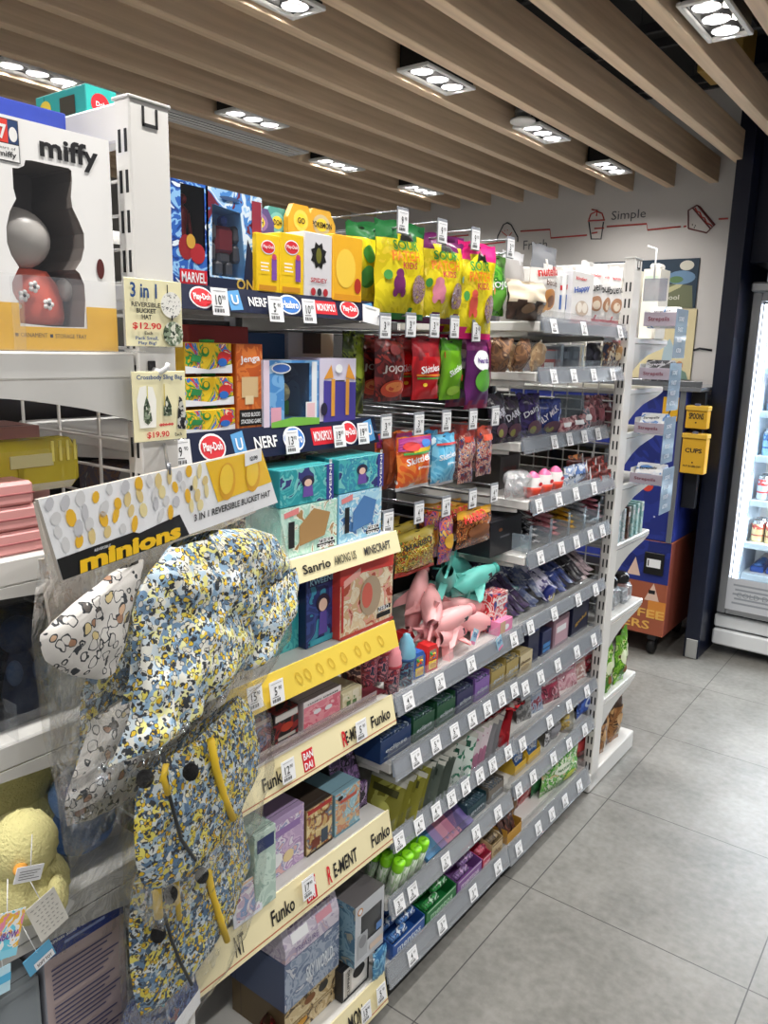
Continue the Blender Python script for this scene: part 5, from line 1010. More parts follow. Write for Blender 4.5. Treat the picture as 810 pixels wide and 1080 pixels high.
# ---- price tags on the toy bay strips
def strip_tags(key, xs, lab):
    zt, xf, z0, z1, _ = SH[key]
    for k, (u, v, big, small) in enumerate(xs):
        p = onx(u, v, xf+.012); price_tag(big, small, (xf+.0135, p.y, p.z-.021), f'white price tag reading {big} {small}, {nth(k)} from the left on {lab}', tilt=-.14, group='price tags on '+lab)
strip_tags('T1', [(233, 318, '10', '90'), (292, 326, '5', '90'), (327, 328, '10', '90')], 'the upper navy strip')
p = onx(392, 331, -.972); b = MB(); b.box(-.027, .027, 0, .0008, 0, .034, PAPER, bev=.0002); b.plate(-.02, .015, .028, .03, GREYW); o = put(b.build('price_tag'), (-.9715, p.y, p.z-.019), FACE_X, -.14, .12); tag(o, 'blank white paper tag at the right end of the upper navy strip', 'price tag')
strip_tags('T2', [(193, 478, '9', '90'), (309, 466, '13', '90'), (359, 460, '19', '90'), (384, 457, '19', '90')], 'the lower navy strip')
strip_tags('T4', [(270, 736, '15', '90'), (293, 730, '5', '90')], 'the yellow strip')
strip_tags('T5', [(305, 813, '12', '90'), (382, 770, '5', '90')], 'the upper lettered cream strip')
strip_tags('T6', [(326, 936, '17', '90')], 'the lower lettered cream strip')
strip_tags('T7', [(387, 1068, '13', '90'), (403, 1048, '5', '90')], 'the lowest cream strip')
# ================================================================== hanging sweets, middle bay
_PEG = 0
def peg(u, v, x_end, label, big, small, tl):
    """long hook from the back with a label plate at its tip and a price tag on it; u,v: middle of the tag in the photograph"""
    p = onx(u, v, x_end); L = x_end-(BACK_X+.001)
    t = thing('display_hook', label, 'hook', (x_end, p.y, p.z+.021), 0, 'long hooks of the middle bay')
    b = MB(); b.tube([(-L, 0, -.032), (-.02, 0, -.032), (-.006, 0, -.028), (-.002, 0, -.018)], .0026, STEEL, n=6); b.build('lower_prong', t)
    b = MB(); b.tube([(-L, 0, .0), (-.003, 0, .0)], .002, STEEL, n=6); b.build('upper_prong', t)
    b = MB(); b.box(-.0035, -.001, -.018, .018, -.044, .006, mat('#8b8f96', .4), bev=.0006); b.build('label_plate', t)
    price_tag(big, small, (x_end, p.y, p.z-.021), tl, tilt=0, group='price tags on the hooks')
    return p
def hang(u0, v0, u1, v1, x, d, body, top, bot, deco, label, seed, n=2, cat='candy bag', grp=None, tf=.17, bf=.09, rz=0, wr=.006, behind='', name='candy_bag'):
    y, w, zb, h = slot(u0, v0, u1, v1, x)
    for k in range(n):
        if k == 0: o = pouch(name, w, h, d, body, top, bot, tf, bf, deco, seed, wr, hole=True); put(o, (x, y, zb), FACE_X+rz); tag(o, label, cat, grp or None); o0 = o
        else: dup(o0, (x-(d+.012)*k, y+.003*k, zb+.002), f'{behind or label.split(",")[0]}, {("", "next behind the front one", "deepest on its hook")[k]}', rz=FACE_X+rz-.06*k)
    return o0
YEL = art(('#e6d41a', '#f0de26', '#dcc818', '#ecd236'), 16, .28); KEY = mat('#1c1c14', .4)
def sour(cols): return [('p', [(.36, .8), (.42, .9), (.46, .86), (.5, .94), (.54, .86), (.6, .9), (.64, .8)], KEY), ('t', 'SOUR', .46, .755, .5, mat('#2f8f3a', .35), .1, .04), ('t', 'PATCH', .44, .645, .54, mat('#e8822a', .35), .1, .04), ('t', 'KIDS', .5, .55, .3, mat('#c23a4a', .35), .07, .04),
    ('d', .3, .36, .1, .1, mat(cols[0], .4)), ('d', .3, .46, .07, .05, mat(cols[0], .4)), ('d', .24, .27, .04, .05, mat(cols[0], .4)), ('d', .36, .27, .04, .05, mat(cols[0], .4)), ('d', .72, .32, .16, .15, art(('#8a6a7a', '#b89aa0', '#6a4a5a', '#c8b04a'), 120, .3)), ('d', .13, .44, .05, .05, mat('#4aa04a')), ('d', .9, .52, .05, .04, mat(cols[1]))]
GRN = mat('#1f6b35', .3); PUR = mat('#6a1f5a', .3); PNK = mat('#e8267e', .3)
hang(364, 314, 398, 240, -1.03, .04, YEL, GRN, None, [('d', .5, .6, .2, .12, mat('#3f8f3a')), ('d', .5, .3, .25, .15, mat('#4a9a4a'))], 'yellow candy bag with green tree print, half hidden at the left of the top row', 1, 1)
hang(396, 335, 446, 240, -.985, .055, YEL, GRN, mat('#2f7f3c', .3), sour(('#7a2a6a', '#e8d04a')), 'large yellow sour candy bag with a green top, top row', 2, 2, rz=-.08, wr=.008, behind='spare sour bag with a green top')
hang(440, 340, 486, 252, -.985, .055, YEL, PUR, PUR, sour(('#e08aa0', '#5ab0b8')), 'yellow sour candy bag with plum purple ends, top row', 3, 2, rz=-.08, wr=.008, behind='spare yellow sour candy bag with plum purple ends')
hang(482, 357, 519, 260, -.97, .05, YEL, PNK, PNK, sour(('#e05a4a', '#e08a3a')), 'yellow sour candy bag with hot pink ends, top row', 4, 2, rz=-.12, wr=.008, behind='spare yellow sour candy bag with hot pink ends')
hang(510, 332, 533, 272, -.99, .04, art(('#3f9a2c', '#6ac03a', '#2f7f28', '#b8e08a'), 26, .3), mat('#4f7a3a', .3), None, [('t', 'JOJO', .44, .5, .66, PAPER, .14, .1), ('d', .5, .25, .35, .18, mat('#7ad04a'))], 'bright green candy bag with white lettering at the right end of the top row', 5, 2, behind='spare bright green candy bag')
peg(425.5, 234, -.955, 'hook of the top row over the green topped bag', '9', '90', 'price tag on the hook over the large green topped sour bag')
peg(467, 245, -.955, 'hook of the top row over the plum ended bag', '9', '90', 'price tag on the hook over the plum ended sour bag')
peg(502, 253, -.955, 'hook of the top row over the pink ended bag', '9', '90', 'price tag on the hook over the pink ended sour bag')
peg(539, 262, -.955, 'hook of the top row over the bright green bag', '3', '90', 'price tag on the hook over the bright green bag')
# row two
for k, (u, v) in enumerate(((407, 345), (434, 344), (459, 345), (480, 346), (503, 350))):
    peg(u, v, -.955, f'hook of the second row, {nth(k)} from the left', '3', '50', f'price tag on the second row of hooks, {nth(k)} from the left')
DKB = art(('#4a1414', '#6a1c1a', '#3a0f12', '#8a2a22'), 22, .3)
hang(360, 440, 384, 350, -1.03, .035, art(('#2f3a14', '#4a5a1a', '#7a8a1f', '#20280f'), 26, .3), None, None, [('d', .5, .6, .3, .15, mat('#8a9a2a'))], 'dark olive candy bag at the left end of the second row', 6, 1)
hang(394, 424, 426, 356, -.99, .04, DKB, None, None, [('t', 'JOJO', .42, .5, .62, mat('#b0a8a4'), .13), ('d', .5, .2, .4, .14, mat('#c8442a')), ('d', .5, .23, .3, .08, mat('#e88a4a')), ('d', .5, .8, .2, .08, mat('#7a2a2a'))], 'dark maroon candy bag with grey lettering, second row', 7, 2, behind='spare dark maroon candy bag')
hang(433, 422, 464, 356, -.99, .04, mat('#c4161f', .28), mat('#8a1420', .3), None, [('t', 'Skittles', .42, .5, .6, PAPER, .12, .12), ('r', .05, .95, .38, .41, mat('#e8862a')), ('r', .06, .94, .33, .36, mat('#5aa03a')), ('d', .7, .15, .16, .08, mat('#e0525a')), ('d', .3, .24, .06, .03, mat('#f0c83a'))], 'red fruit candy bag with white script lettering, second row', 8, 3, tf=.3, behind='spare red fruit candy bag')
hang(463, 422, 487, 358, -.985, .035, mat('#6fae1c', .28), mat('#3f7a1a', .3), None, [('t', 'Skittles', .44, .5, .6, PAPER, .11, .4), ('p', [(.05, .8), (.95, .4), (.95, .3), (.05, .7)], mat('#d03a2a')), ('d', .5, .15, .3, .08, mat('#a8d84a'))], 'lime green fruit candy bag with white script lettering, second row', 9, 2, behind='spare lime green fruit candy bag')
hang(489, 432, 517, 356, -.975, .04, mat('#5a1a5e', .28), mat('#7a2a6a', .3), mat('#8a1f4a', .3), [('d', .44, .68, .32, .14, PAPER), ('t', 'Nerds', .44, .68, .42, mat('#5a3a8a'), .08), ('d', .5, .4, .3, .16, mat('#5fae3a')), ('r', .8, .97, .3, .95, mat('#7a1a4a'))], 'purple candy bag with a white oval, second row right end', 10, 2, behind='spare purple candy bag')
# row three
for k, (u, v) in enumerate(((408, 451), (442.5, 448), (471.5, 445), (499.5, 443), (523, 439.5))):
    peg(u, v, -.955, f'hook of the third row, {nth(k)} from the left', '3', '90', f'price tag on the third row of hooks, {nth(k)} from the left')
hang(402, 517, 418, 456, -1.01, .03, mat('#7a3218', .35), None, None, [('r', .2, .8, .1, .7, mat('#9a4a22'))], 'narrow rust brown candy bag at the left end of the third row', 11, 1)
hang(417, 519, 453, 457, -.975, .045, art(('#e8622a', '#f08a3a', '#e8622a', '#f4ece0'), 14, .3), None, mat('#d8d8da', .35), [('r', .02, .98, .74, .97, mat('#b03a8a')), ('r', .3, .98, .7, .78, mat('#e8c42a')), ('r', .1, .9, .67, .71, mat('#4aa04a')), ('d', .3, .82, .2, .08, mat('#d83a3a')), ('d', .75, .85, .18, .07, mat('#3f7fd0')), ('t', 'Skittles', .44, .58, .62, PAPER, .13, .14), ('t', 'gummies', .62, .42, .4, PAPER, .07)], 'orange and rainbow fruit candy pouch, third row', 12, 2, behind='spare orange and rainbow pouch')
hang(453, 514, 480, 456, -.975, .04, art(('#5ab0d8', '#7ac4e4', '#4a9ac8', '#cfe4ee'), 18, .3), None, mat('#c9ccd2', .35), [('t', 'Skittles', .44, .6, .62, PAPER, .11, .14), ('r', .1, .9, .8, .84, mat('#d84a4a')), ('t', 'gummies', .6, .45, .45, PAPER, .06)], 'pale blue fruit candy pouch, third row', 13, 2, behind='spare pale blue pouch')
MIXC = art(('#4a1f28', '#8a2f30', '#2f3a6a', '#c8a890', '#a83a3a', '#d8c8b8', '#3f5a9a'), 55, .3)
hang(482, 511, 500, 450, -.97, .03, MIXC, mat('#8a2f2a', .3), None, [('r', .2, .8, .75, .85, mat('#c9452f'))], 'narrow patterned red and blue candy bag, third row', 14, 3, behind='spare patterned red and blue bag left')
hang(501, 503, 519, 448, -.97, .03, MIXC, mat('#a0402f', .3), None, [('r', .2, .8, .72, .84, mat('#d8583a'))], 'patterned red and blue candy bag at the right end, third row', 15, 3, behind='spare patterned red and blue bag right')
# row four
for k, (u, v) in enumerate(((410, 551), (442.5, 541.7), (471, 535), (499, 526.7), (521.7, 520.5))):
    peg(u, v, -.955, f'hook of the fourth row, {nth(k)} from the left', '4', '50', f'price tag on the fourth row of hooks, {nth(k)} from the left')
GUM = art(('#6a5a1a', '#c8a82a', '#8a2f1f', '#4a6a2a', '#d8c86a', '#a8782a', '#5a3a2a', '#c8582a'), 60, .25)
hang(416, 611, 459, 552, -.98, .045, GUM, mat('#8a7a2a', .3), mat('#b03a2a', .3), [('t', 'HARIBO', .44, .72, .64, INK, .13, .08), ('r', .1, .9, .0, .1, mat('#b83a2a'))], 'gold gummy sweets bag with black lettering, fourth row', 16, 3, behind='spare gold gummy sweets bag')
hang(461, 596, 477, 543, -.98, .03, art(('#5a2a6a', '#8a4a8a', '#c86a3a', '#3a4a8a', '#d8b04a'), 55, .3), None, None, [('d', .5, .5, .3, .16, mat('#d8a83a'))], 'narrow purple gummy bag, fourth row', 17, 2, behind='spare narrow purple gummy bag')
hang(480, 581, 518, 531, -.965, .04, art(('#3a2418', '#6a3a1a', '#a85a2a', '#2a1a14', '#c88a4a', '#5a2a20'), 60, .25), mat('#c8962a', .3), None, [('t', 'HARIBO', .42, .82, .62, mat('#d8362f', .3), .2, .05), ('d', .5, .42, .3, .2, mat('#7a4a2a'))], 'brown gummy sweets bag with red lettering at the right of the fourth row', 18, 3, behind='spare brown gummy sweets bag')
hang(400, 620, 416, 560, -1.0, .03, art(('#6a7a2a', '#a8b04a', '#3a4a2a', '#c8c86a'), 50, .3), None, None, [], 'olive and yellow gummy bag at the left end of the fourth row', 19, 1)
# ================================================================== shelf A: bubble toys, candy cups, gumball tubs
ZA = Z('A')+.0004
def bubble_toy(col, dark, label, loc, rot, grp='bubble blaster toys', gun_first={}):
    if col in gun_first:
        return dup(gun_first[col], loc, label, rot=rot)
    m = mat(col, .38); m2 = mat(dark, .4); rot_ = rot
    t = thing('bubble_toy', label, 'toy', loc, 0, grp); t.rotation_euler = rot_
    b = MB(); b.grid(lambda u, v: (lambda a, r: (-.095+.19*v, r*1.0*math.cos(a), r*1.15*math.sin(a)))(2*PI*u, .006+.026*math.sin(PI*min(1, .12+.8*v))**.8), 16, 14, m); b.build('body', t)
    b = MB(); b.prism([(-.055, -.02), (-.015, -.022), (-.028, -.085), (-.062, -.082)], -.011, .011, m); b.build('grip', t)
    b = MB(); b.prism([(.0, .024), (-.045, .022), (-.06, .058)], -.004, .004, m); b.prism([(-.09, .004), (-.07, -.004), (-.125, -.035)], -.004, .004, m); b.prism([(-.09, -.004), (-.07, .006), (-.13, .04)], -.004, .004, m); b.build('fins', t)
    b = MB(); 
    for s_ in (-1, 1): b.add([(x_, s_*y_, z_) for x_, y_, z_ in ((.04, .024, -.012), (-.01, .024, -.014), (-.03, .072, -.034), (-.012, .07, -.03))], [(0, 1, 2, 3)], m); b.add([(x_, s_*y_, z_-.004) for x_, y_, z_ in ((.04, .024, -.012), (-.01, .024, -.014), (-.03, .072, -.034), (-.012, .07, -.03))], [(3, 2, 1, 0)], m)
    b.build('side_fins', t)
    b = MB(); b.lathe([(.014, 0), (.018, .006), (.018, .016), (.012, .018), (.01, .01)], (.09, 0, 0), (1, 0, 0), m2, n=14); b.build('nozzle', t)
    b = MB(); b.tube([(-.012, 0, -.025), (0, 0, -.04), (-.008, 0, -.052), (-.024, 0, -.052)], .003, m2); b.build('trigger', t)
    for s_ in (-1, 1):
        b = MB()
        for q in range(3): b.ell((.02-.016*q, s_*.0275, .003), (.004, .002, .004), m2, n=8, m=5)
        o = b.build('gills', t); b = MB(); b.box(.045, .068, s_*.0235-.0015, s_*.0235+.0015, -.008, .01, mat('#3a3a3e', .5), bev=.0005); b.build('side_label', t)
    t.scale = (.84, .84, .84); gun_first[col] = t; return t
PKC, TLC = '#f6b3b4', '#74d8cc'
ga = [  # pink ones: photo position of the middle, plane x, rotation
 (455, 640, -1.02, (.3, -.25, 2.2), 0), (470, 655, -.985, (.5, -.2, 1.25), 0), (497, 662, -1.0, (.5, .3, 1.35), 0), (440, 632, -1.08, (.2, -.9, 1.9), 0), (474, 676, -.99, (-.3, .2, 1.75), 0), (478, 640, -1.05, (.6, .1, 1.0), 0),
 (470, 612, -1.06, (.3, .6, 2.2), 1), (497, 612, -1.03, (.2, -.3, 1.2), 1), (516, 622, -1.08, (.5, .1, .9), 1), (505, 640, -1.03, (.9, .5, 1.5), 1), (482, 598, -1.12, (.2, .3, 1.7), 1)]
names = {0: 'pink', 1: 'teal'}; cnt = {0: 0, 1: 0}
for u, v, x, r, c in ga:
    p = onx(u, v, x); w_ = names[c]
    place_ = {0: ('lying deepest at the left of the pink heap', 'across the middle of the pink heap', 'lying towards the right front of the pink heap', 'upended at the back left of the pink heap', 'lowest at the front of the pink heap', 'at the back of the pink heap beneath the teal ones'), 1: ('upended leftmost of the teal heap', 'pointing right on top of the teal heap', 'rightmost behind the teal heap', 'sliding down from the teal heap onto the pink ones', 'lying deepest in the teal heap')}[c][cnt[c]]; cnt[c] += 1
    bubble_toy((PKC, TLC)[c], ('#e58a90', '#48b5aa')[c], f'{w_} shark shaped bubble toy {place_}', (p.x, p.y, max(p.z, ZA+.045)), r, f'{w_} bubble toys')
for k, (u, v, lab) in enumerate(((425.5+75, 671.5, 'blue and pink swing tag on the front pink bubble toy'), (527, 678, 'blue and pink swing tag over the rail beside the bubble toys'))):
    p = onx(u, v, -.94+.02*k); b = MB(); b.box(-.014, .014, 0, .001, -.02, .02, mat('#a9d4ea', .4)); put_deco(b, [('r', .1, .9, -.5, -.3, mat('#e88ab0')), ('t', 'FUN', .5, .1, .7, mat('#3a5a9a'), .3), ('r', .1, .6, .3, .4, PAPER)], .028, .04)
    o = put(b.build('swing_tag'), p, FACE_X, 0, .5-.9*k); tag(o, lab, 'swing tag', 'swing tags on the bubble toys')
# candy cups at the left end
def candy_cup(c1, c2, y, x, label, z=None):
    t = thing('candy_cup', label, 'candy cup', (x, y, z or ZA), 0, 'swirl topped candy cups')
    b = MB(); b.lathe([(.0, 0), (.0165, 0), (.02, .06), (.0205, .066)], mt=art((c2, '#5a2a4a', c1, '#2a2a4a'), 50, .35, seed=3), n=16); b.build('cup', t)
    b = MB(); b.lathe([(.0215, .066), (.0225, .07), (.0215, .074), (.0225, .08), (.0195, .088), (.02, .094), (.0155, .102), (.0155, .107), (.009, .115), (.008, .12), (0, .124)], mt=mat(c1, .3), n=16, cap=False); b.build('swirl_lid', t)
    b = MB(); b.lathe([(.0218, .06), (.023, .062), (.023, .067), (.0218, .068)], mt=mat(c2, .35), n=16, cap=False); b.build('collar', t)
for k, (u, v, c1, c2, w_) in enumerate(((389, 720, '#e07a8a', '#b03a4a', 'rose pink candy cup, leftmost of the row'), (401, 716, '#e58a96', '#a8323f', 'rose pink candy cup, second of the row'), (413, 712, '#f09aa2', '#a8323f', 'rose pink candy cup, third of the row, beside a blue one'), (428, 703, '#7ab8d0', '#2f5a8a', 'pale blue candy cup with a swirl top, at the right of the row'))):
    y = onx(u, v, -.96).y; candy_cup(c1, c2, max(y, 1.206) if k < 3 else y, -.96, w_, Z('A')+.0004 if y > 1.29 else onx(u, v, -.96).z)
# gumball tubs
def tub(col, y, x, label, rz=0):
    t = thing('gumball_tub', label, 'candy tub', (x, y, ZA), FACE_X+rz, 'small gumball tubs'); m = mat(col, .3)
    b = MB(); b.prism([(-.02, 0), (.02, 0), (.022, .05), (.014, .064), (-.014, .064), (-.022, .05)], 0, .035, m); b.build('shell', t)
    b = MB(); b.prism([(-.014, .03), (.014, .03), (.012, .054), (-.012, .054)], -.0015, .0, clear('#f4e8c8', gloss=.1, tint=.3), m); b.build('window', t)
    b = MB(); rr = random.Random(3)
    for q in range(9): b.ell((rr.uniform(-.009, .009), -.0015, rr.uniform(.034, .05)), (.0032, .0032, .0032), mat(rr.choice(('#e8c42a', '#d83a2a', '#3aa04a', '#e87a2a', '#3a6ad0')), .25), n=8, m=5)
    b.build('gumballs', t)
    b = MB(); b.box(-.014, .014, -.002, 0, .006, .026, mat('#f0d24a', .4)); b.text('GUM', 0, .016, .02, RED, h=.009, y=-.003); b.build('label', t)
for k, (u, v, c, w_) in enumerate(((444, 703, '#2f62b4', 'blue gumball tub at the front left of the bubble toys'), (433, 690, '#c8262a', 'red gumball tub behind the blue one'), (458, 694, '#d22c2c', 'red gumball tub with a round window, right of the blue one'), (430, 665, '#c8262a', 'red gumball tub at the back beside the pink heap'))):
    y = onx(u, v, -.95-.03*(k in (1,))-.1*(k == 3)).y; tub(c, y, -.955-.045*(k == 1)-.09*(k == 3), w_, -.1)
o = cbox('candy_box', 521, 665, 536, 622, -.96, .05, 'A', art(('#c82a34', '#e8e0dc', '#d84a4a', '#3a4a8a'), 40, .35), [('r', .1, .9, .7, .9, PAPER), ('t', 'POP', .5, .8, .6, RED, .1)], 'small red and white candy box right of the teal heap', 'candy box')
o = cbox('candy_box', 527, 672, 541, 650, -.94, .035, 'A', mat('#e48ab4', .4), [('d', .5, .5, .2, .2, PAPER), ('r', 0, .4, 0, 1, mat('#c9a88a'))], 'small pink card box by the right end of the bubble toy rail', 'candy box')
o = cbox('candy_box', 400, 752, 424, 728, -.965, .06, None, mat('#7a2a38', .4), [('r', .1, .9, .3, .7, mat('#c9a0a0'))], 'dark wine box under the pink candy cups', 'candy box', z=Z('T5')+.0004)
o.location.y = min(o.location.y, 1.25)
# ================================================================== shelf B: boxed gum
def gum_box(u0, v0, u1, v1, key, c, txt, label, x=-.95, d=.12, inner='#d8dade', rows=2):
    y, w, zb, h = slot(u0, v0, u1, v1, x); zt = zb+h; zb = Z(key)+.0004; h = max(.068 if key == 'B' else .05, zt-zb)
    t = thing('gum_box', label, 'gum box', (x, y, zb), FACE_X, 'open gum display boxes'); m = mat(c, .35); dk = mat('#1a1c22', .5)
    b = MB(); b.box(-w/2, w/2, 0, .0015, 0, h*.8, m); put_deco(b, [('t', txt, .5, .36, .7, mat('#c9d2d8'), .22, 0, .1), ('r', .1, .9, .14, .18, mat('#8a98a0'))], w, h); b.build('front_flap', t)
    b = MB(); b.box(-w/2, -w/2+.0015, .0016, d, 0, h, m); b.box(w/2-.0015, w/2, .0016, d, 0, h, m); b.box(-w/2+.0015, w/2-.0015, .0016, d, 0, .0015, m); b.build('sides', t)
    b = MB(); b.box(-w/2, w/2, d-.0015, d, .0016, h*1.25, m); put_deco(b, [], w, h); b.build('back_flap', t)
    nn = max(3, int(w/.012))
    for r in range(rows):
        b = MB()
        for q in range(nn): x0 = -w/2+.003+(w-.006)*q/nn; b.box(x0, x0+(w-.006)/nn-.001, .004+.04*r, .04+.04*r, .002, h*(.86+.1*r), art((c, '#4a5a6a', c, '#b8c4cc'), 60, .35), bev=.001)
        o = put(b.build('gum_packs'), (0, 0, 0)); o.parent = t; o['kind'] = 'stuff'
    return t
gum_box(401, 812, 433, 786, 'B', '#1d3a6a', 'eclipse', 'navy gum box at the left end of the boxed gum shelf')
gum_box(435, 797, 458, 766, 'B', '#1f5138', 'eclipse', 'dark green gum box beside the navy one')
gum_box(460, 781, 480, 747, 'B', '#24573a', 'eclipse', 'dark green gum box beside the dark violet one')
gum_box(481, 764, 499, 732, 'B', '#34345e', 'eclipse', 'dark violet gum box on the boxed gum shelf')
gum_box(500, 748, 516, 724, 'B', '#8a64b0', 'eclipse', 'light violet gum box on the boxed gum shelf')
for k, (u0, v0, u1, v1, nm) in enumerate(((517, 738, 532, 719, 'left'), (533, 727, 548, 708, 'right'))):
    gum_box(u0, v0, u1, v1, 'B', '#b09a58', 'gold', f'tan gold gum box, {nm} of the pair by the far bay', rows=1)
GOLD = mat('#a98f45', .3, .5)
for k, (u0, v0, u1, v1) in enumerate(((505, 716, 522, 706), (524, 705, 541, 694))):
    p = onx(u0, v0, -1.0); q = onx(u1, v0-6, -1.0); zb = Z('B')+.056
    t = thing('gum_tin', f'dark gold flip lid gum carton lying on the tan boxes, {("left", "right")[k]}', 'gum box', (-.985, (p.y+q.y)/2, zb), FACE_X, 'gold gum cartons'); w = q.y-p.y
    b = MB(); b.box(-w/2, w/2, 0, .07, 0, .018, GOLD, bev=.001); b.box(-w/2+.005, w/2-.005, -.0008, .0, .004, .014, mat('#5a4a20', .4)); b.build('carton', t)
    b = MB(); b.box(-w/2, w/2, .0, .07, .0185, .02, mat('#3f3a28', .35)); b.box(w*.1, w*.3, .0, .07, .02, .0205, mat('#4a8a6a', .35)); b.build('lid', t)
# ================================================================== shelf C: leaning flat packets
ZC = Z('C')+.0004; rr = random.Random(11)
packs = []
def packet(cols, kind, seed):
    m = art((cols[0], cols[0], cols[1]), 14, .28, seed=seed) if kind != 'check' else art((cols[0], cols[1]), 70, .3, kind='cell', seed=seed, dist=0)
    return pouch('flat_packet', .10, .115, .008, m, mat('#cfcfc6', .3), None, tf=.08, deco=[('r', .14, .86, .66, .8, mat(cols[2], .35)), ('d', .5, .36, .25, .16, mat(cols[1], .35))], seed=seed, wr=.004, nu=6, nv=10)
kinds = [('olive yellow', ('#8f8c3a', '#c8c86a', '#4a4a28', '#d8d4a0'), 'n', 8), ('dark grey green', ('#5a645c', '#7a8a80', '#3a443e', '#a8b4ac'), 'n', 8), ('green and white check', ('#3f8a6a', '#dfe8e2', '#2a5a48', '#9fc4b2'), 'check', 5), ('pink and white check', ('#c88aa8', '#f0e6ea', '#3a2a34', '#e8d0dc'), 'check', 6), ('grey', ('#8a8a8e', '#b4b4b8', '#5a5a60', '#d8d8da'), 'n', 6), ('red foil', ('#a8202a', '#c83a40', '#6a141c', '#d88a8a'), 'n', 6)]
y = 1.318
for ki, (nm, cols, kd, n) in enumerate(kinds):
    first = None
    for k in range(n):
        if y > 1.868: break
        loc = (-.985+rr.uniform(-.012, .012), y, ZC); rot = (.38+rr.uniform(-.12, .12), rr.uniform(-.05, .05), rr.uniform(-.1, .1)+.05)
        rot = (-rot[0], rot[1], rot[2])
        lab = f'{nm} flat packet, {nth(k)} of its kind from the left'
        if first is None: first = packet(cols, kd, ki+3); put(first, loc, 0); first.rotation_euler = rot; tag(first, lab, 'packet', f'{nm} flat packets')
        else: dup(first, loc, lab, rot=rot)
        y += .0155
# red foil pouches laid over the right end, and packets at the back left
for k, (u, v, x, r, c) in enumerate(((497, 768, -1.0, (.5, .2, 1.3), '#a01f28'), (512, 758, -.99, (.4, -.1, 1.5), '#b82a30'), (527, 752, -.985, (.5, .3, 1.7), '#c4343a'), (536, 742, -1.03, (.6, 0, 1.4), '#1f6a3a'), (480, 770, -1.05, (.4, 0, 1.6), '#8a1a22'))):
    p = onx(u, v, x); o = pouch('foil_pouch', .085, .06, .014, art((c, c, '#5a1018' if c[1] != '1' else '#0f3a20', '#d8a0a0'), 30, .22, seed=k), seed=50+k, wr=.008, nu=8, nv=8)
    o.location = (p.x, p.y, ZC+.096); o.rotation_euler = (1.25+.1*k*(-1)**k, 0, r[2]); tag(o, f'{"dark green" if c[1] == "1" else "red"} crinkled foil pouch over the packets, {nth(k)} from the {"left" if k < 4 else "back"}', 'foil pouch', 'foil pouches over the packets')
# ================================================================== shelf D: green tubes, slim boxes
ZD = Z('D')+.0004; LIME = mat('#8ee01e', .3); LIMED = mat('#4f9a1c', .35)
first = None
for r in range(3):
    for k in range(4):
        u, v = ((423, 911), (436, 904), (444.5, 894.5), (451.5, 887))[k]
        p = onx(u, v, -.955-.0*r); x = -.95-.034*r; yy = 1.33+.0335*k
        lab = f'lime capped tube, {nth(k)} from the left in the {("front", "middle", "back")[r]} row'
        if first is None:
            t = thing('candy_tube', lab, 'candy tube', (x, yy, ZD), 0, 'lime capped tubes'); first = t
            b = MB(); b.lathe([(0, 0), (.0135, 0), (.0135, .078)], mt=art(('#c9d8c4', '#a8c49a', '#dfe6da', '#5aa03a'), 50, .35, stretch=(1, 1, .4)), n=16); b.build('tube', t)
            b = MB(); b.lathe([(.0142, .07), (.0148, .074), (.0148, .094), (.0135, .097), (0, .0975)], mt=LIME, n=18); c_ = b.build('cap', t)
            b = MB(); b.text('fresh', 0, 0, .016, mat('#4a8a14', .4), h=.005, fr=(V((0, 0, .0978)), V((0, 1, 0)), V((0, 0, -1)), V((-1, 0, 0))), y=-.0004); b.build('lettering', c_)
            t.rotation_euler = (0, .25, 0)
        else: dup(first, (x, yy, ZD), lab, rot=(0, .25, 0))
for k, (c, nm) in enumerate((('#3f86b8', 'blue'), ('#5a9ac4', 'sky blue'), ('#b49ad0', 'lilac'), ('#e6a0b8', 'rose'), ('#d88aa8', 'pink'), ('#6a5a9a', 'violet'))):
    o = carton('slim_pack', .075, .012, .115, mat(c, .35), [('t', 'mints', .5, .5, .6, PAPER, .5)], top=mat(c, .3))
    o.location = (-.94, 1.505+.029*k, ZD+.006+.0*k); o.rotation_euler = (-.95, 0, FACE_X+.0); o.location.z = ZD+.0935*math.sin(0)+.003; o.rotation_euler = (.55, 0, FACE_X); tag(o, f'slim {nm} mint pack leaning beside the lime capped tubes', 'mint pack', 'slim mint packs')
gum_box(493, 863, 513, 842, 'D', '#2a4a52', 'gum', 'dark teal gum box at the right of the slim mint packs', rows=1)
gum_box(515, 850, 531, 832, 'D', '#7d756a', 'gum', 'grey brown card tray at the right end of the tube shelf', rows=1)
for k in range(5):
    o = carton('slim_pack', .026, .055, .012, art(('#5a3a5a', '#8a6a8a', '#2a2030', '#c8b4c8'), 40, .35, seed=60), [('r', .2, .8, .4, .7, PAPER)]); put(o, (-1.06+.012*k, 1.80-.001*k, ZD), FACE_X+.2); tag(o, f'small purple pack in the row behind the grey brown tray, {nth(k)} from the back', 'mint pack', 'small purple packs')
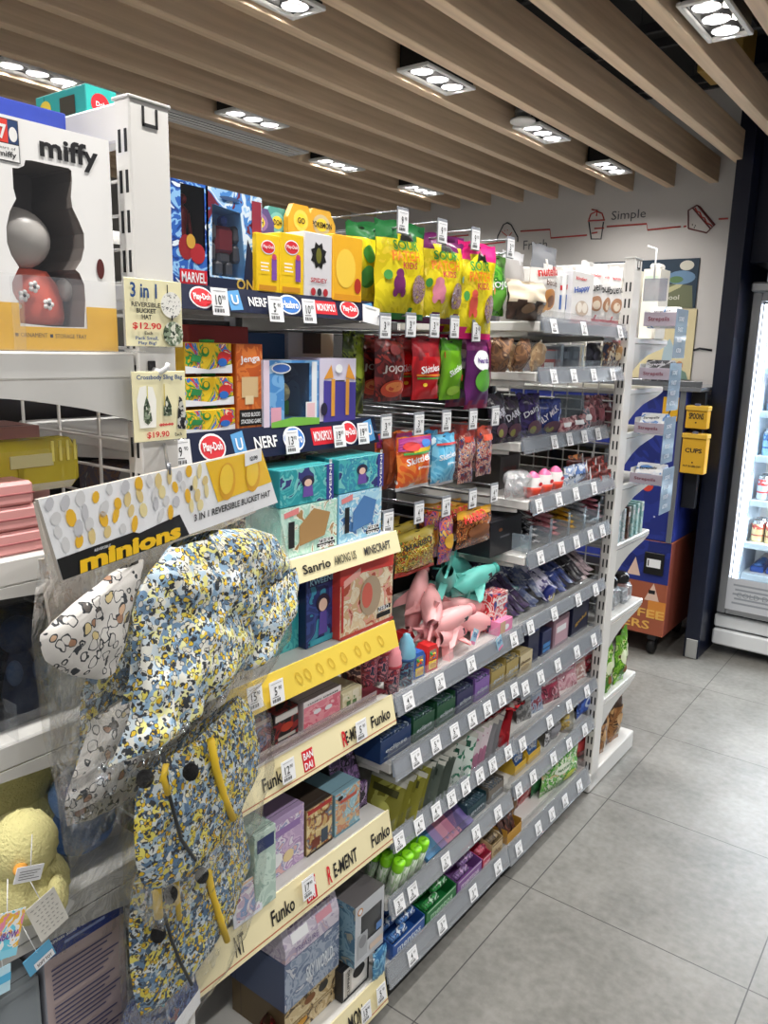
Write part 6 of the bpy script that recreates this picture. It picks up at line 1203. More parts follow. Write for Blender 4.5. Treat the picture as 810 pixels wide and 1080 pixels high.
# ================================================================== shelf E: mint roll boxes
def roll_box(y0, y1, h, c, c2, txt, label, roll, rolls=6, lidh=.0, x=-.935, key='E'):
    w = y1-y0; y = (y0+y1)/2; zb = Z(key)+.0004; d = .13
    t = thing('mint_box', label, 'mint box', (x, y, zb), FACE_X, 'open boxes of mint rolls'); m = mat(c, .35)
    b = MB(); b.box(-w/2, w/2, 0, .0015, 0, h, m); put_deco(b, [('t', txt, .5, .45, .72, mat(c2, .35), .4, 0, .06), ('r', .04, .96, .88, .96, mat(c2, .35))], w, h); b.build('front_panel', t)
    b = MB(); 
    for s_ in (-1, 1): b.v0 = len(b.v); b.prism([(0, 0), (d, 0), (d, h*1.7), (0, h)], -.0008, .0008, m); b.v[b.v0:] = [(s_*(w/2-.001)+y_, x_, z_) for x_, y_, z_ in b.v[b.v0:]]
    b.box(-w/2+.002, w/2-.002, .002, d-.002, 0, .0015, m); b.build('tray', t)
    b = MB(); b.box(-w/2, w/2, d-.0015, d, 0, h*2.0, m); put_deco(b, [('t', txt, .5, 1.7, .6, mat(c2, .35), .3)], w, h); b.v = [(a, q if q > 0 else d-.0025, c_) for a, q, c_ in b.v]; b.build('back_panel', t)
    for k in range(rolls):
        f = (k+.5)/rolls; b = MB(); b.lathe([(.006, 0), (.0105, .003), (.0105, .062), (.006, .065)], (0, 0, 0), (1, 0, 0), roll, n=12)
        o = b.build('mint_roll'); o.location = (x-.012-.1*f, y0+.012+(w-.08)*(k % 2), zb+h*.55+.03*f+.012); o.rotation_euler = (0, 0, PI/2); tag(o, f'mint roll in the {label.split(" mint")[0]} box, {nth(k)} from the front', 'mint roll', f'rolls in the {label.split(" mint")[0]} box')
roll_box(1.325, 1.462, .042, '#2a5aa8', '#dfe8f4', 'mentos', 'royal blue mint box on the lowest middle shelf', art(('#3a6ab8', '#6a9ad0', '#2a4a88', '#dfe8f2'), 50, .3))
roll_box(1.468, 1.612, .042, '#1f7a3c', '#bfe8c4', 'mentos', 'green mint box on the lowest middle shelf', art(('#2a8a44', '#4aa85a', '#1a5a2c', '#c8e8cc'), 50, .3))
roll_box(1.618, 1.748, .04, '#8a5aa0', '#e8d8ee', 'mentos', 'purple mint box on the lowest middle shelf', art(('#6a4a84', '#9a7ab0', '#4a2f60', '#c8a8d0'), 50, .3))
roll_box(1.752, 1.80, .036, '#c83a5a', '#f4d8de', 'mint', 'small red and pink mint box on the lowest middle shelf', art(('#c8405a', '#e07a8a', '#8a2a4a'), 50, .3), 3)
roll_box(1.804, 1.868, .05, '#c8b084', '#7a5a34', 'choc', 'tan card mint box at the right end of the lowest middle shelf', art(('#6a5a4a', '#8a7a60', '#4a3a30', '#a8987a'), 40, .35), 4)
# ---- price tags on the rails
def rail_tags(key, pts, where, big='3', small='90'):
    zt, xf, z0, z1, _ = SH[key]; n = len(pts)
    for k, (u, v) in enumerate(pts):
        p = onx(u, v, xf+.005); price_tag(big if k % 3 else str(int(big)+1), small if k % 2 else '50', (xf+.0062, p.y, (z0+z1)/2-.0205), f'rail price tag {where}, {nth(k)} of {n} from the left', w=.038, h=.038, tilt=-.27, group='price tags on the rail '+where)
rail_tags('A', [(433, 738), (466, 720), (499, 698), (544, 672)], 'below the bubble toys')
rail_tags('B', [(441, 795), (461.7, 784), (481.5, 770), (500, 758), (516, 747), (531, 736.5), (544.4, 727)], 'below the boxed gum', '5')
rail_tags('C', [(423, 889), (444, 871), (462, 856), (478, 842), (493, 829), (508, 817), (521.5, 805), (538, 791.5)], 'below the flat packets', '4')
rail_tags('D', [(423, 957), (437, 943), (472, 907), (504, 878), (527, 857)], 'below the lime capped tubes', '2')
rail_tags('E', [(436.7, 1011), (468, 977), (501, 941), (527, 914)], 'below the mint boxes', '3')
# ================================================================== far bay goods
HMIN = dict(R8=.118, R9=.095, R10=.135)
def pch(u0, v0, u1, v1, x, d, key, body, top, bot, deco, label, seed, cat='snack pouch', grp=None, tf=.14, bf=.08, rz=0, rx=0, wr=.005, zoff=.0006, name='snack_pouch', bow=0):
    y, w, zb, h = slot(u0, v0, u1, v1, x); zt = zb+h; zb = Z(key)+zoff
    o = pouch(name, w, max(zt-zb, HMIN.get(key, .03)), d, body, top, bot, tf, bf, deco, seed, wr, bow=bow); put(o, (x, y, zb), FACE_X+rz, rx); return tag(o, label, cat, grp)
SIL = mat('#b9bcc2', .25, .5); WP = mat('#eceae8', .35)
# R1
pch(533, 342, 574, 300, -.965, .06, 'R1', art(('#3c2a20', '#4a352a', '#2e201a'), 14, .5), mat('#d9cbb4', .6), None, [('d', .35, .3, .14, .13, mat('#8a6a4a')), ('d', .72, .3, .14, .13, mat('#8a6a4a'))], 'brown paper pouch with a cream ruffled top at the left of the top shelf', 1, tf=.52, wr=.012)
pch(527, 335, 553, 268, -1.05, .05, 'R1', mat('#a3a09e', .3), mat('#c4c4c6', .3), None, [('t', 'nut', .55, .55, .7, RED, .1), ('r', .2, .9, .2, .3, PAPER)], 'grey pouch with red lettering behind the silver topped pouch', 2)
pch(553, 340, 590, 263, -.985, .05, 'R1', art(('#e9e6e2', '#f2f0ec', '#dcd6cc'), 12, .3), SIL, None, [('t', 'nutella', .44, .66, .68, mat('#d02a2a'), .12, .1), ('t', 'biscuits', .56, .52, .5, mat('#5a3a2a'), .08), ('d', .5, .3, .3, .14, mat('#c98a4a')), ('d', .55, .28, .18, .08, mat('#8a5a30')), ('d', .3, .2, .16, .08, mat('#d8a05a'))], 'white pouch with a silver top and red lettering, top shelf', 3, tf=.26, rz=.1)
for k, (a, c) in enumerate(((588, 594), (594.5, 601))):
    cbox('snack_box', a, 339, c, 291-k, -.97, .07, 'R1', mat('#dcdcdc', .35), [('r', .1, .9, .3, .6, mat('#3a62a8')), ('r', .1, .9, .7, .8, RED)], f'slim white and blue carton, {("left", "right")[k]} of two beside the silver topped pouch', 'snack box')
cbox('snack_box', 601, 338, 627, 290, -.955, .06, 'R1', WP, [('t', 'kinder', .4, .88, .5, RED, .06), ('t', 'Happy', .45, .68, .7, mat('#2a5ab8'), .14, .15), ('d', .5, .32, .3, .15, mat('#c9b7a4')), ('d', .38, .34, .12, .1, mat('#f0e8dc')), ('d', .62, .34, .12, .1, mat('#f0e8dc')), ('r', 0, 1, 0, .1, mat('#d8545e'))], 'white and blue carton with a biscuit print, middle of the top shelf', 'snack box', side=mat('#d2d2d6'))
for k, (a, c, vt) in enumerate(((612, 634, 279), (629, 641, 280), (639, 653, 282))):
    pch(a, 339, c, vt, -.975+.004*k, .045, 'R1', WP, None, mat('#c9444e', .35), [('t', 'kinder', .5, .8, .5, RED, .05), ('t', 'bueno', .44, .62, .7, INK, .13, .12), ('d', .5, .36, .3, .12, mat('#b98a6a')), ('d', .5, .34, .18, .07, mat('#e8d8c4'))], f'white pouch with black lettering and a red foot, {nth(k)} of three on the top shelf', 10+k, grp='white pouches with red foot', bf=.14, rz=-.15-.12*k)
for k in range(2):
    pch(590+14*k, 336, 603+14*k, 283, -1.06, .05, 'R1', WP, None, mat('#c9444e', .35), [('t', 'bueno', .5, .6, .8, INK, .12)], f'white pouch half hidden behind the blue and white cartons, {("left", "right")[k]}', 14+k, bf=.14)
# R2
BRP = art(('#6a4a34', '#8a6444', '#54392a', '#a88a6a'), 26, .4)
for k, (u, v, c) in enumerate(((522, 377, 0), (532, 381, 0), (543, 383, 0), (548, 371, 1), (560, 377, 1))):
    y = onx(u, v, -.97).y; o = pouch('nut_bag', .06, .085, .045, BRP if c == 0 else art(('#a88a68', '#c4a884', '#8a6a4a'), 22, .4), mat('#c9b79a', .5) if c else None, seed=20+k, wr=.01); put(o, (-.965-.02*(k % 2), y, Z('R2')+.001), FACE_X+.2*(k-2), .25*(-1)**k); tag(o, f'{"brown" if c == 0 else "beige"} crinkled bag at the left of the second far shelf, {nth(k)} from the left', 'snack bag', 'crinkled bags on the second far shelf')
cbox('snack_box', 570, 391, 588, 369, -.97, .05, 'R2', mat('#b8453a', .4), [('r', .0, 1, .55, .95, mat('#8f959c')), ('r', .2, .8, .1, .4, PAPER)], 'small red and grey carton between clear dividers, second far shelf', 'snack box')
for k, u in enumerate((567, 591, 613)):
    y = onx(u, 395, -.95).y; b = MB(); b.box(-.0015, .0015, 0, .1, 0, .075, clear('#cfe2f0', gloss=.12, tint=.3)); b.box(-.008, .008, -.002, 0, 0, .075, clear('#cfe2f0', gloss=.12, tint=.3)); o = put(b.build('shelf_divider'), (-.95, y, Z('R2')+.0005), FACE_X); tag(o, f'clear blue tinted divider on the second far shelf, {nth(k)} from the left', 'divider', 'clear dividers of the second far shelf')
for k, (a, c) in enumerate(((592, 602), (602.5, 612))):
    cbox('snack_box', a, 393, c, 366, -1.0, .05, 'R2', mat(('#2f3540', '#3b4552')[k], .4), [('r', .2, .8, .5, .8, mat('#8a94a0'))], f'dark grey carton between clear dividers, {("left", "right")[k]} of two on the second far shelf', 'snack box')
pch(634, 394, 658, 355, -.96, .04, 'R2', art(('#3a3a5a', '#e8dcc4', '#8a5a3a', '#2a2a44', '#c9a070'), 22, .3), mat('#d8dce4', .3), mat('#b8343a', .35), [('t', 'kinder', .5, .85, .5, RED, .08), ('d', .6, .5, .25, .2, mat('#c99a64')), ('d', .45, .4, .15, .12, mat('#e8d4ae'))], 'blue and brown pouch with a nut print at the right of the second far shelf', 30, tf=.2)
pch(617, 394, 634, 362, -1.0, .035, 'R2', art(('#2f2f38', '#4a4a56', '#20202a'), 22, .3), None, None, [('d', .5, .5, .3, .2, mat('#6a6a7a'))], 'dark pouch behind the nut printed pouch, second far shelf', 31)
# R3
PV = art(('#2a1f4a', '#3a2a66', '#1f1838', '#4a3a7a'), 16, .25)
for k, (u0, v0, u1, v1, m_, txt, lab) in enumerate(((519, 466, 537, 414, art(('#1f1a24', '#2f2838', '#17141c', '#4a4050'), 16, .25), 'DAIRY', 'black wrapped sharing bag at the far left, third far shelf'), (531, 467, 551, 418, art(('#211c28', '#352c40', '#17141c', '#5a5064'), 16, .25), 'DARK', 'black wrapped sharing bag second from the left, third far shelf'), (550, 468, 573, 414, PV, 'Dairy', 'violet blue sharing bag leaning in the middle, third far shelf'), (566, 466, 594, 420, art(('#24306a', '#32428a', '#1c2452'), 16, .25), 'ILY MILK', 'navy sharing bag with white lettering, third far shelf'))):
    pch(u0, v0, u1, v1, -1.0+.005*k, .035, 'R3', m_, None, None, [('t', txt, .44, .6, .66, mat('#d0d0dc'), .16, .35), ('d', .5, .25, .3, .15, mat('#5a3a4a')), ('d', .4, .2, .12, .08, mat('#8a8a4a'))], lab, 40+k, grp=None, rz=-.1, rx=-.16)
for k, (u0, v0, u1, v1, c) in enumerate(((588, 461, 601, 440, '#8a3a4a'), (600, 459, 615, 437, '#6a2a3a'), (613, 457, 622, 430, '#5a6a7a'))):
    pch(u0, v0, u1, v1, -.975, .03, 'R3', art((c, '#c9a0a0', c, '#2a1a24'), 40, .3, seed=k), None, None, [('r', .15, .85, .5, .75, PAPER)], f'small patterned packet in the middle of the third far shelf, {nth(k)} from the left', 45+k, name='snack_packet')
for k, (u0, u1) in enumerate(((619, 630), (628, 639), (636, 648), (644, 655))):
    pch(u0, 462-2*k, u1, 416, -.985, .03, 'R3', art(('#5a2a34', '#7a3a44', '#3a1a22', '#a86a70', '#c99a98'), 30, .3, seed=3+k), None, None, [('r', .2, .8, .2, .6, mat('#8a4a52'))], f'dark pink foil bag at the right of the third far shelf, {nth(k)} from the left', 50+k, grp='dark pink foil bags', rx=-.2, rz=-.15)
b = MB(); b.box(-.002, .002, 0, .1, 0, .11, clear('#cfe2f0', gloss=.12, tint=.3)); o = put(b.build('shelf_divider'), (-.985, onx(613, 440, -.985).y+.012, Z('R3')+.0005), FACE_X); tag(o, 'tall clear divider on the third far shelf', 'divider')
# R4
b = MB(); quilt(b, [(0, -.055, .055), (.03, -.06, .06), (.06, -.05, .05), (.075, -.03, .03)], .08, clear('#e8edf2', gloss=.22, rough=.15, tint=.35, wrinkle=.7, name='glitter_film'), amp=.016, seed=61, nu=18, nv=14); o = put(b.build('wrapped_sweets'), (-.985, onx(543, 518, -.985).y, Z('R4')+.004), FACE_X); tag(o, 'glinting clear wrapped sweets at the left of the fourth far shelf', 'sweets bag')
cbox('snack_box', 527, 505, 548, 478, -1.08, .08, None, mat('#4a4644', .5), [('t', 'EACH BAR', .5, .6, .7, mat('#7a3a34'), .12)], 'dim brown carton at the back left of the fourth far shelf', 'snack box', z=Z('R4')+.0005)
for k, (u, v) in enumerate(((561.5, 511), (573.5, 508), (585, 505))):
    p = onx(u, v, -.955); t = thing('chocolate_egg', f'white and red chocolate egg with a pink top, {nth(k)} of three', 'chocolate egg', (-.955, p.y, Z('R4')+.0005), FACE_X, 'chocolate eggs'); q = .0255
    b = MB(); b.lathe([(q*.5, 0), (q*.8, .006), (q, .022), (q*.99, .032)], mt=mat('#d8442c', .35), n=18, cap=True); b.build('lower_wrap', t)
    b = MB(); b.lathe([(q*.99, .032), (q*.93, .045), (q*.78, .058)], mt=WP, n=18, cap=False); 
    b.add([(sx*.012*math.cos(i*PI/4)+0, -q*.97, .04+.006*math.sin(i*PI/4)) for sx in (1,) for i in range(8)], [tuple(range(8))], RED); b.build('middle_wrap', t)
    b = MB(); b.lathe([(q*.78, .058), (q*.52, .067), (q*.22, .073), (0, .0745)], mt=mat('#e26a9a', .35), n=18, cap=False); b.build('pink_tip', t)
def bar(name, L, w, d, m, deco=(), seed=0): return pouch(name, w, L, d, m, None, None, deco=deco, seed=seed, wr=.003, nu=8, nv=12)
def lie(o, y, x, z, rz=0, tilt=.5): o.location = (x, y, z); o.rotation_euler = (tilt-PI/2, 0, FACE_X+rz); return o
for k, (u0, v0, u1, v1, c, tx) in enumerate(((593, 519, 606, 490, ('#d8dce4', '#8aa0c4', '#f0f0f2', '#3a5a94'), 'milk'), (604, 517, 618, 487, ('#c9d0dc', '#5a78b0', '#eceef2'), 'white'), (598, 500, 614, 478, ('#b8602a', '#3a2a24', '#d88a4a'), 'nut'))):
    pch(u0, v0, u1, v1, -.965-.04*(k == 2), .03, 'R4', art(c, 30, .3, seed=k), None, None, [('t', tx, .5, .5, .7, INK, .2)], f'{("silver and blue", "pale blue", "orange brown")[k]} chocolate packet on the fourth far shelf beside the eggs', 64+k, name='chocolate_packet', zoff=.0006+.03*(k == 2))
SN = art(('#4a1f1c', '#6a2a24', '#3a1614', '#c9483a'), 30, .3)
first = None
for k in range(6):
    p = onx(630+5*(k % 2), 503-7*(k//2), -.97)
    lab = f'dark red bar stacked right on the fourth far shelf, {nth(k)} from below'
    o = tag(bar('chocolate_bar', .125, .034, .02, SN, [('t', 'SNICKERS', .5, .5, .12, PAPER, .6, PI/2)], 70), lab, 'chocolate bar', 'dark red bars of the fourth far shelf') if first is None else dup(first, (0, 0, 0), lab)
    first = first or o
    o.location = (-.97-.014*(k//2), 2.33+.075*(k % 2)-.06, Z('R4')+.012+.0205*(k//2)); o.rotation_euler = (0, PI/2, PI/2+.06*(k % 3-1)); o.rotation_euler = (PI/2*.0+.35, PI/2, PI/2)
# R5
cbox('snack_box', 516, 592, 551, 541, -1.0, .14, 'R5', mat('#17151a', .4), [('r', .3, .6, .48, .53, mat('#6a6a70')), ('d', .3, .72, .06, .05, mat('#7a4a2a'))], 'large black carton at the left of the clear divider shelf', 'snack box', side=mat('#1c1a20', .4))
cv = clear('#cfe2f0', gloss=.1, tint=.3)
for k, u in enumerate((559, 580, 598.5, 614.5, 628.5)):
    y = onx(u, 570, -.945).y; t = thing('shelf_divider', f'clear blue tinted divider on the fifth far shelf, {nth(k)} from the left', 'divider', (-.945, y, Z('R5')+.0005), FACE_X, 'clear dividers of the fifth far shelf')
    b = MB(); b.box(-.001, .001, 0, .12, 0, .05, cv); b.build('fin', t); b = MB(); b.box(-.0075, .0075, -.002, 0, 0, .078, cv); b.build('front_plate', t)
sets = [('black and white', ('#1c1c20', '#d8d8dc', '#2a2a30', '#8a8a90'), 569, 'Oh'), ('pink', ('#d88a94', '#e8b0b4', '#8a3a44', '#f0d8d8'), 589, 'mix'), ('golden', ('#d8a02a', '#e8bc4a', '#8a5a1a', '#f0d88a'), 606, 'nut'), ('silver', ('#a8aab0', '#d0d2d8', '#5a5a64', '#e8e8ec'), 621, 'milk'), ('dark pink', ('#a85a6a', '#c98a94', '#5a2a34', '#d8b0b4'), 634, 'red')]
for nm, c, u, tx in sets:
    y = onx(u, 570, -.96).y; f0 = None
    for k in range(5):
        lab = f'{nm} bar between clear dividers, fifth far shelf, {nth(k)} from below'
        if f0 is None: f0 = tag(bar('chocolate_bar', .11, .032, .016, art(c, 30, .3), [('t', tx, .5, .5, .14, INK, .5, PI/2)], 80), lab, 'chocolate bar', f'{nm} bars on the fifth far shelf'); o = f0
        else: o = dup(f0, (0, 0, 0), lab)
        o.location = (-.962-.008*k, y, Z('R5')+.012+.017*k); o.rotation_euler = (-PI/2+.16, 0, PI/2+.12*(k % 2))
# R6: piles of bars
piles = [('dark violet', ('#2a2038', '#4a3a5e', '#1a1424', '#8a7a9a'), 12, .0), ('silver blue', ('#8a90a0', '#5a6488', '#b4bac8', '#3a3f58'), 8, .1), ('purple and white', ('#3a2f7a', '#d8d4e8', '#2a2258', '#6a5ab0'), 7, .2), ('navy', ('#1f2a58', '#3a4a8a', '#151c3c', '#8a98c8'), 7, .3), ('black', ('#17161a', '#2f2c34', '#0f0e12', '#6a6670'), 9, .4), ('grey pink', ('#9a8a90', '#c4b0b4', '#5a4a52', '#e0d4d6'), 6, .48)]
ZR = Z('R6')+.0005; rr = random.Random(5)
for nm, c, n, y0 in piles:
    f0 = None
    for k in range(n):
        lab = f'{nm} bar heaped on the sixth far shelf, {nth(k)} from the front'
        if f0 is None: f0 = tag(bar('chocolate_bar', .13, .036, .016, art(c, 26, .28), [('r', .15, .85, .3, .7, mat(c[1], .3)), ('t', 'milk', .5, .5, .2, PAPER, .5, PI/2)], 90), lab, 'chocolate bar', f'{nm} bars of the sixth far shelf'); o = f0
        else: o = dup(f0, (0, 0, 0), lab)
        row, j = k % 3, k//3
        o.location = (-.962-.05*j+rr.uniform(-.006, .006), 1.92+y0+.031*row+rr.uniform(-.006, .006), ZR+.02+.032*j+.007*row); o.rotation_euler = (-PI/2+.5+rr.uniform(-.1, .1), rr.uniform(-.15, .15), PI/2+rr.uniform(-.3, .1))
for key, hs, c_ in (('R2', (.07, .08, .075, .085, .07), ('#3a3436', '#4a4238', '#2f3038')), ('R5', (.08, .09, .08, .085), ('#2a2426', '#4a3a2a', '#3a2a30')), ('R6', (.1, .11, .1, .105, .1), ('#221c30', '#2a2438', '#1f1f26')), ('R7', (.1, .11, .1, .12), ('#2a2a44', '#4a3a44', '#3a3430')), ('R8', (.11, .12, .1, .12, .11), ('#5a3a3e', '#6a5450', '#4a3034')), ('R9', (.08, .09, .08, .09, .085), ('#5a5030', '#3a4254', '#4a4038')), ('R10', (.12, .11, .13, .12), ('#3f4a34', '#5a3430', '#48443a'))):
    back_row(key, 1.91, 2.47, -1.15, hs, c_, 'dark filler carton in the back row of the '+dict(R2='second', R5='fifth', R6='sixth', R7='seventh', R8='eighth', R9='ninth', R10='lowest')[key]+' far shelf', seed=len(key)*7)
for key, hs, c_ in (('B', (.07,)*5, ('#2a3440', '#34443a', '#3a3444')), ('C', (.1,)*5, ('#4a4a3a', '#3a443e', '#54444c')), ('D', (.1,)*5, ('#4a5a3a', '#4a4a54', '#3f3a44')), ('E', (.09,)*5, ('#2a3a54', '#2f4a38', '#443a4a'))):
    back_row(key, 1.31, 1.87, -1.19, hs, c_, 'dark filler carton in the back row of the '+dict(B='boxed gum', C='flat packet', D='capped tube', E='mint roll')[key]+' shelf', seed=len(hs)+ord(key))
t = thing('candy_roll', 'cream and blue swirled candy roll among the dark bars', 'candy', (-.958, onx(583, 620, -.955).y, ZR+.028), FACE_X)
b = MB(); b.lathe([(.0, 0), (.026, 0), (.026, .02), (0, .02)], (0, 0, 0), (0, 1, .3), mat('#2f3a8a', .35), n=20); b.build('wrapper', t)
b = MB(); b.ring(0, 0, .012, .02, mat('#e8d88a', .35), y=-.0012, n=20); b.build('swirl', t)
# R7
cbox('snack_box', 546, 711, 562, 684, -.95, .08, 'R7', mat('#d8c8a0', .4), [('t', 'choco', .5, .6, .7, mat('#5a3a1a'), .18), ('d', .5, .3, .3, .14, mat('#b89a5a'))], 'cream carton at the left of the seventh far shelf', 'snack box', side=mat('#b4a47c'))
for k, (a, v, c, vt, lab, col) in enumerate(((556, 701, 570, 655, 'tall navy carton beside the cream one, seventh far shelf', '#1a1f44'), (571, 692, 582, 662, 'navy carton with light blue packs, seventh far shelf', '#232a56'), (582, 690, 601, 645, 'dusty pink carton with a pale panel, seventh far shelf', '#8a6a78'), (602, 678, 622, 628, 'dark blue carton with gold script, seventh far shelf', '#171c3c'))):
    cbox('snack_box', a, v, c, vt, -.965, .1, 'R7', mat(col, .4), ([('r', .1, .9, .15, .5, mat('#4a8ac8')), ('r', .1, .9, .28, .32, INK)] if k == 1 else [('r', .12, .92, .12, .85, mat('#c9a4b0')), ('r', .2, .8, .5, .7, PAPER)] if k == 2 else [('t', 'gold', .5, .4, .7, mat('#c9a24a'), .14, .2)] if k == 3 else [('r', .1, .9, .8, .9, mat('#3a4a8a'))]), lab, 'snack box', side=mat(col, .5))
# R8
for k, (u0, v0, u1, v1, c, lab) in enumerate(((547, 772, 560, 741, ('#5a5a5a', '#8a8a8a', '#c9c9c9'), 'grey pouch at the left of the eighth far shelf'), (556, 763, 572, 728, ('#5a6a8a', '#a8b4c8', '#8a3a4a'), 'slate blue pouch on the eighth far shelf'), (568, 752, 588, 722, ('#7a1f3a', '#a83a54', '#4a1424', '#d89aa8'), 'wine red pouch on the eighth far shelf'), (586, 742, 606, 711, ('#e0b8c0', '#c98a98', '#f0dce0', '#a85a6a'), 'pale pink pouch on the eighth far shelf'), (598, 733, 616, 705, ('#d8c8c4', '#b88a84', '#f0e8e4'), 'cream pink pouch on the eighth far shelf'), (611, 724, 629, 696, ('#a82a3a', '#c9485a', '#6a1a24', '#e8b4ba'), 'bright red pouch at the right of the eighth far shelf'))):
    pch(u0, v0, u1, v1, -.975, .03, 'R8', art(c, 34, .28, seed=k), None, None, [('r', .2, .8, .45, .7, mat(c[1], .3)), ('t', 'gummi', .5, .57, .5, PAPER, .1)], lab, 100+k, rx=-.2, rz=-.2)
# R9
for k, (u0, v0, u1, v1) in enumerate(((543, 815, 556, 786), (557, 805, 571, 774))):
    y, w, zb, h = slot(u0, v0, u1, v1, -.955); zb = Z('R9')+.0005
    t = thing('snack_tray', f'yellow card tray with a blue pack, {("left", "right")[k]} of two, second shelf from the floor', 'display tray', (-.955, y, zb), FACE_X, 'yellow card trays'); ym = mat('#e0b83a', .4)
    b = MB(); 
    for s_ in (-1, 1): n0 = len(b.v); b.prism([(0, 0), (.1, 0), (.1, .1), (.05, .1), (0, .03)], -.0008, .0008, ym); b.v[n0:] = [(s_*(w/2-.001)+y_, x_, z_) for x_, y_, z_ in b.v[n0:]]
    b.build('sides', t); b = MB(); b.box(-w/2+.002, w/2-.002, 0, .0012, 0, .03, ym); b.box(-w/2+.002, w/2-.002, .002, .1, 0, .001, ym); b.build('tray', t)
    o = carton('snack_box', w-.012, .07, .03, art(('#2f5aa8', '#4a86c8', '#1f3a78', '#c9d8e8'), 40, .3, seed=k), [('t', 'ORE', .5, .6, .7, PAPER, .3)]); put(o, (-.965, y, zb+.0016), FACE_X); tag(o, f'blue pack inside the {("left", "right")[k]} yellow card tray', 'snack box')
pch(573, 797, 590, 768, -.965, .03, 'R9', art(('#5a5a60', '#a8a8ac', '#3a3a40', '#d8d8da', '#8a5a6a'), 40, .3), None, None, [('r', .2, .8, .3, .6, mat('#8a8a90'))], 'grey patterned pouch on the second shelf from the floor', 120)
y = onx(597, 765, -.96).y; t = thing('candy_jar', 'clear jar of yellow sweets on the second shelf from the floor', 'candy jar', (-.965, y, Z('R9')+.0005), FACE_X)
b = MB(); b.lathe([(0, 0), (.026, 0), (.03, .01), (.03, .06), (.024, .072), (.024, .078)], mt=clear('#f0ead0', gloss=.1, tint=.12), n=18, cap=False); b.build('jar', t)
b = MB(); b.lathe([(0, .078), (.026, .078), (.026, .09), (0, .091)], mt=mat('#e8d8a0', .35), n=18); b.build('lid', t)
b = MB(); rr2 = random.Random(9)
for q in range(26): a_ = rr2.uniform(0, 6.28); r_ = rr2.uniform(.008, .021); b.ell((r_*math.cos(a_), r_*math.sin(a_), .008+.002*q), (.009, .006, .005), mat(('#e8c42a', '#d8b01f', '#f0d84a')[q % 3], .35), n=8, m=5)
o = b.build('sweets', t); o['kind'] = 'stuff'
pch(607, 766, 625, 738, -.965, .03, 'R9', art(('#2a52b0', '#3f6ac8', '#1f3a84', '#8aa8e0'), 26, .28), None, None, [('d', .5, .5, .25, .2, mat('#c9d8f0')), ('d', .5, .5, .15, .12, mat('#2a52b0'))], 'bright blue pouch at the right of the second shelf from the floor', 121)
# R10
pch(572, 846, 606, 790, -.965, .06, 'R10', art(('#5fae4a', '#8ac86a', '#3f8a34', '#dfe8d0', '#7ab85a', '#e8c8a0'), 34, .25), mat('#4a9a3a', .3), None, [('d', .4, .6, .2, .12, mat('#e8f0dc')), ('t', 'NATURAL', .45, .6, .36, mat('#2f7a2c'), .07), ('d', .6, .3, .18, .14, mat('#c9d84a'))], 'green and white candy bag on the lowest far shelf', 130, wr=.009, rz=-.1)
pch(600, 828, 622, 780, -.985, .05, 'R10', art(('#c42a2e', '#d8484a', '#8a1a20', '#e8b4b0'), 26, .28), None, None, [('r', .2, .8, .3, .6, mat('#e05a5a'))], 'red candy bag at the right of the lowest far shelf', 131, rz=-.2)
pch(559, 846, 576, 800, -1.0, .04, 'R10', art(('#1f5a34', '#2f7a44', '#143a24', '#8ab48a'), 26, .28), None, None, [], 'dark green bag left of the green and white candy bag', 132)
pch(543, 862, 560, 822, -1.01, .04, 'R10', art(('#a82f34', '#c9585a', '#6a1f24', '#e0a8a0'), 26, .28), None, None, [], 'dull red bag at the left of the lowest far shelf', 133)
y, w, zb, h = slot(541, 889, 557, 868, -.945); zb = Z('R10')+.0005; w = .09; y = 1.953
t = thing('snack_tray', 'golden card tray of dark sweets at the left of the lowest far shelf', 'display tray', (-.94, y, zb), FACE_X); gm = mat('#c9963a', .45)
b = MB(); b.box(-w/2, w/2, 0, .0012, 0, .035, gm); b.box(-w/2, w/2, .078, .0795, 0, .06, gm); b.box(-w/2+.001, w/2-.001, .0015, .078, 0, .001, gm); b.build('tray', t)
b = MB(); 
for s_ in (-1, 1): b.box(s_*(w/2-.0008)-.0006, s_*(w/2-.0008)+.0006, .0013, .078, 0, .045, gm)
b.build('sides', t)
for k in range(6):
    o = tag(bar('sweet_packet', .05, .028, .012, art(('#3a2a26', '#5a3a34', '#8a5a4a'), 40, .35, seed=k), [], 140+k), f'dark sweet packet in the golden card tray, {nth(k)} from the left', 'sweet packet', 'packets in the golden tray'); o.location = (-.955-.02*(k % 2), y-.034+.0135*k, zb+.012); o.rotation_euler = (-.35, .1*(k % 3-1), PI/2)
for k, (y_, x_, c, lab) in enumerate(((2.02, -1.0, ('#6a4a34', '#8a6a4a', '#4a3424'), 'brown pouch beside the golden card tray on the lowest far shelf'), (2.09, -1.02, ('#8a2f34', '#b8585a', '#5a1f24'), 'dark red pouch behind the dull red bag, lowest far shelf'), (2.43, -.98, ('#7a2a2a', '#a84a44', '#4a1a1a'), 'maroon pouch at the far right end of the lowest far shelf'))):
    o = pouch('snack_pouch', .075, .13, .04, art(c, 26, .28, seed=k), None, None, deco=[('r', .2, .8, .4, .65, mat(c[1], .3))], seed=180+k, wr=.008); put(o, (x_, y_, Z('R10')+.0006), FACE_X-.15); tag(o, lab, 'snack pouch')
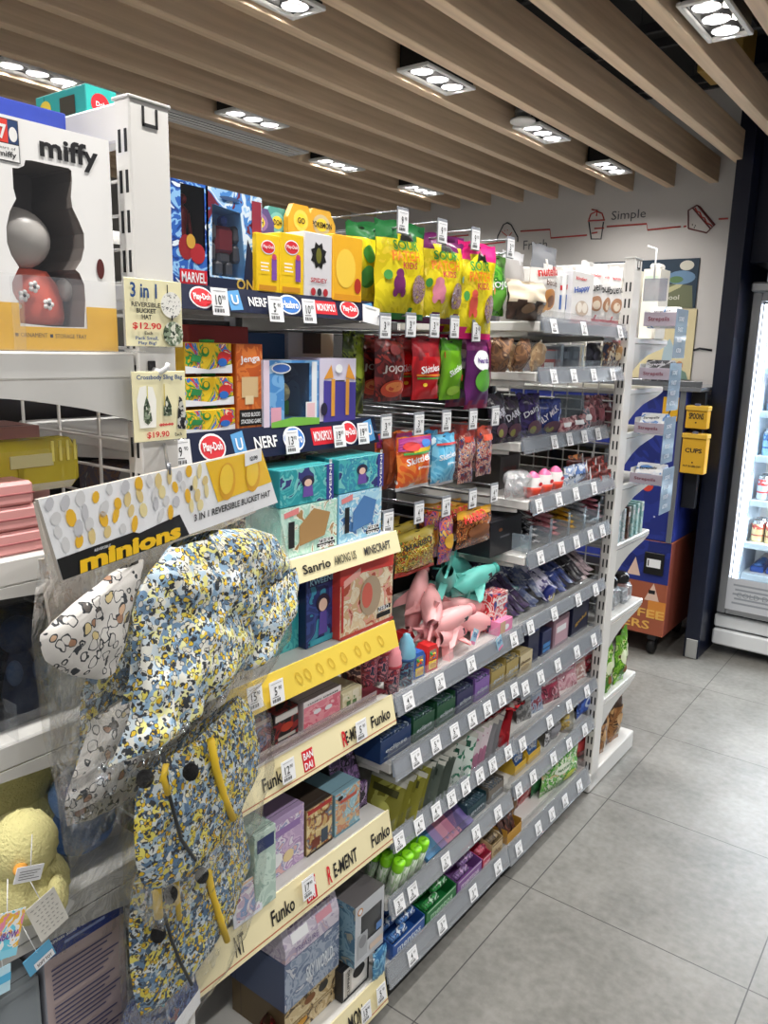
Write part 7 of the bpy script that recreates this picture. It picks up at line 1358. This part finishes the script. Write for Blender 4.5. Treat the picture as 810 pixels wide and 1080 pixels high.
for k in range(5):
    c = (('#a83a4a', '#c9687a', '#6a1f2a'), ('#d8b4b0', '#b88a84', '#f0e0dc'), ('#6a6a74', '#9a9aa4', '#4a4a54'), ('#8a2f4a', '#b85a74', '#5a1f34'), ('#c98a90', '#e0b8bc', '#a8606a'))[k]
    o = pouch('snack_pouch', .085, .12, .03, art(c, 30, .28, seed=k+9), None, None, deco=[('r', .2, .8, .5, .75, mat(c[2], .3))], seed=190+k, wr=.008); put(o, (-1.045, 1.95+.11*k, Z('R8')+.0006), FACE_X-.2, -.12); tag(o, f'pouch in the second row of the eighth far shelf, {nth(k)} from the left', 'snack pouch', 'second row pouches of the eighth far shelf')
# tags of the far bay
for key, pts, wh in (('R1', [(586, 346), (617.6, 349), (655.6, 351)], 'of the top far shelf'), ('R2', [(586, 397), (607, 396.4), (628, 396), (648, 395.6)], 'of the second far shelf'), ('R3', [(586, 472.6), (602, 469), (617.6, 466.7), (632, 462)], 'of the third far shelf'), ('R4', [(570, 538), (591, 529.4), (609, 524.4), (628, 517.5)], 'of the fourth far shelf'), ('R5', [(572, 588), (594, 579), (609.6, 573), (624.4, 566), (637, 559)], 'of the fifth far shelf'), ('R6', [(561.7, 655), (586.7, 643), (611.7, 630), (630, 620)], 'of the sixth far shelf'), ('R7', [(556, 725), (572, 715), (590, 701.7), (610, 688), (628, 673)], 'of the seventh far shelf'), ('R8', [(553, 783), (581.7, 758), (602, 742), (620.7, 728)], 'of the eighth far shelf'), ('R9', [(549, 830), (564, 818), (585.6, 796.7), (602, 782.8), (618.5, 768)], 'on the ninth far shelf'), ('R10', [(549, 891), (569.7, 869), (584, 853), (598, 838), (613, 824)], 'of the lowest far shelf')):
    rail_tags(key, pts, wh, '2' if len(pts) == 4 else '3')
# ================================================================== lozenge trays and goods on the far end display
LOZ = mat('#a39aa6', .4); LBL = clear('#a9c4e0', gloss=.12, tint=.55, name='blue_acrylic')
for k, (u0, v0, u1, vb) in enumerate(((676, 330, 708.7, 344), (671, 388, 702, 401), (663, 445, 693, 458), (659, 498, 692, 512))):
    a, c = ony(u0, v0, 2.60), ony(u1, vb, 2.60); w = c.x-a.x; h = a.z-c.z; x0 = -.913
    nm = ('topmost', 'second', 'third', 'lowest')[k]
    t = thing('lozenge_tray', f'clipped-on lozenge tray with a mauve front, {nm} of four on the far upright', 'display tray', (x0+w/2, 2.60, c.z), 0, 'clipped lozenge trays')
    b = MB(); b.box(-w/2, w/2, 0, .002, 0, h+.002, LOZ, bev=.0006); b.text('Strepsils', -.003, h*.5, w*.66, mat('#7a3a48'), h=h*.42, bold=.02, y=-.001); b.build('front_plate', t)
    b = MB(); b.box(-w/2, w/2, .002, .12, 0, .002, WHITE); b.box(-w/2, -w/2+.002, .002, .12, .002, .05, WHITE); b.build('tray', t)
    b = MB(); b.box(w/2-.001, w/2+.001, .0, .12, -.10, .055, LBL, bev=.0008)
    b.plate(0, 0, 0, 0, LBL); 
    for q in range(4): fr = (V((w/2+.0012, .02+.0*q, -.085+.033*q)), V((0, 1, 0)), V((-1, 0, 0)), V((0, 0, 1))); b.text(('ACTION', 'RELIEF', 'FAST', 'SORE')[q], .03, .01, .05, mat('#e8f0fa', .4), h=.014, bold=.02, fr=fr, y=-.0006)
    b.build('side_panel', t)
    b = MB(); b.box(-w*.2, w*.2, .0, .004, h+.003, h+.006, ACRYL); b.build('clip', t)
    for q in range(2):
        o = carton('lozenge_box', w*.86, .075, .016, art(('#f2f2f2', '#f2f2f2', '#e4e8ee', '#5a8ac8', '#f2f2f2'), 16, .35, seed=k) if k != 1 else art(('#3a3a3e', '#5a5a60', '#c8c8cc', '#2a2a2e'), 26, .35), [('t', 'Strepsils', .42, .74, .62, INK if k != 1 else PAPER, .16, .1), ('r', .1, .6, .4, .46, mat('#4a8ac0')), ('r', .1, .5, .28, .34, mat('#4a8ac0')), ('d', .8, .35, .12, .2, mat('#d8dde4'))])
        put(o, (x0+w/2-.002, 2.612+.02*q, c.z+.0025), 0, -.62, 0); tag(o, f'white lozenge box tilted in the {nm} clipped tray, {("front", "rear")[q]}' if k != 1 else f'dark lozenge box tilted in the second clipped tray, {("front", "rear")[q]}', 'lozenge box', 'lozenge boxes')
# hanging grey strip at the top of the trays
b = MB(); b.box(0, .075, 0, .002, 0, .07, clear('#8a8fa0', gloss=.1, tint=.5), bev=.001); b.tube([(.03, .002, .07), (.03, .002, .16), (.0, .002, .17)], .003, PAPER, n=6)
o = put(b.build('clip_strip'), (-.917, 2.585, 1.715)); tag(o, 'grey translucent clip strip with a white hook at the top of the far upright', 'clip strip')
# white bottles seen through the far wire grid
for k, (u0, u1, vb, vt) in enumerate(((655, 672, 336, 290), (676, 699, 345, 288))):
    a, c = ony(u0, vb, 2.76), ony(u1, vt, 2.76); w = (c.x-a.x); zb = 1.6005
    t = thing('supply_carton', f'tall plain white carton on the far end display, {("behind the wire grid", "right of the upright")[k]}', 'carton', ((a.x+c.x)/2, 2.74, zb), 0)
    carton('carton', w, .23, .1, mat('#ece8dc', .4), [('r', .1, .9, .84, .9, mat('#c9d8c4')), ('r', .2, .8, .3, .6, mat('#dfe4da'))], parent=t)
    b = MB(); b.box(-w*.3, w*.3, .02, .08, .2305, .25, mat('#f4f2ec', .4), bev=.006); b.build('closure', t)
# goods on the lower far end shelves: seen along the side
for k in range(6):
    o = carton('slim_carton', .022, .115, .06, art((('#d8dfe4', '#a8c4c8', '#e8ecee'), ('#4a2f28', '#6a4a3a', '#3a241f'), ('#8fc4c4', '#b8dcd8', '#d8ecea'))[(0, 0, 1, 2, 2, 2)[k]], 40, .35, seed=k), [('r', .1, .9, .7, .85, PAPER)]); put(o, (-.932, 2.60+.045*k, .9055), FACE_X, 0, 0); tag(o, f'slim {("grey white", "grey white", "dark brown", "pale teal", "pale teal", "pale teal")[k]} carton on the far end display, {nth(k)} from the upright', 'carton', 'slim cartons of the far end display')
for k in range(3):
    t = thing('travel_pack', f'clear pack with a black top on the far end display, {nth(k)} from the upright', 'pack', (-.945-.012*(k % 2), 2.63+.085*k, .6355), FACE_X, 'black topped clear packs')
    b = MB(); b.box(-.036, .036, 0, .08, 0, .075, clear('#dfe6ec', gloss=.14, tint=.22, wrinkle=.4), bev=.012); b.build('clear_body', t)
    b = MB(); b.lathe([(.0, .076), (.03, .076), (.034, .085), (.032, .105), (.02, .115), (0, .117)], (0, .04, 0), mt=mat('#1c1c20', .25), n=16); b.build('black_top', t)
    b = MB(); b.box(-.026, .026, .014, .06, .006, .05, art(('#b8bcc2', '#8a8f98', '#dfe2e6'), 40, .4, seed=k), bev=.004); b.build('content', t)
for k in range(4):
    o = pouch('green_pouch', .085, .19, .04, art(('#6aa82a', '#8ac43a', '#4a8a1f', '#c8e08a', '#5a4a2a'), 22, .25, seed=k), mat('#5f9a24', .3), None, deco=[('d', .5, .55, .28, .14, mat('#dfe8c4')), ('r', .2, .8, .2, .35, mat('#3f7a1c')), ('d', .6, .3, .15, .08, mat('#8a5a2a'))], seed=150+k, wr=.01, hole=True)
    put(o, (-.945-.02*(k % 2), 2.615+.072*k, .3355), FACE_X+.25*(k % 2)-.1); tag(o, f'shiny green pouch on the far end display, {nth(k)} from the upright', 'snack pouch', 'green pouches of the far end display')
for k in range(4):
    o = pouch('brown_pouch', .09, .2-.02*(k == 0), .045, art(('#8a5a2e', '#a87440', '#6a4220', '#c49a64', '#4a2c18'), 20, .32, seed=k), mat('#7a4c26', .35), None, deco=[('r', .15, .85, .75, .9, mat('#3a2414')), ('d', .5, .5, .25, .12, mat('#c9a070')), ('r', .55, .85, .12, .3, mat('#d8ccb8'))], seed=160+k, wr=.011)
    put(o, (-.955-.025*(k % 2), 2.64+.075*k, .0755), FACE_X+.2*(k % 2)-.1); tag(o, f'brown foil pouch standing on the far end base, {nth(k)} from the upright', 'snack pouch', 'brown pouches of the far end base')
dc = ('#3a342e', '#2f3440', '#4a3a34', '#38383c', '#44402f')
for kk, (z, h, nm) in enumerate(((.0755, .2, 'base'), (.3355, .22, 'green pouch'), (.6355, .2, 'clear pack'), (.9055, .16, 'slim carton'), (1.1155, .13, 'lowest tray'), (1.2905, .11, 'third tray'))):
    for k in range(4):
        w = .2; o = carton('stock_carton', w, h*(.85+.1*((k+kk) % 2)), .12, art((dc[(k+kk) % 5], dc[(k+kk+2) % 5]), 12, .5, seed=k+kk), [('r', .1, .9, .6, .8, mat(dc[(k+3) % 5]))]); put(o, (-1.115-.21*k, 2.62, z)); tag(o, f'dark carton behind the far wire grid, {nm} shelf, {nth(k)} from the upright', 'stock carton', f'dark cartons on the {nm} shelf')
# ================================================================== wall graphics, posters
def on_wall(u, v, y=WALL_Y-.0015): p = ony(u, v, y); return p
LR = mat('#b5403a', .6); LK = mat('#2a3038', .6)
def line_obj(name, label, cat, polys, m, r=.0035):
    b = MB()
    for pts in polys:
        q = [on_wall(*p) for p in pts]; b.tube(q, r, m, n=5)
    o = b.build(name); return tag(o, label, cat)
line_obj('wall_line', 'thin red stepped line painted across the white back wall', 'wall line', [[(444, 256), (470, 250), (494, 248)], [(509, 258), (533, 255)], [(549, 244), (580, 242), (581, 251), (619, 248)], [(640, 239), (682, 236), (683, 242.5), (718, 239)], [(721, 239), (724, 238.5)], [(758, 231), (768, 230.5)]], LR, .0045)
t = thing('wall_drawing', 'line drawing of a rice ball triangle on the white wall', 'wall drawing', (0, 0, 0))
def draw(t, name, polys, m, r=.004):
    b = MB(); 
    for pts in polys: b.tube([on_wall(*p) for p in pts], r, m, n=5)
    return b.build(name, t)
draw(t, 'outline', [[(524, 255), (525, 249), (531, 237), (535, 235), (539, 237), (546, 250), (546, 255)]], LK); draw(t, 'red_strokes', [[(529, 244), (536, 250), (540, 245)], [(532, 243), (532.5, 243.5)], [(535, 242.5), (535.5, 243)]], LR, .003)
t = thing('wall_drawing', 'line drawing of a lidded drink cup with a straw on the white wall', 'wall drawing', (0, 0, 0))
draw(t, 'cup_outline', [[(621, 234), (623.5, 252), (634, 252), (636.5, 234)]], LK); draw(t, 'lid', [[(620, 233), (638, 232)], [(621, 232), (623, 226), (629, 223), (635, 225), (637, 231)], [(629, 228), (630, 222), (624, 221)], [(627, 241), (637, 240.5)], [(624, 246), (630, 245)]], LR)
t = thing('wall_drawing', 'line drawing of a wedge sandwich on the white wall', 'wall drawing', (0, 0, 0))
draw(t, 'outline', [[(726, 241), (726, 222), (735, 216.5), (738, 218), (754, 237), (745, 245.5), (726, 241)], [(731, 220), (749, 241)], [(736, 217), (753, 238)]], mat('#6a3030', .6)); draw(t, 'filling', [[(733, 219), (735, 223), (738, 224), (740, 229), (743, 230), (745, 235), (749, 237), (751, 239)]], LR, .004); draw(t, 'crumbs', [[(730, 237), (730.6, 237)], [(733, 238), (733.6, 238)], [(732, 240), (732.6, 240)]], LK)
def wall_text(name, label, s_, ul, ur, v, h, m, bold=.0):
    a, c = on_wall(ul, v), on_wall(ur, v); b = MB(); b.text(s_, 0, 0, c.x-a.x, m, h=h, bold=bold, y=0); o = put(b.build(name), ((a.x+c.x)/2, WALL_Y-.0012, (a.z+c.z)/2)); return tag(o, label, 'wall lettering')
wall_text('wall_lettering', 'grey word on the white wall beside the drink cup drawing', 'Simple', 645, 681, 227.5, .062, mat('#4a4a50'))
wall_text('wall_lettering', 'grey word on the white wall below the rice ball drawing, half hidden', 'Fresh', 552, 577, 258, .055, mat('#5a5a60'))
def flat(name, label, cat, x0, x1, z0, z1, m, y=WALL_Y-.008, deco=()):
    b = MB(); w, h = x1-x0, z1-z0; b.box(-w/2, w/2, 0, .006, 0, h, m, bev=.0006); put_deco(b, deco, w, h); o = put(b.build(name), ((x0+x1)/2, y, z0)); return tag(o, label, cat)
DPN = '#2a3c4c'
flat('poster', 'dark blue poster with a pale word and a river picture on the back wall', 'poster', -1.95, -1.313, 1.80, 2.06, mat(DPN, .4), deco=[('t', 'Vanilla', .5, .68, .55, mat('#e4e2d6'), .22), ('p', [(.5, 0), (.98, 0), (.96, .45), (.8, .5), (.6, .35)], mat('#6a6f54')), ('p', [(.62, .0), (.7, .35), (.84, .5), (.92, .62), (.86, .42), (.74, .28), (.68, 0)], mat('#b8b48a')), ('d', .86, .62, .12, .14, mat('#6a8aa8')), ('d', .82, .58, .06, .07, mat('#5a7a50')), ('d', .9, .86, .06, .1, mat('#d8d4c4')), ('t', 'cool', .8, .22, .12, mat('#c9c8b8'), .1)])
flat('poster', 'cream poster with small plant drawings below the dark poster', 'poster', -1.95, -1.30, 1.415, 1.795, mat('#d9cba0', .5), y=WALL_Y-.0095, deco=[('d', .92, .78, .02, .05, INK), ('d', .93, .78, .014, .035, mat('#e8dcb8')), ('p', [(.74, .2), (.82, .22), (.85, .42), (.8, .58), (.76, .5)], mat('#a8bcc4')), ('p', [(.7, 0), (.98, 0), (.96, .1), (.85, .2), (.75, .16)], mat('#6f8a7c')), ('d', .9, .2, .03, .06, mat('#c98a5a'))])
b = MB(); b.tube([on_wall(729, 370), on_wall(738, 367.5), on_wall(751, 369.5)], .006, INK, n=6); tag(b.build('wall_bracket'), 'black curved bracket on the white wall next to the column', 'bracket')
# ================================================================== coffee kiosk, counter, dispensers
KX0, KX1, KY = -2.1, -1.135, 3.93
KB = art(('#232f7c', '#28368a', '#1f2a70'), 5, .4); KO = mat('#a3583e', .45); KT = mat('#d88a3a', .45)
t = thing('coffee_kiosk', 'blue and rust coffee kiosk on castors standing behind the gondola end', 'kiosk', ((KX0+KX1)/2, KY, 0)); hw = (KX1-KX0)/2
def kx(u, v): p = ony(u, v, KY-.001); return p.x-(KX0+KX1)/2, p.z
b = MB(); b.box(-hw, hw, 0, .56, .12, .62, KO, bev=.004, faces={'side': mat('#7a3a2c', .5)})
b.plate(-hw, hw, .40, .618, KB, y=-.001); zt = kx(690, 640)[1]
for (u, v, s_) in ((669, 596, 1), (688, 624, 1.1)): q = kx(u, v); b.poly([(q[0]-.035*s_, q[1]-.05), (q[0]+.035*s_, q[1]-.05), (q[0]+.004, q[1]+.045)], mat('#e0c0ae'), y=-.0016)
b.plate(kx(683, 640)[0], kx(702, 640)[0], kx(690, 652)[1], kx(690, 634)[1], KT, y=-.0018); b.plate(kx(684, 624)[0], kx(691, 624)[0], kx(690, 627)[1], kx(690, 623)[1], INK, y=-.002)
q0, q1 = kx(660, 643), kx(694, 645); b.text('COFFEE', (q0[0]+q1[0])/2-.05, q0[1]+.006, .33, mat('#e8b45a'), h=.046, bold=.02, y=-.0022)
q0, q1 = kx(664, 655), kx(685, 657); b.text('LOVERS', q1[0]-.16, q1[1]-.014, .32, mat('#e8b45a'), h=.046, bold=.02, y=-.0022)
b.build('lower_cabinet', t)
b = MB(); b.box(-hw, hw, .0, .56, .622, 1.375, KB, bev=.004)
for (u, v, m_, r_) in ((683, 512, '#c9402f', .03), (702, 505, '#c8d0e0', .006), (700, 470, '#c8d0e0', .006), (703, 455, '#c8d0e0', .005), (690, 545, '#c8d0e0', .005)): q = kx(u, v); b.disc(q[0], q[1], r_, r_, mat(m_), y=-.001)
b.build('upper_cabinet', t)
b = MB(); b.box(hw-.03, hw-.004, -.008, 0, .622, 1.375, mat('#8f9296', .35, .6), bev=.001); b.build('corner_trim', t)
q = kx(710, 431); b = MB(); b.box(q[0]-.05, q[0]+.025, -.006, 0, q[1]-.06, q[1]+.055, mat('#dba81f', .4), bev=.001); b.text('7', q[0]-.01, q[1], .02, INK, h=.06, bold=.03, y=-.007); b.build('yellow_plate', t)
q = kx(690, 594); b = MB(); b.box(q[0]-.05, q[0]+.05, -.01, 0, q[1]-.06, q[1]+.055, BLACK, bev=.004); b.plate(q[0]-.035, q[0]+.035, q[1]-.022, q[1]+.022, PAPER, y=-.0108); b.plate(q[0]-.03, q[0]-.024, q[1]-.016, q[1]+.016, INK, y=-.0112); b.build('lock_plate', t)
for sx in (-1, 1):
    for sy in (.07, .49):
        b = MB(); b.tube([(sx*(hw-.07)-.015, sy, .045), (sx*(hw-.07)+.015, sy, .045)], .045, BLACK, n=16); b.box(sx*(hw-.07)-.022, sx*(hw-.07)+.022, sy-.03, sy+.03, .08, .12, mat('#3a3a3e', .4, .5), bev=.003); b.build('castor', t)
t = thing('counter_top', 'steel counter top over the coffee kiosk reaching the navy column', 'counter', (-1.60, 3.90, 1.3765))
b = MB(); b.box(-.55, .535, .0, .58, 0, .022, mat('#a8abb0', .25, .7), bev=.003); b.build('slab', t)
b = MB(); b.box(-.55, .535, .0, .012, .0225, .05, mat('#8d9095', .25, .7), bev=.002); b.build('upstand', t)
b = MB(); b.box(-1.129, -1.0625, 3.985, 4.02, .80, 1.373, mat('#060a16', .5), bev=.002); tag(b.build('side_panel_board'), 'dark navy side board under the counter beside the column', 'panel')
DY = mat('#d6a52a', .4)
for k, (pts, s_, lab) in enumerate((((723, 430, 743, 453), 'SPOONS', 'short yellow dispenser box lettered for spoons on the navy board'), ((719, 459, 740, 501), 'CUPS', 'tall yellow dispenser box lettered for cups below the short one'))):
    a, c = ony(pts[0]+1, pts[1], 3.925), ony(pts[2]+1, pts[3], 3.925); w = c.x-a.x; h = a.z-c.z
    t = thing('dispenser', lab, 'dispenser', ((a.x+c.x)/2+.002, 3.923, c.z), 0)
    b = MB(); b.box(-w/2, w/2, 0, .06, 0, h-.012, DY, bev=.003); b.text(s_, 0, h*.62, w*.7, INK, h=.03 if k == 0 else .022, bold=.03, y=-.0012); b.disc(.0, h*.3, .004, .004, INK)
    if k: b.text('PUT IN BELOW', 0, h*.2, w*.75, INK, h=.01, bold=.02, y=-.0012)
    b.build('box', t)
    b = MB(); b.box(-w/2-.003, w/2+.003, -.006, .062, h-.0115, h+.012, mat('#e0b440', .4), bev=.003); b.build('lid', t)
    b = MB(); b.box(-.012, .012, -.004, .01, h+.0125, h+.022, mat('#6a6f8a', .4), bev=.001); b.build('latch', t)
# ================================================================== drinks fridge
FY = 4.20
fx = lambda u, v, y=FY: ony(u, v, y)
AL = mat('#9c9ea2', .3, .75); FW = mat('#e9ecee', .35)
t = thing('drinks_fridge', 'tall glass door drinks fridge standing right of the navy column', 'fridge', (-.965, FY, 0))
FWd, FD, FH = .95, .70, 1.90; LIT = emit('#eaf4ff', 9.0)
b = MB(); b.box(0, .02, .06, FD, .09, FH, AL, bev=.003); b.box(FWd-.02, FWd, .06, FD, .09, FH, AL, bev=.003); b.box(.02, FWd-.02, .06, FD, FH-.06, FH, AL, bev=.003); b.box(.02, FWd-.02, FD-.02, FD, .09, FH-.06, FW); b.box(.02, FWd-.02, .06, FD-.02, .27, .29, FW); b.build('cabinet', t)
b = MB(); b.box(0, FWd, .02, .06, .05, .135, FW, bev=.008); b.box(0, FWd, .03, .06, .145, .215, FW, bev=.008); b.box(.002, FWd, .05, .06, .215, .24, BLACK); b.build('base_grille', t)
b = MB()
for x0, x1 in ((.012, .055), (FWd-.055, FWd-.012)): b.box(x0, x1, .0, .05, .235, FH-.05, AL, bev=.004)
b.box(.055, FWd-.055, .0, .05, .235, .28, AL, bev=.004); b.box(.055, FWd-.055, .0, .05, FH-.09, FH-.05, AL, bev=.004); b.build('door_frame', t)
b = MB(); b.box(.0, FWd, -.004, .06, FH-.045, FH, mat('#c9ccd0', .3, .4), bev=.008); b.build('header', t)
b = MB(); b.box(.055, FWd-.055, .022, .026, .28, FH-.09, clear('#e4f0fa', gloss=.03, rough=.02, tint=.02), bev=0); b.build('door_glass', t)
b = MB(); b.box(.058, .082, .062, .082, .3, FH-.1, LIT, bev=.002); b.build('light_strip', t)
b = MB(); b.box(.083, .09, .062, .4, .3, FH-.1, mat('#cfe0f0', .3)); b.build('inner_liner', t)
fl = bpy.data.lights.new('fridge_light', 'AREA'); fl.shape = 'RECTANGLE'; fl.size = .5; fl.size_y = .06; fl.energy = 10; fl.color = (.86, .94, 1)
zsh = [.44]+[fx(795, v, FY+.12).z for v in (572, 527, 480, 433, 388, 345)]
for k, z in enumerate(zsh):
    b = MB(); b.box(.092, FWd-.03, .1, FD-.05, z-.008, z, mat('#dfe6ea', .4), bev=.001)
    b.box(.092, FWd-.03, .085, .0995, z-.03, z+.004, mat('#cfe4ee', .35), bev=.002); b.build('fridge_shelf', t)
    if k: lo = bpy.data.objects.new('fridge_light', fl); COL.objects.link(lo); lo.parent = t; lo.location = (.45, .12, z+.14 if k < 6 else z+.12); lo.rotation_euler = (0, 0, 0)
CANS = [('#b8c4cc', '#c9342f', 'silver can with a red band'), ('#c9b888', '#a83a34', 'gold can with a red rim'), ('#a8c4d8', '#d85a6a', 'pale blue can with pink lettering'), ('#8fb8d4', '#2f5a94', 'pale blue can with a navy foot'), ('#d8b8b8', '#d04a5a', 'pink can with a white top'), ('#c4d4e0', '#e07a8a', 'white can with a pink band'), ('#d88a9a', '#f0f0f0', 'rose can')]
def can(c1, c2, hh, r, label, loc, grp):
    t = thing('drink_can', label, 'can', loc, 0, grp)
    b = MB(); b.lathe([(r*.8, 0), (r, .008), (r, hh*.3), (r, hh*.36), (r, hh*.6), (r, hh-.018)], mats=[mat(c1, .3, .3), mat(c1, .3, .3), mat(c2, .35), mat(c1, .3, .3), art((c1, c2, c1), 40, .3)], n=18); b.build('body', t)
    b = MB(); b.lathe([(r, hh-.018), (r*.84, hh-.004), (r*.84, hh), (r*.78, hh-.002), (0, hh-.002)], mt=mat('#c0c4c8', .25, .8), n=18, cap=False); b.build('rim', t); return t
rows = {1: (1, .115, .031), 2: (0, .125, .029), 3: (3, .13, .029), 4: (2, .13, .029), 5: (5, .13, .029), 6: (6, .12, .029)}
for k, (ci, hh, r) in rows.items():
    c1, c2, nm = CANS[ci]; f0 = None
    for j in range(5):
        for q in range(2):
            loc = (-.965+.135+.066*j, FY+.15+.068*q, zsh[k]+.0005); lab = f'{nm}, {("front", "second")[q]} fridge row, {nth(j)} from the left'
            if f0 is None: f0 = can(c1, c2, hh, r, lab, loc, f'{nm}s in the fridge')
            else: dup(f0, loc, lab)
for j in range(4):
    for q in range(3):
        b = MB(); b.box(-.032, .032, 0, .06, 0, .03, mat('#2a5ab8', .35), bev=.004); b.lathe([(0, .0305), (.018, .0305), (.02, .036), (.012, .046), (0, .048)], (0, .03, 0), mt=mat('#4a86d8', .35), n=12)
        o = put(b.build('drink_pack'), (-.965+.15+.075*j, FY+.16+.07*q, zsh[0]+.0005)); tag(o, f'blue drink pack on the bottom fridge shelf, {nth(j)} from the left, row {("one", "two", "three")[q]}', 'drink pack', 'blue drink packs')
a, c = fx(764, 607), fx(760, 640); 
b = MB(); b.box(0, .42, 0, .001, 0, .17, mat('#cfd2d8', .5)); 
for q in range(5): b.plate(.03+.01*(q % 2), .33-.05*(q % 3), .13-.024*q, .14-.024*q, mat('#9aa0a8'), y=-.0006)
b.text('COLD DRINKS', .18, .085, .26, mat('#8a9098'), h=.026, y=-.001)
o = put(b.build('door_notice'), (-.965+.052, FY-.0025, .262)); tag(o, 'pale paper notice taped low on the fridge door', 'notice')
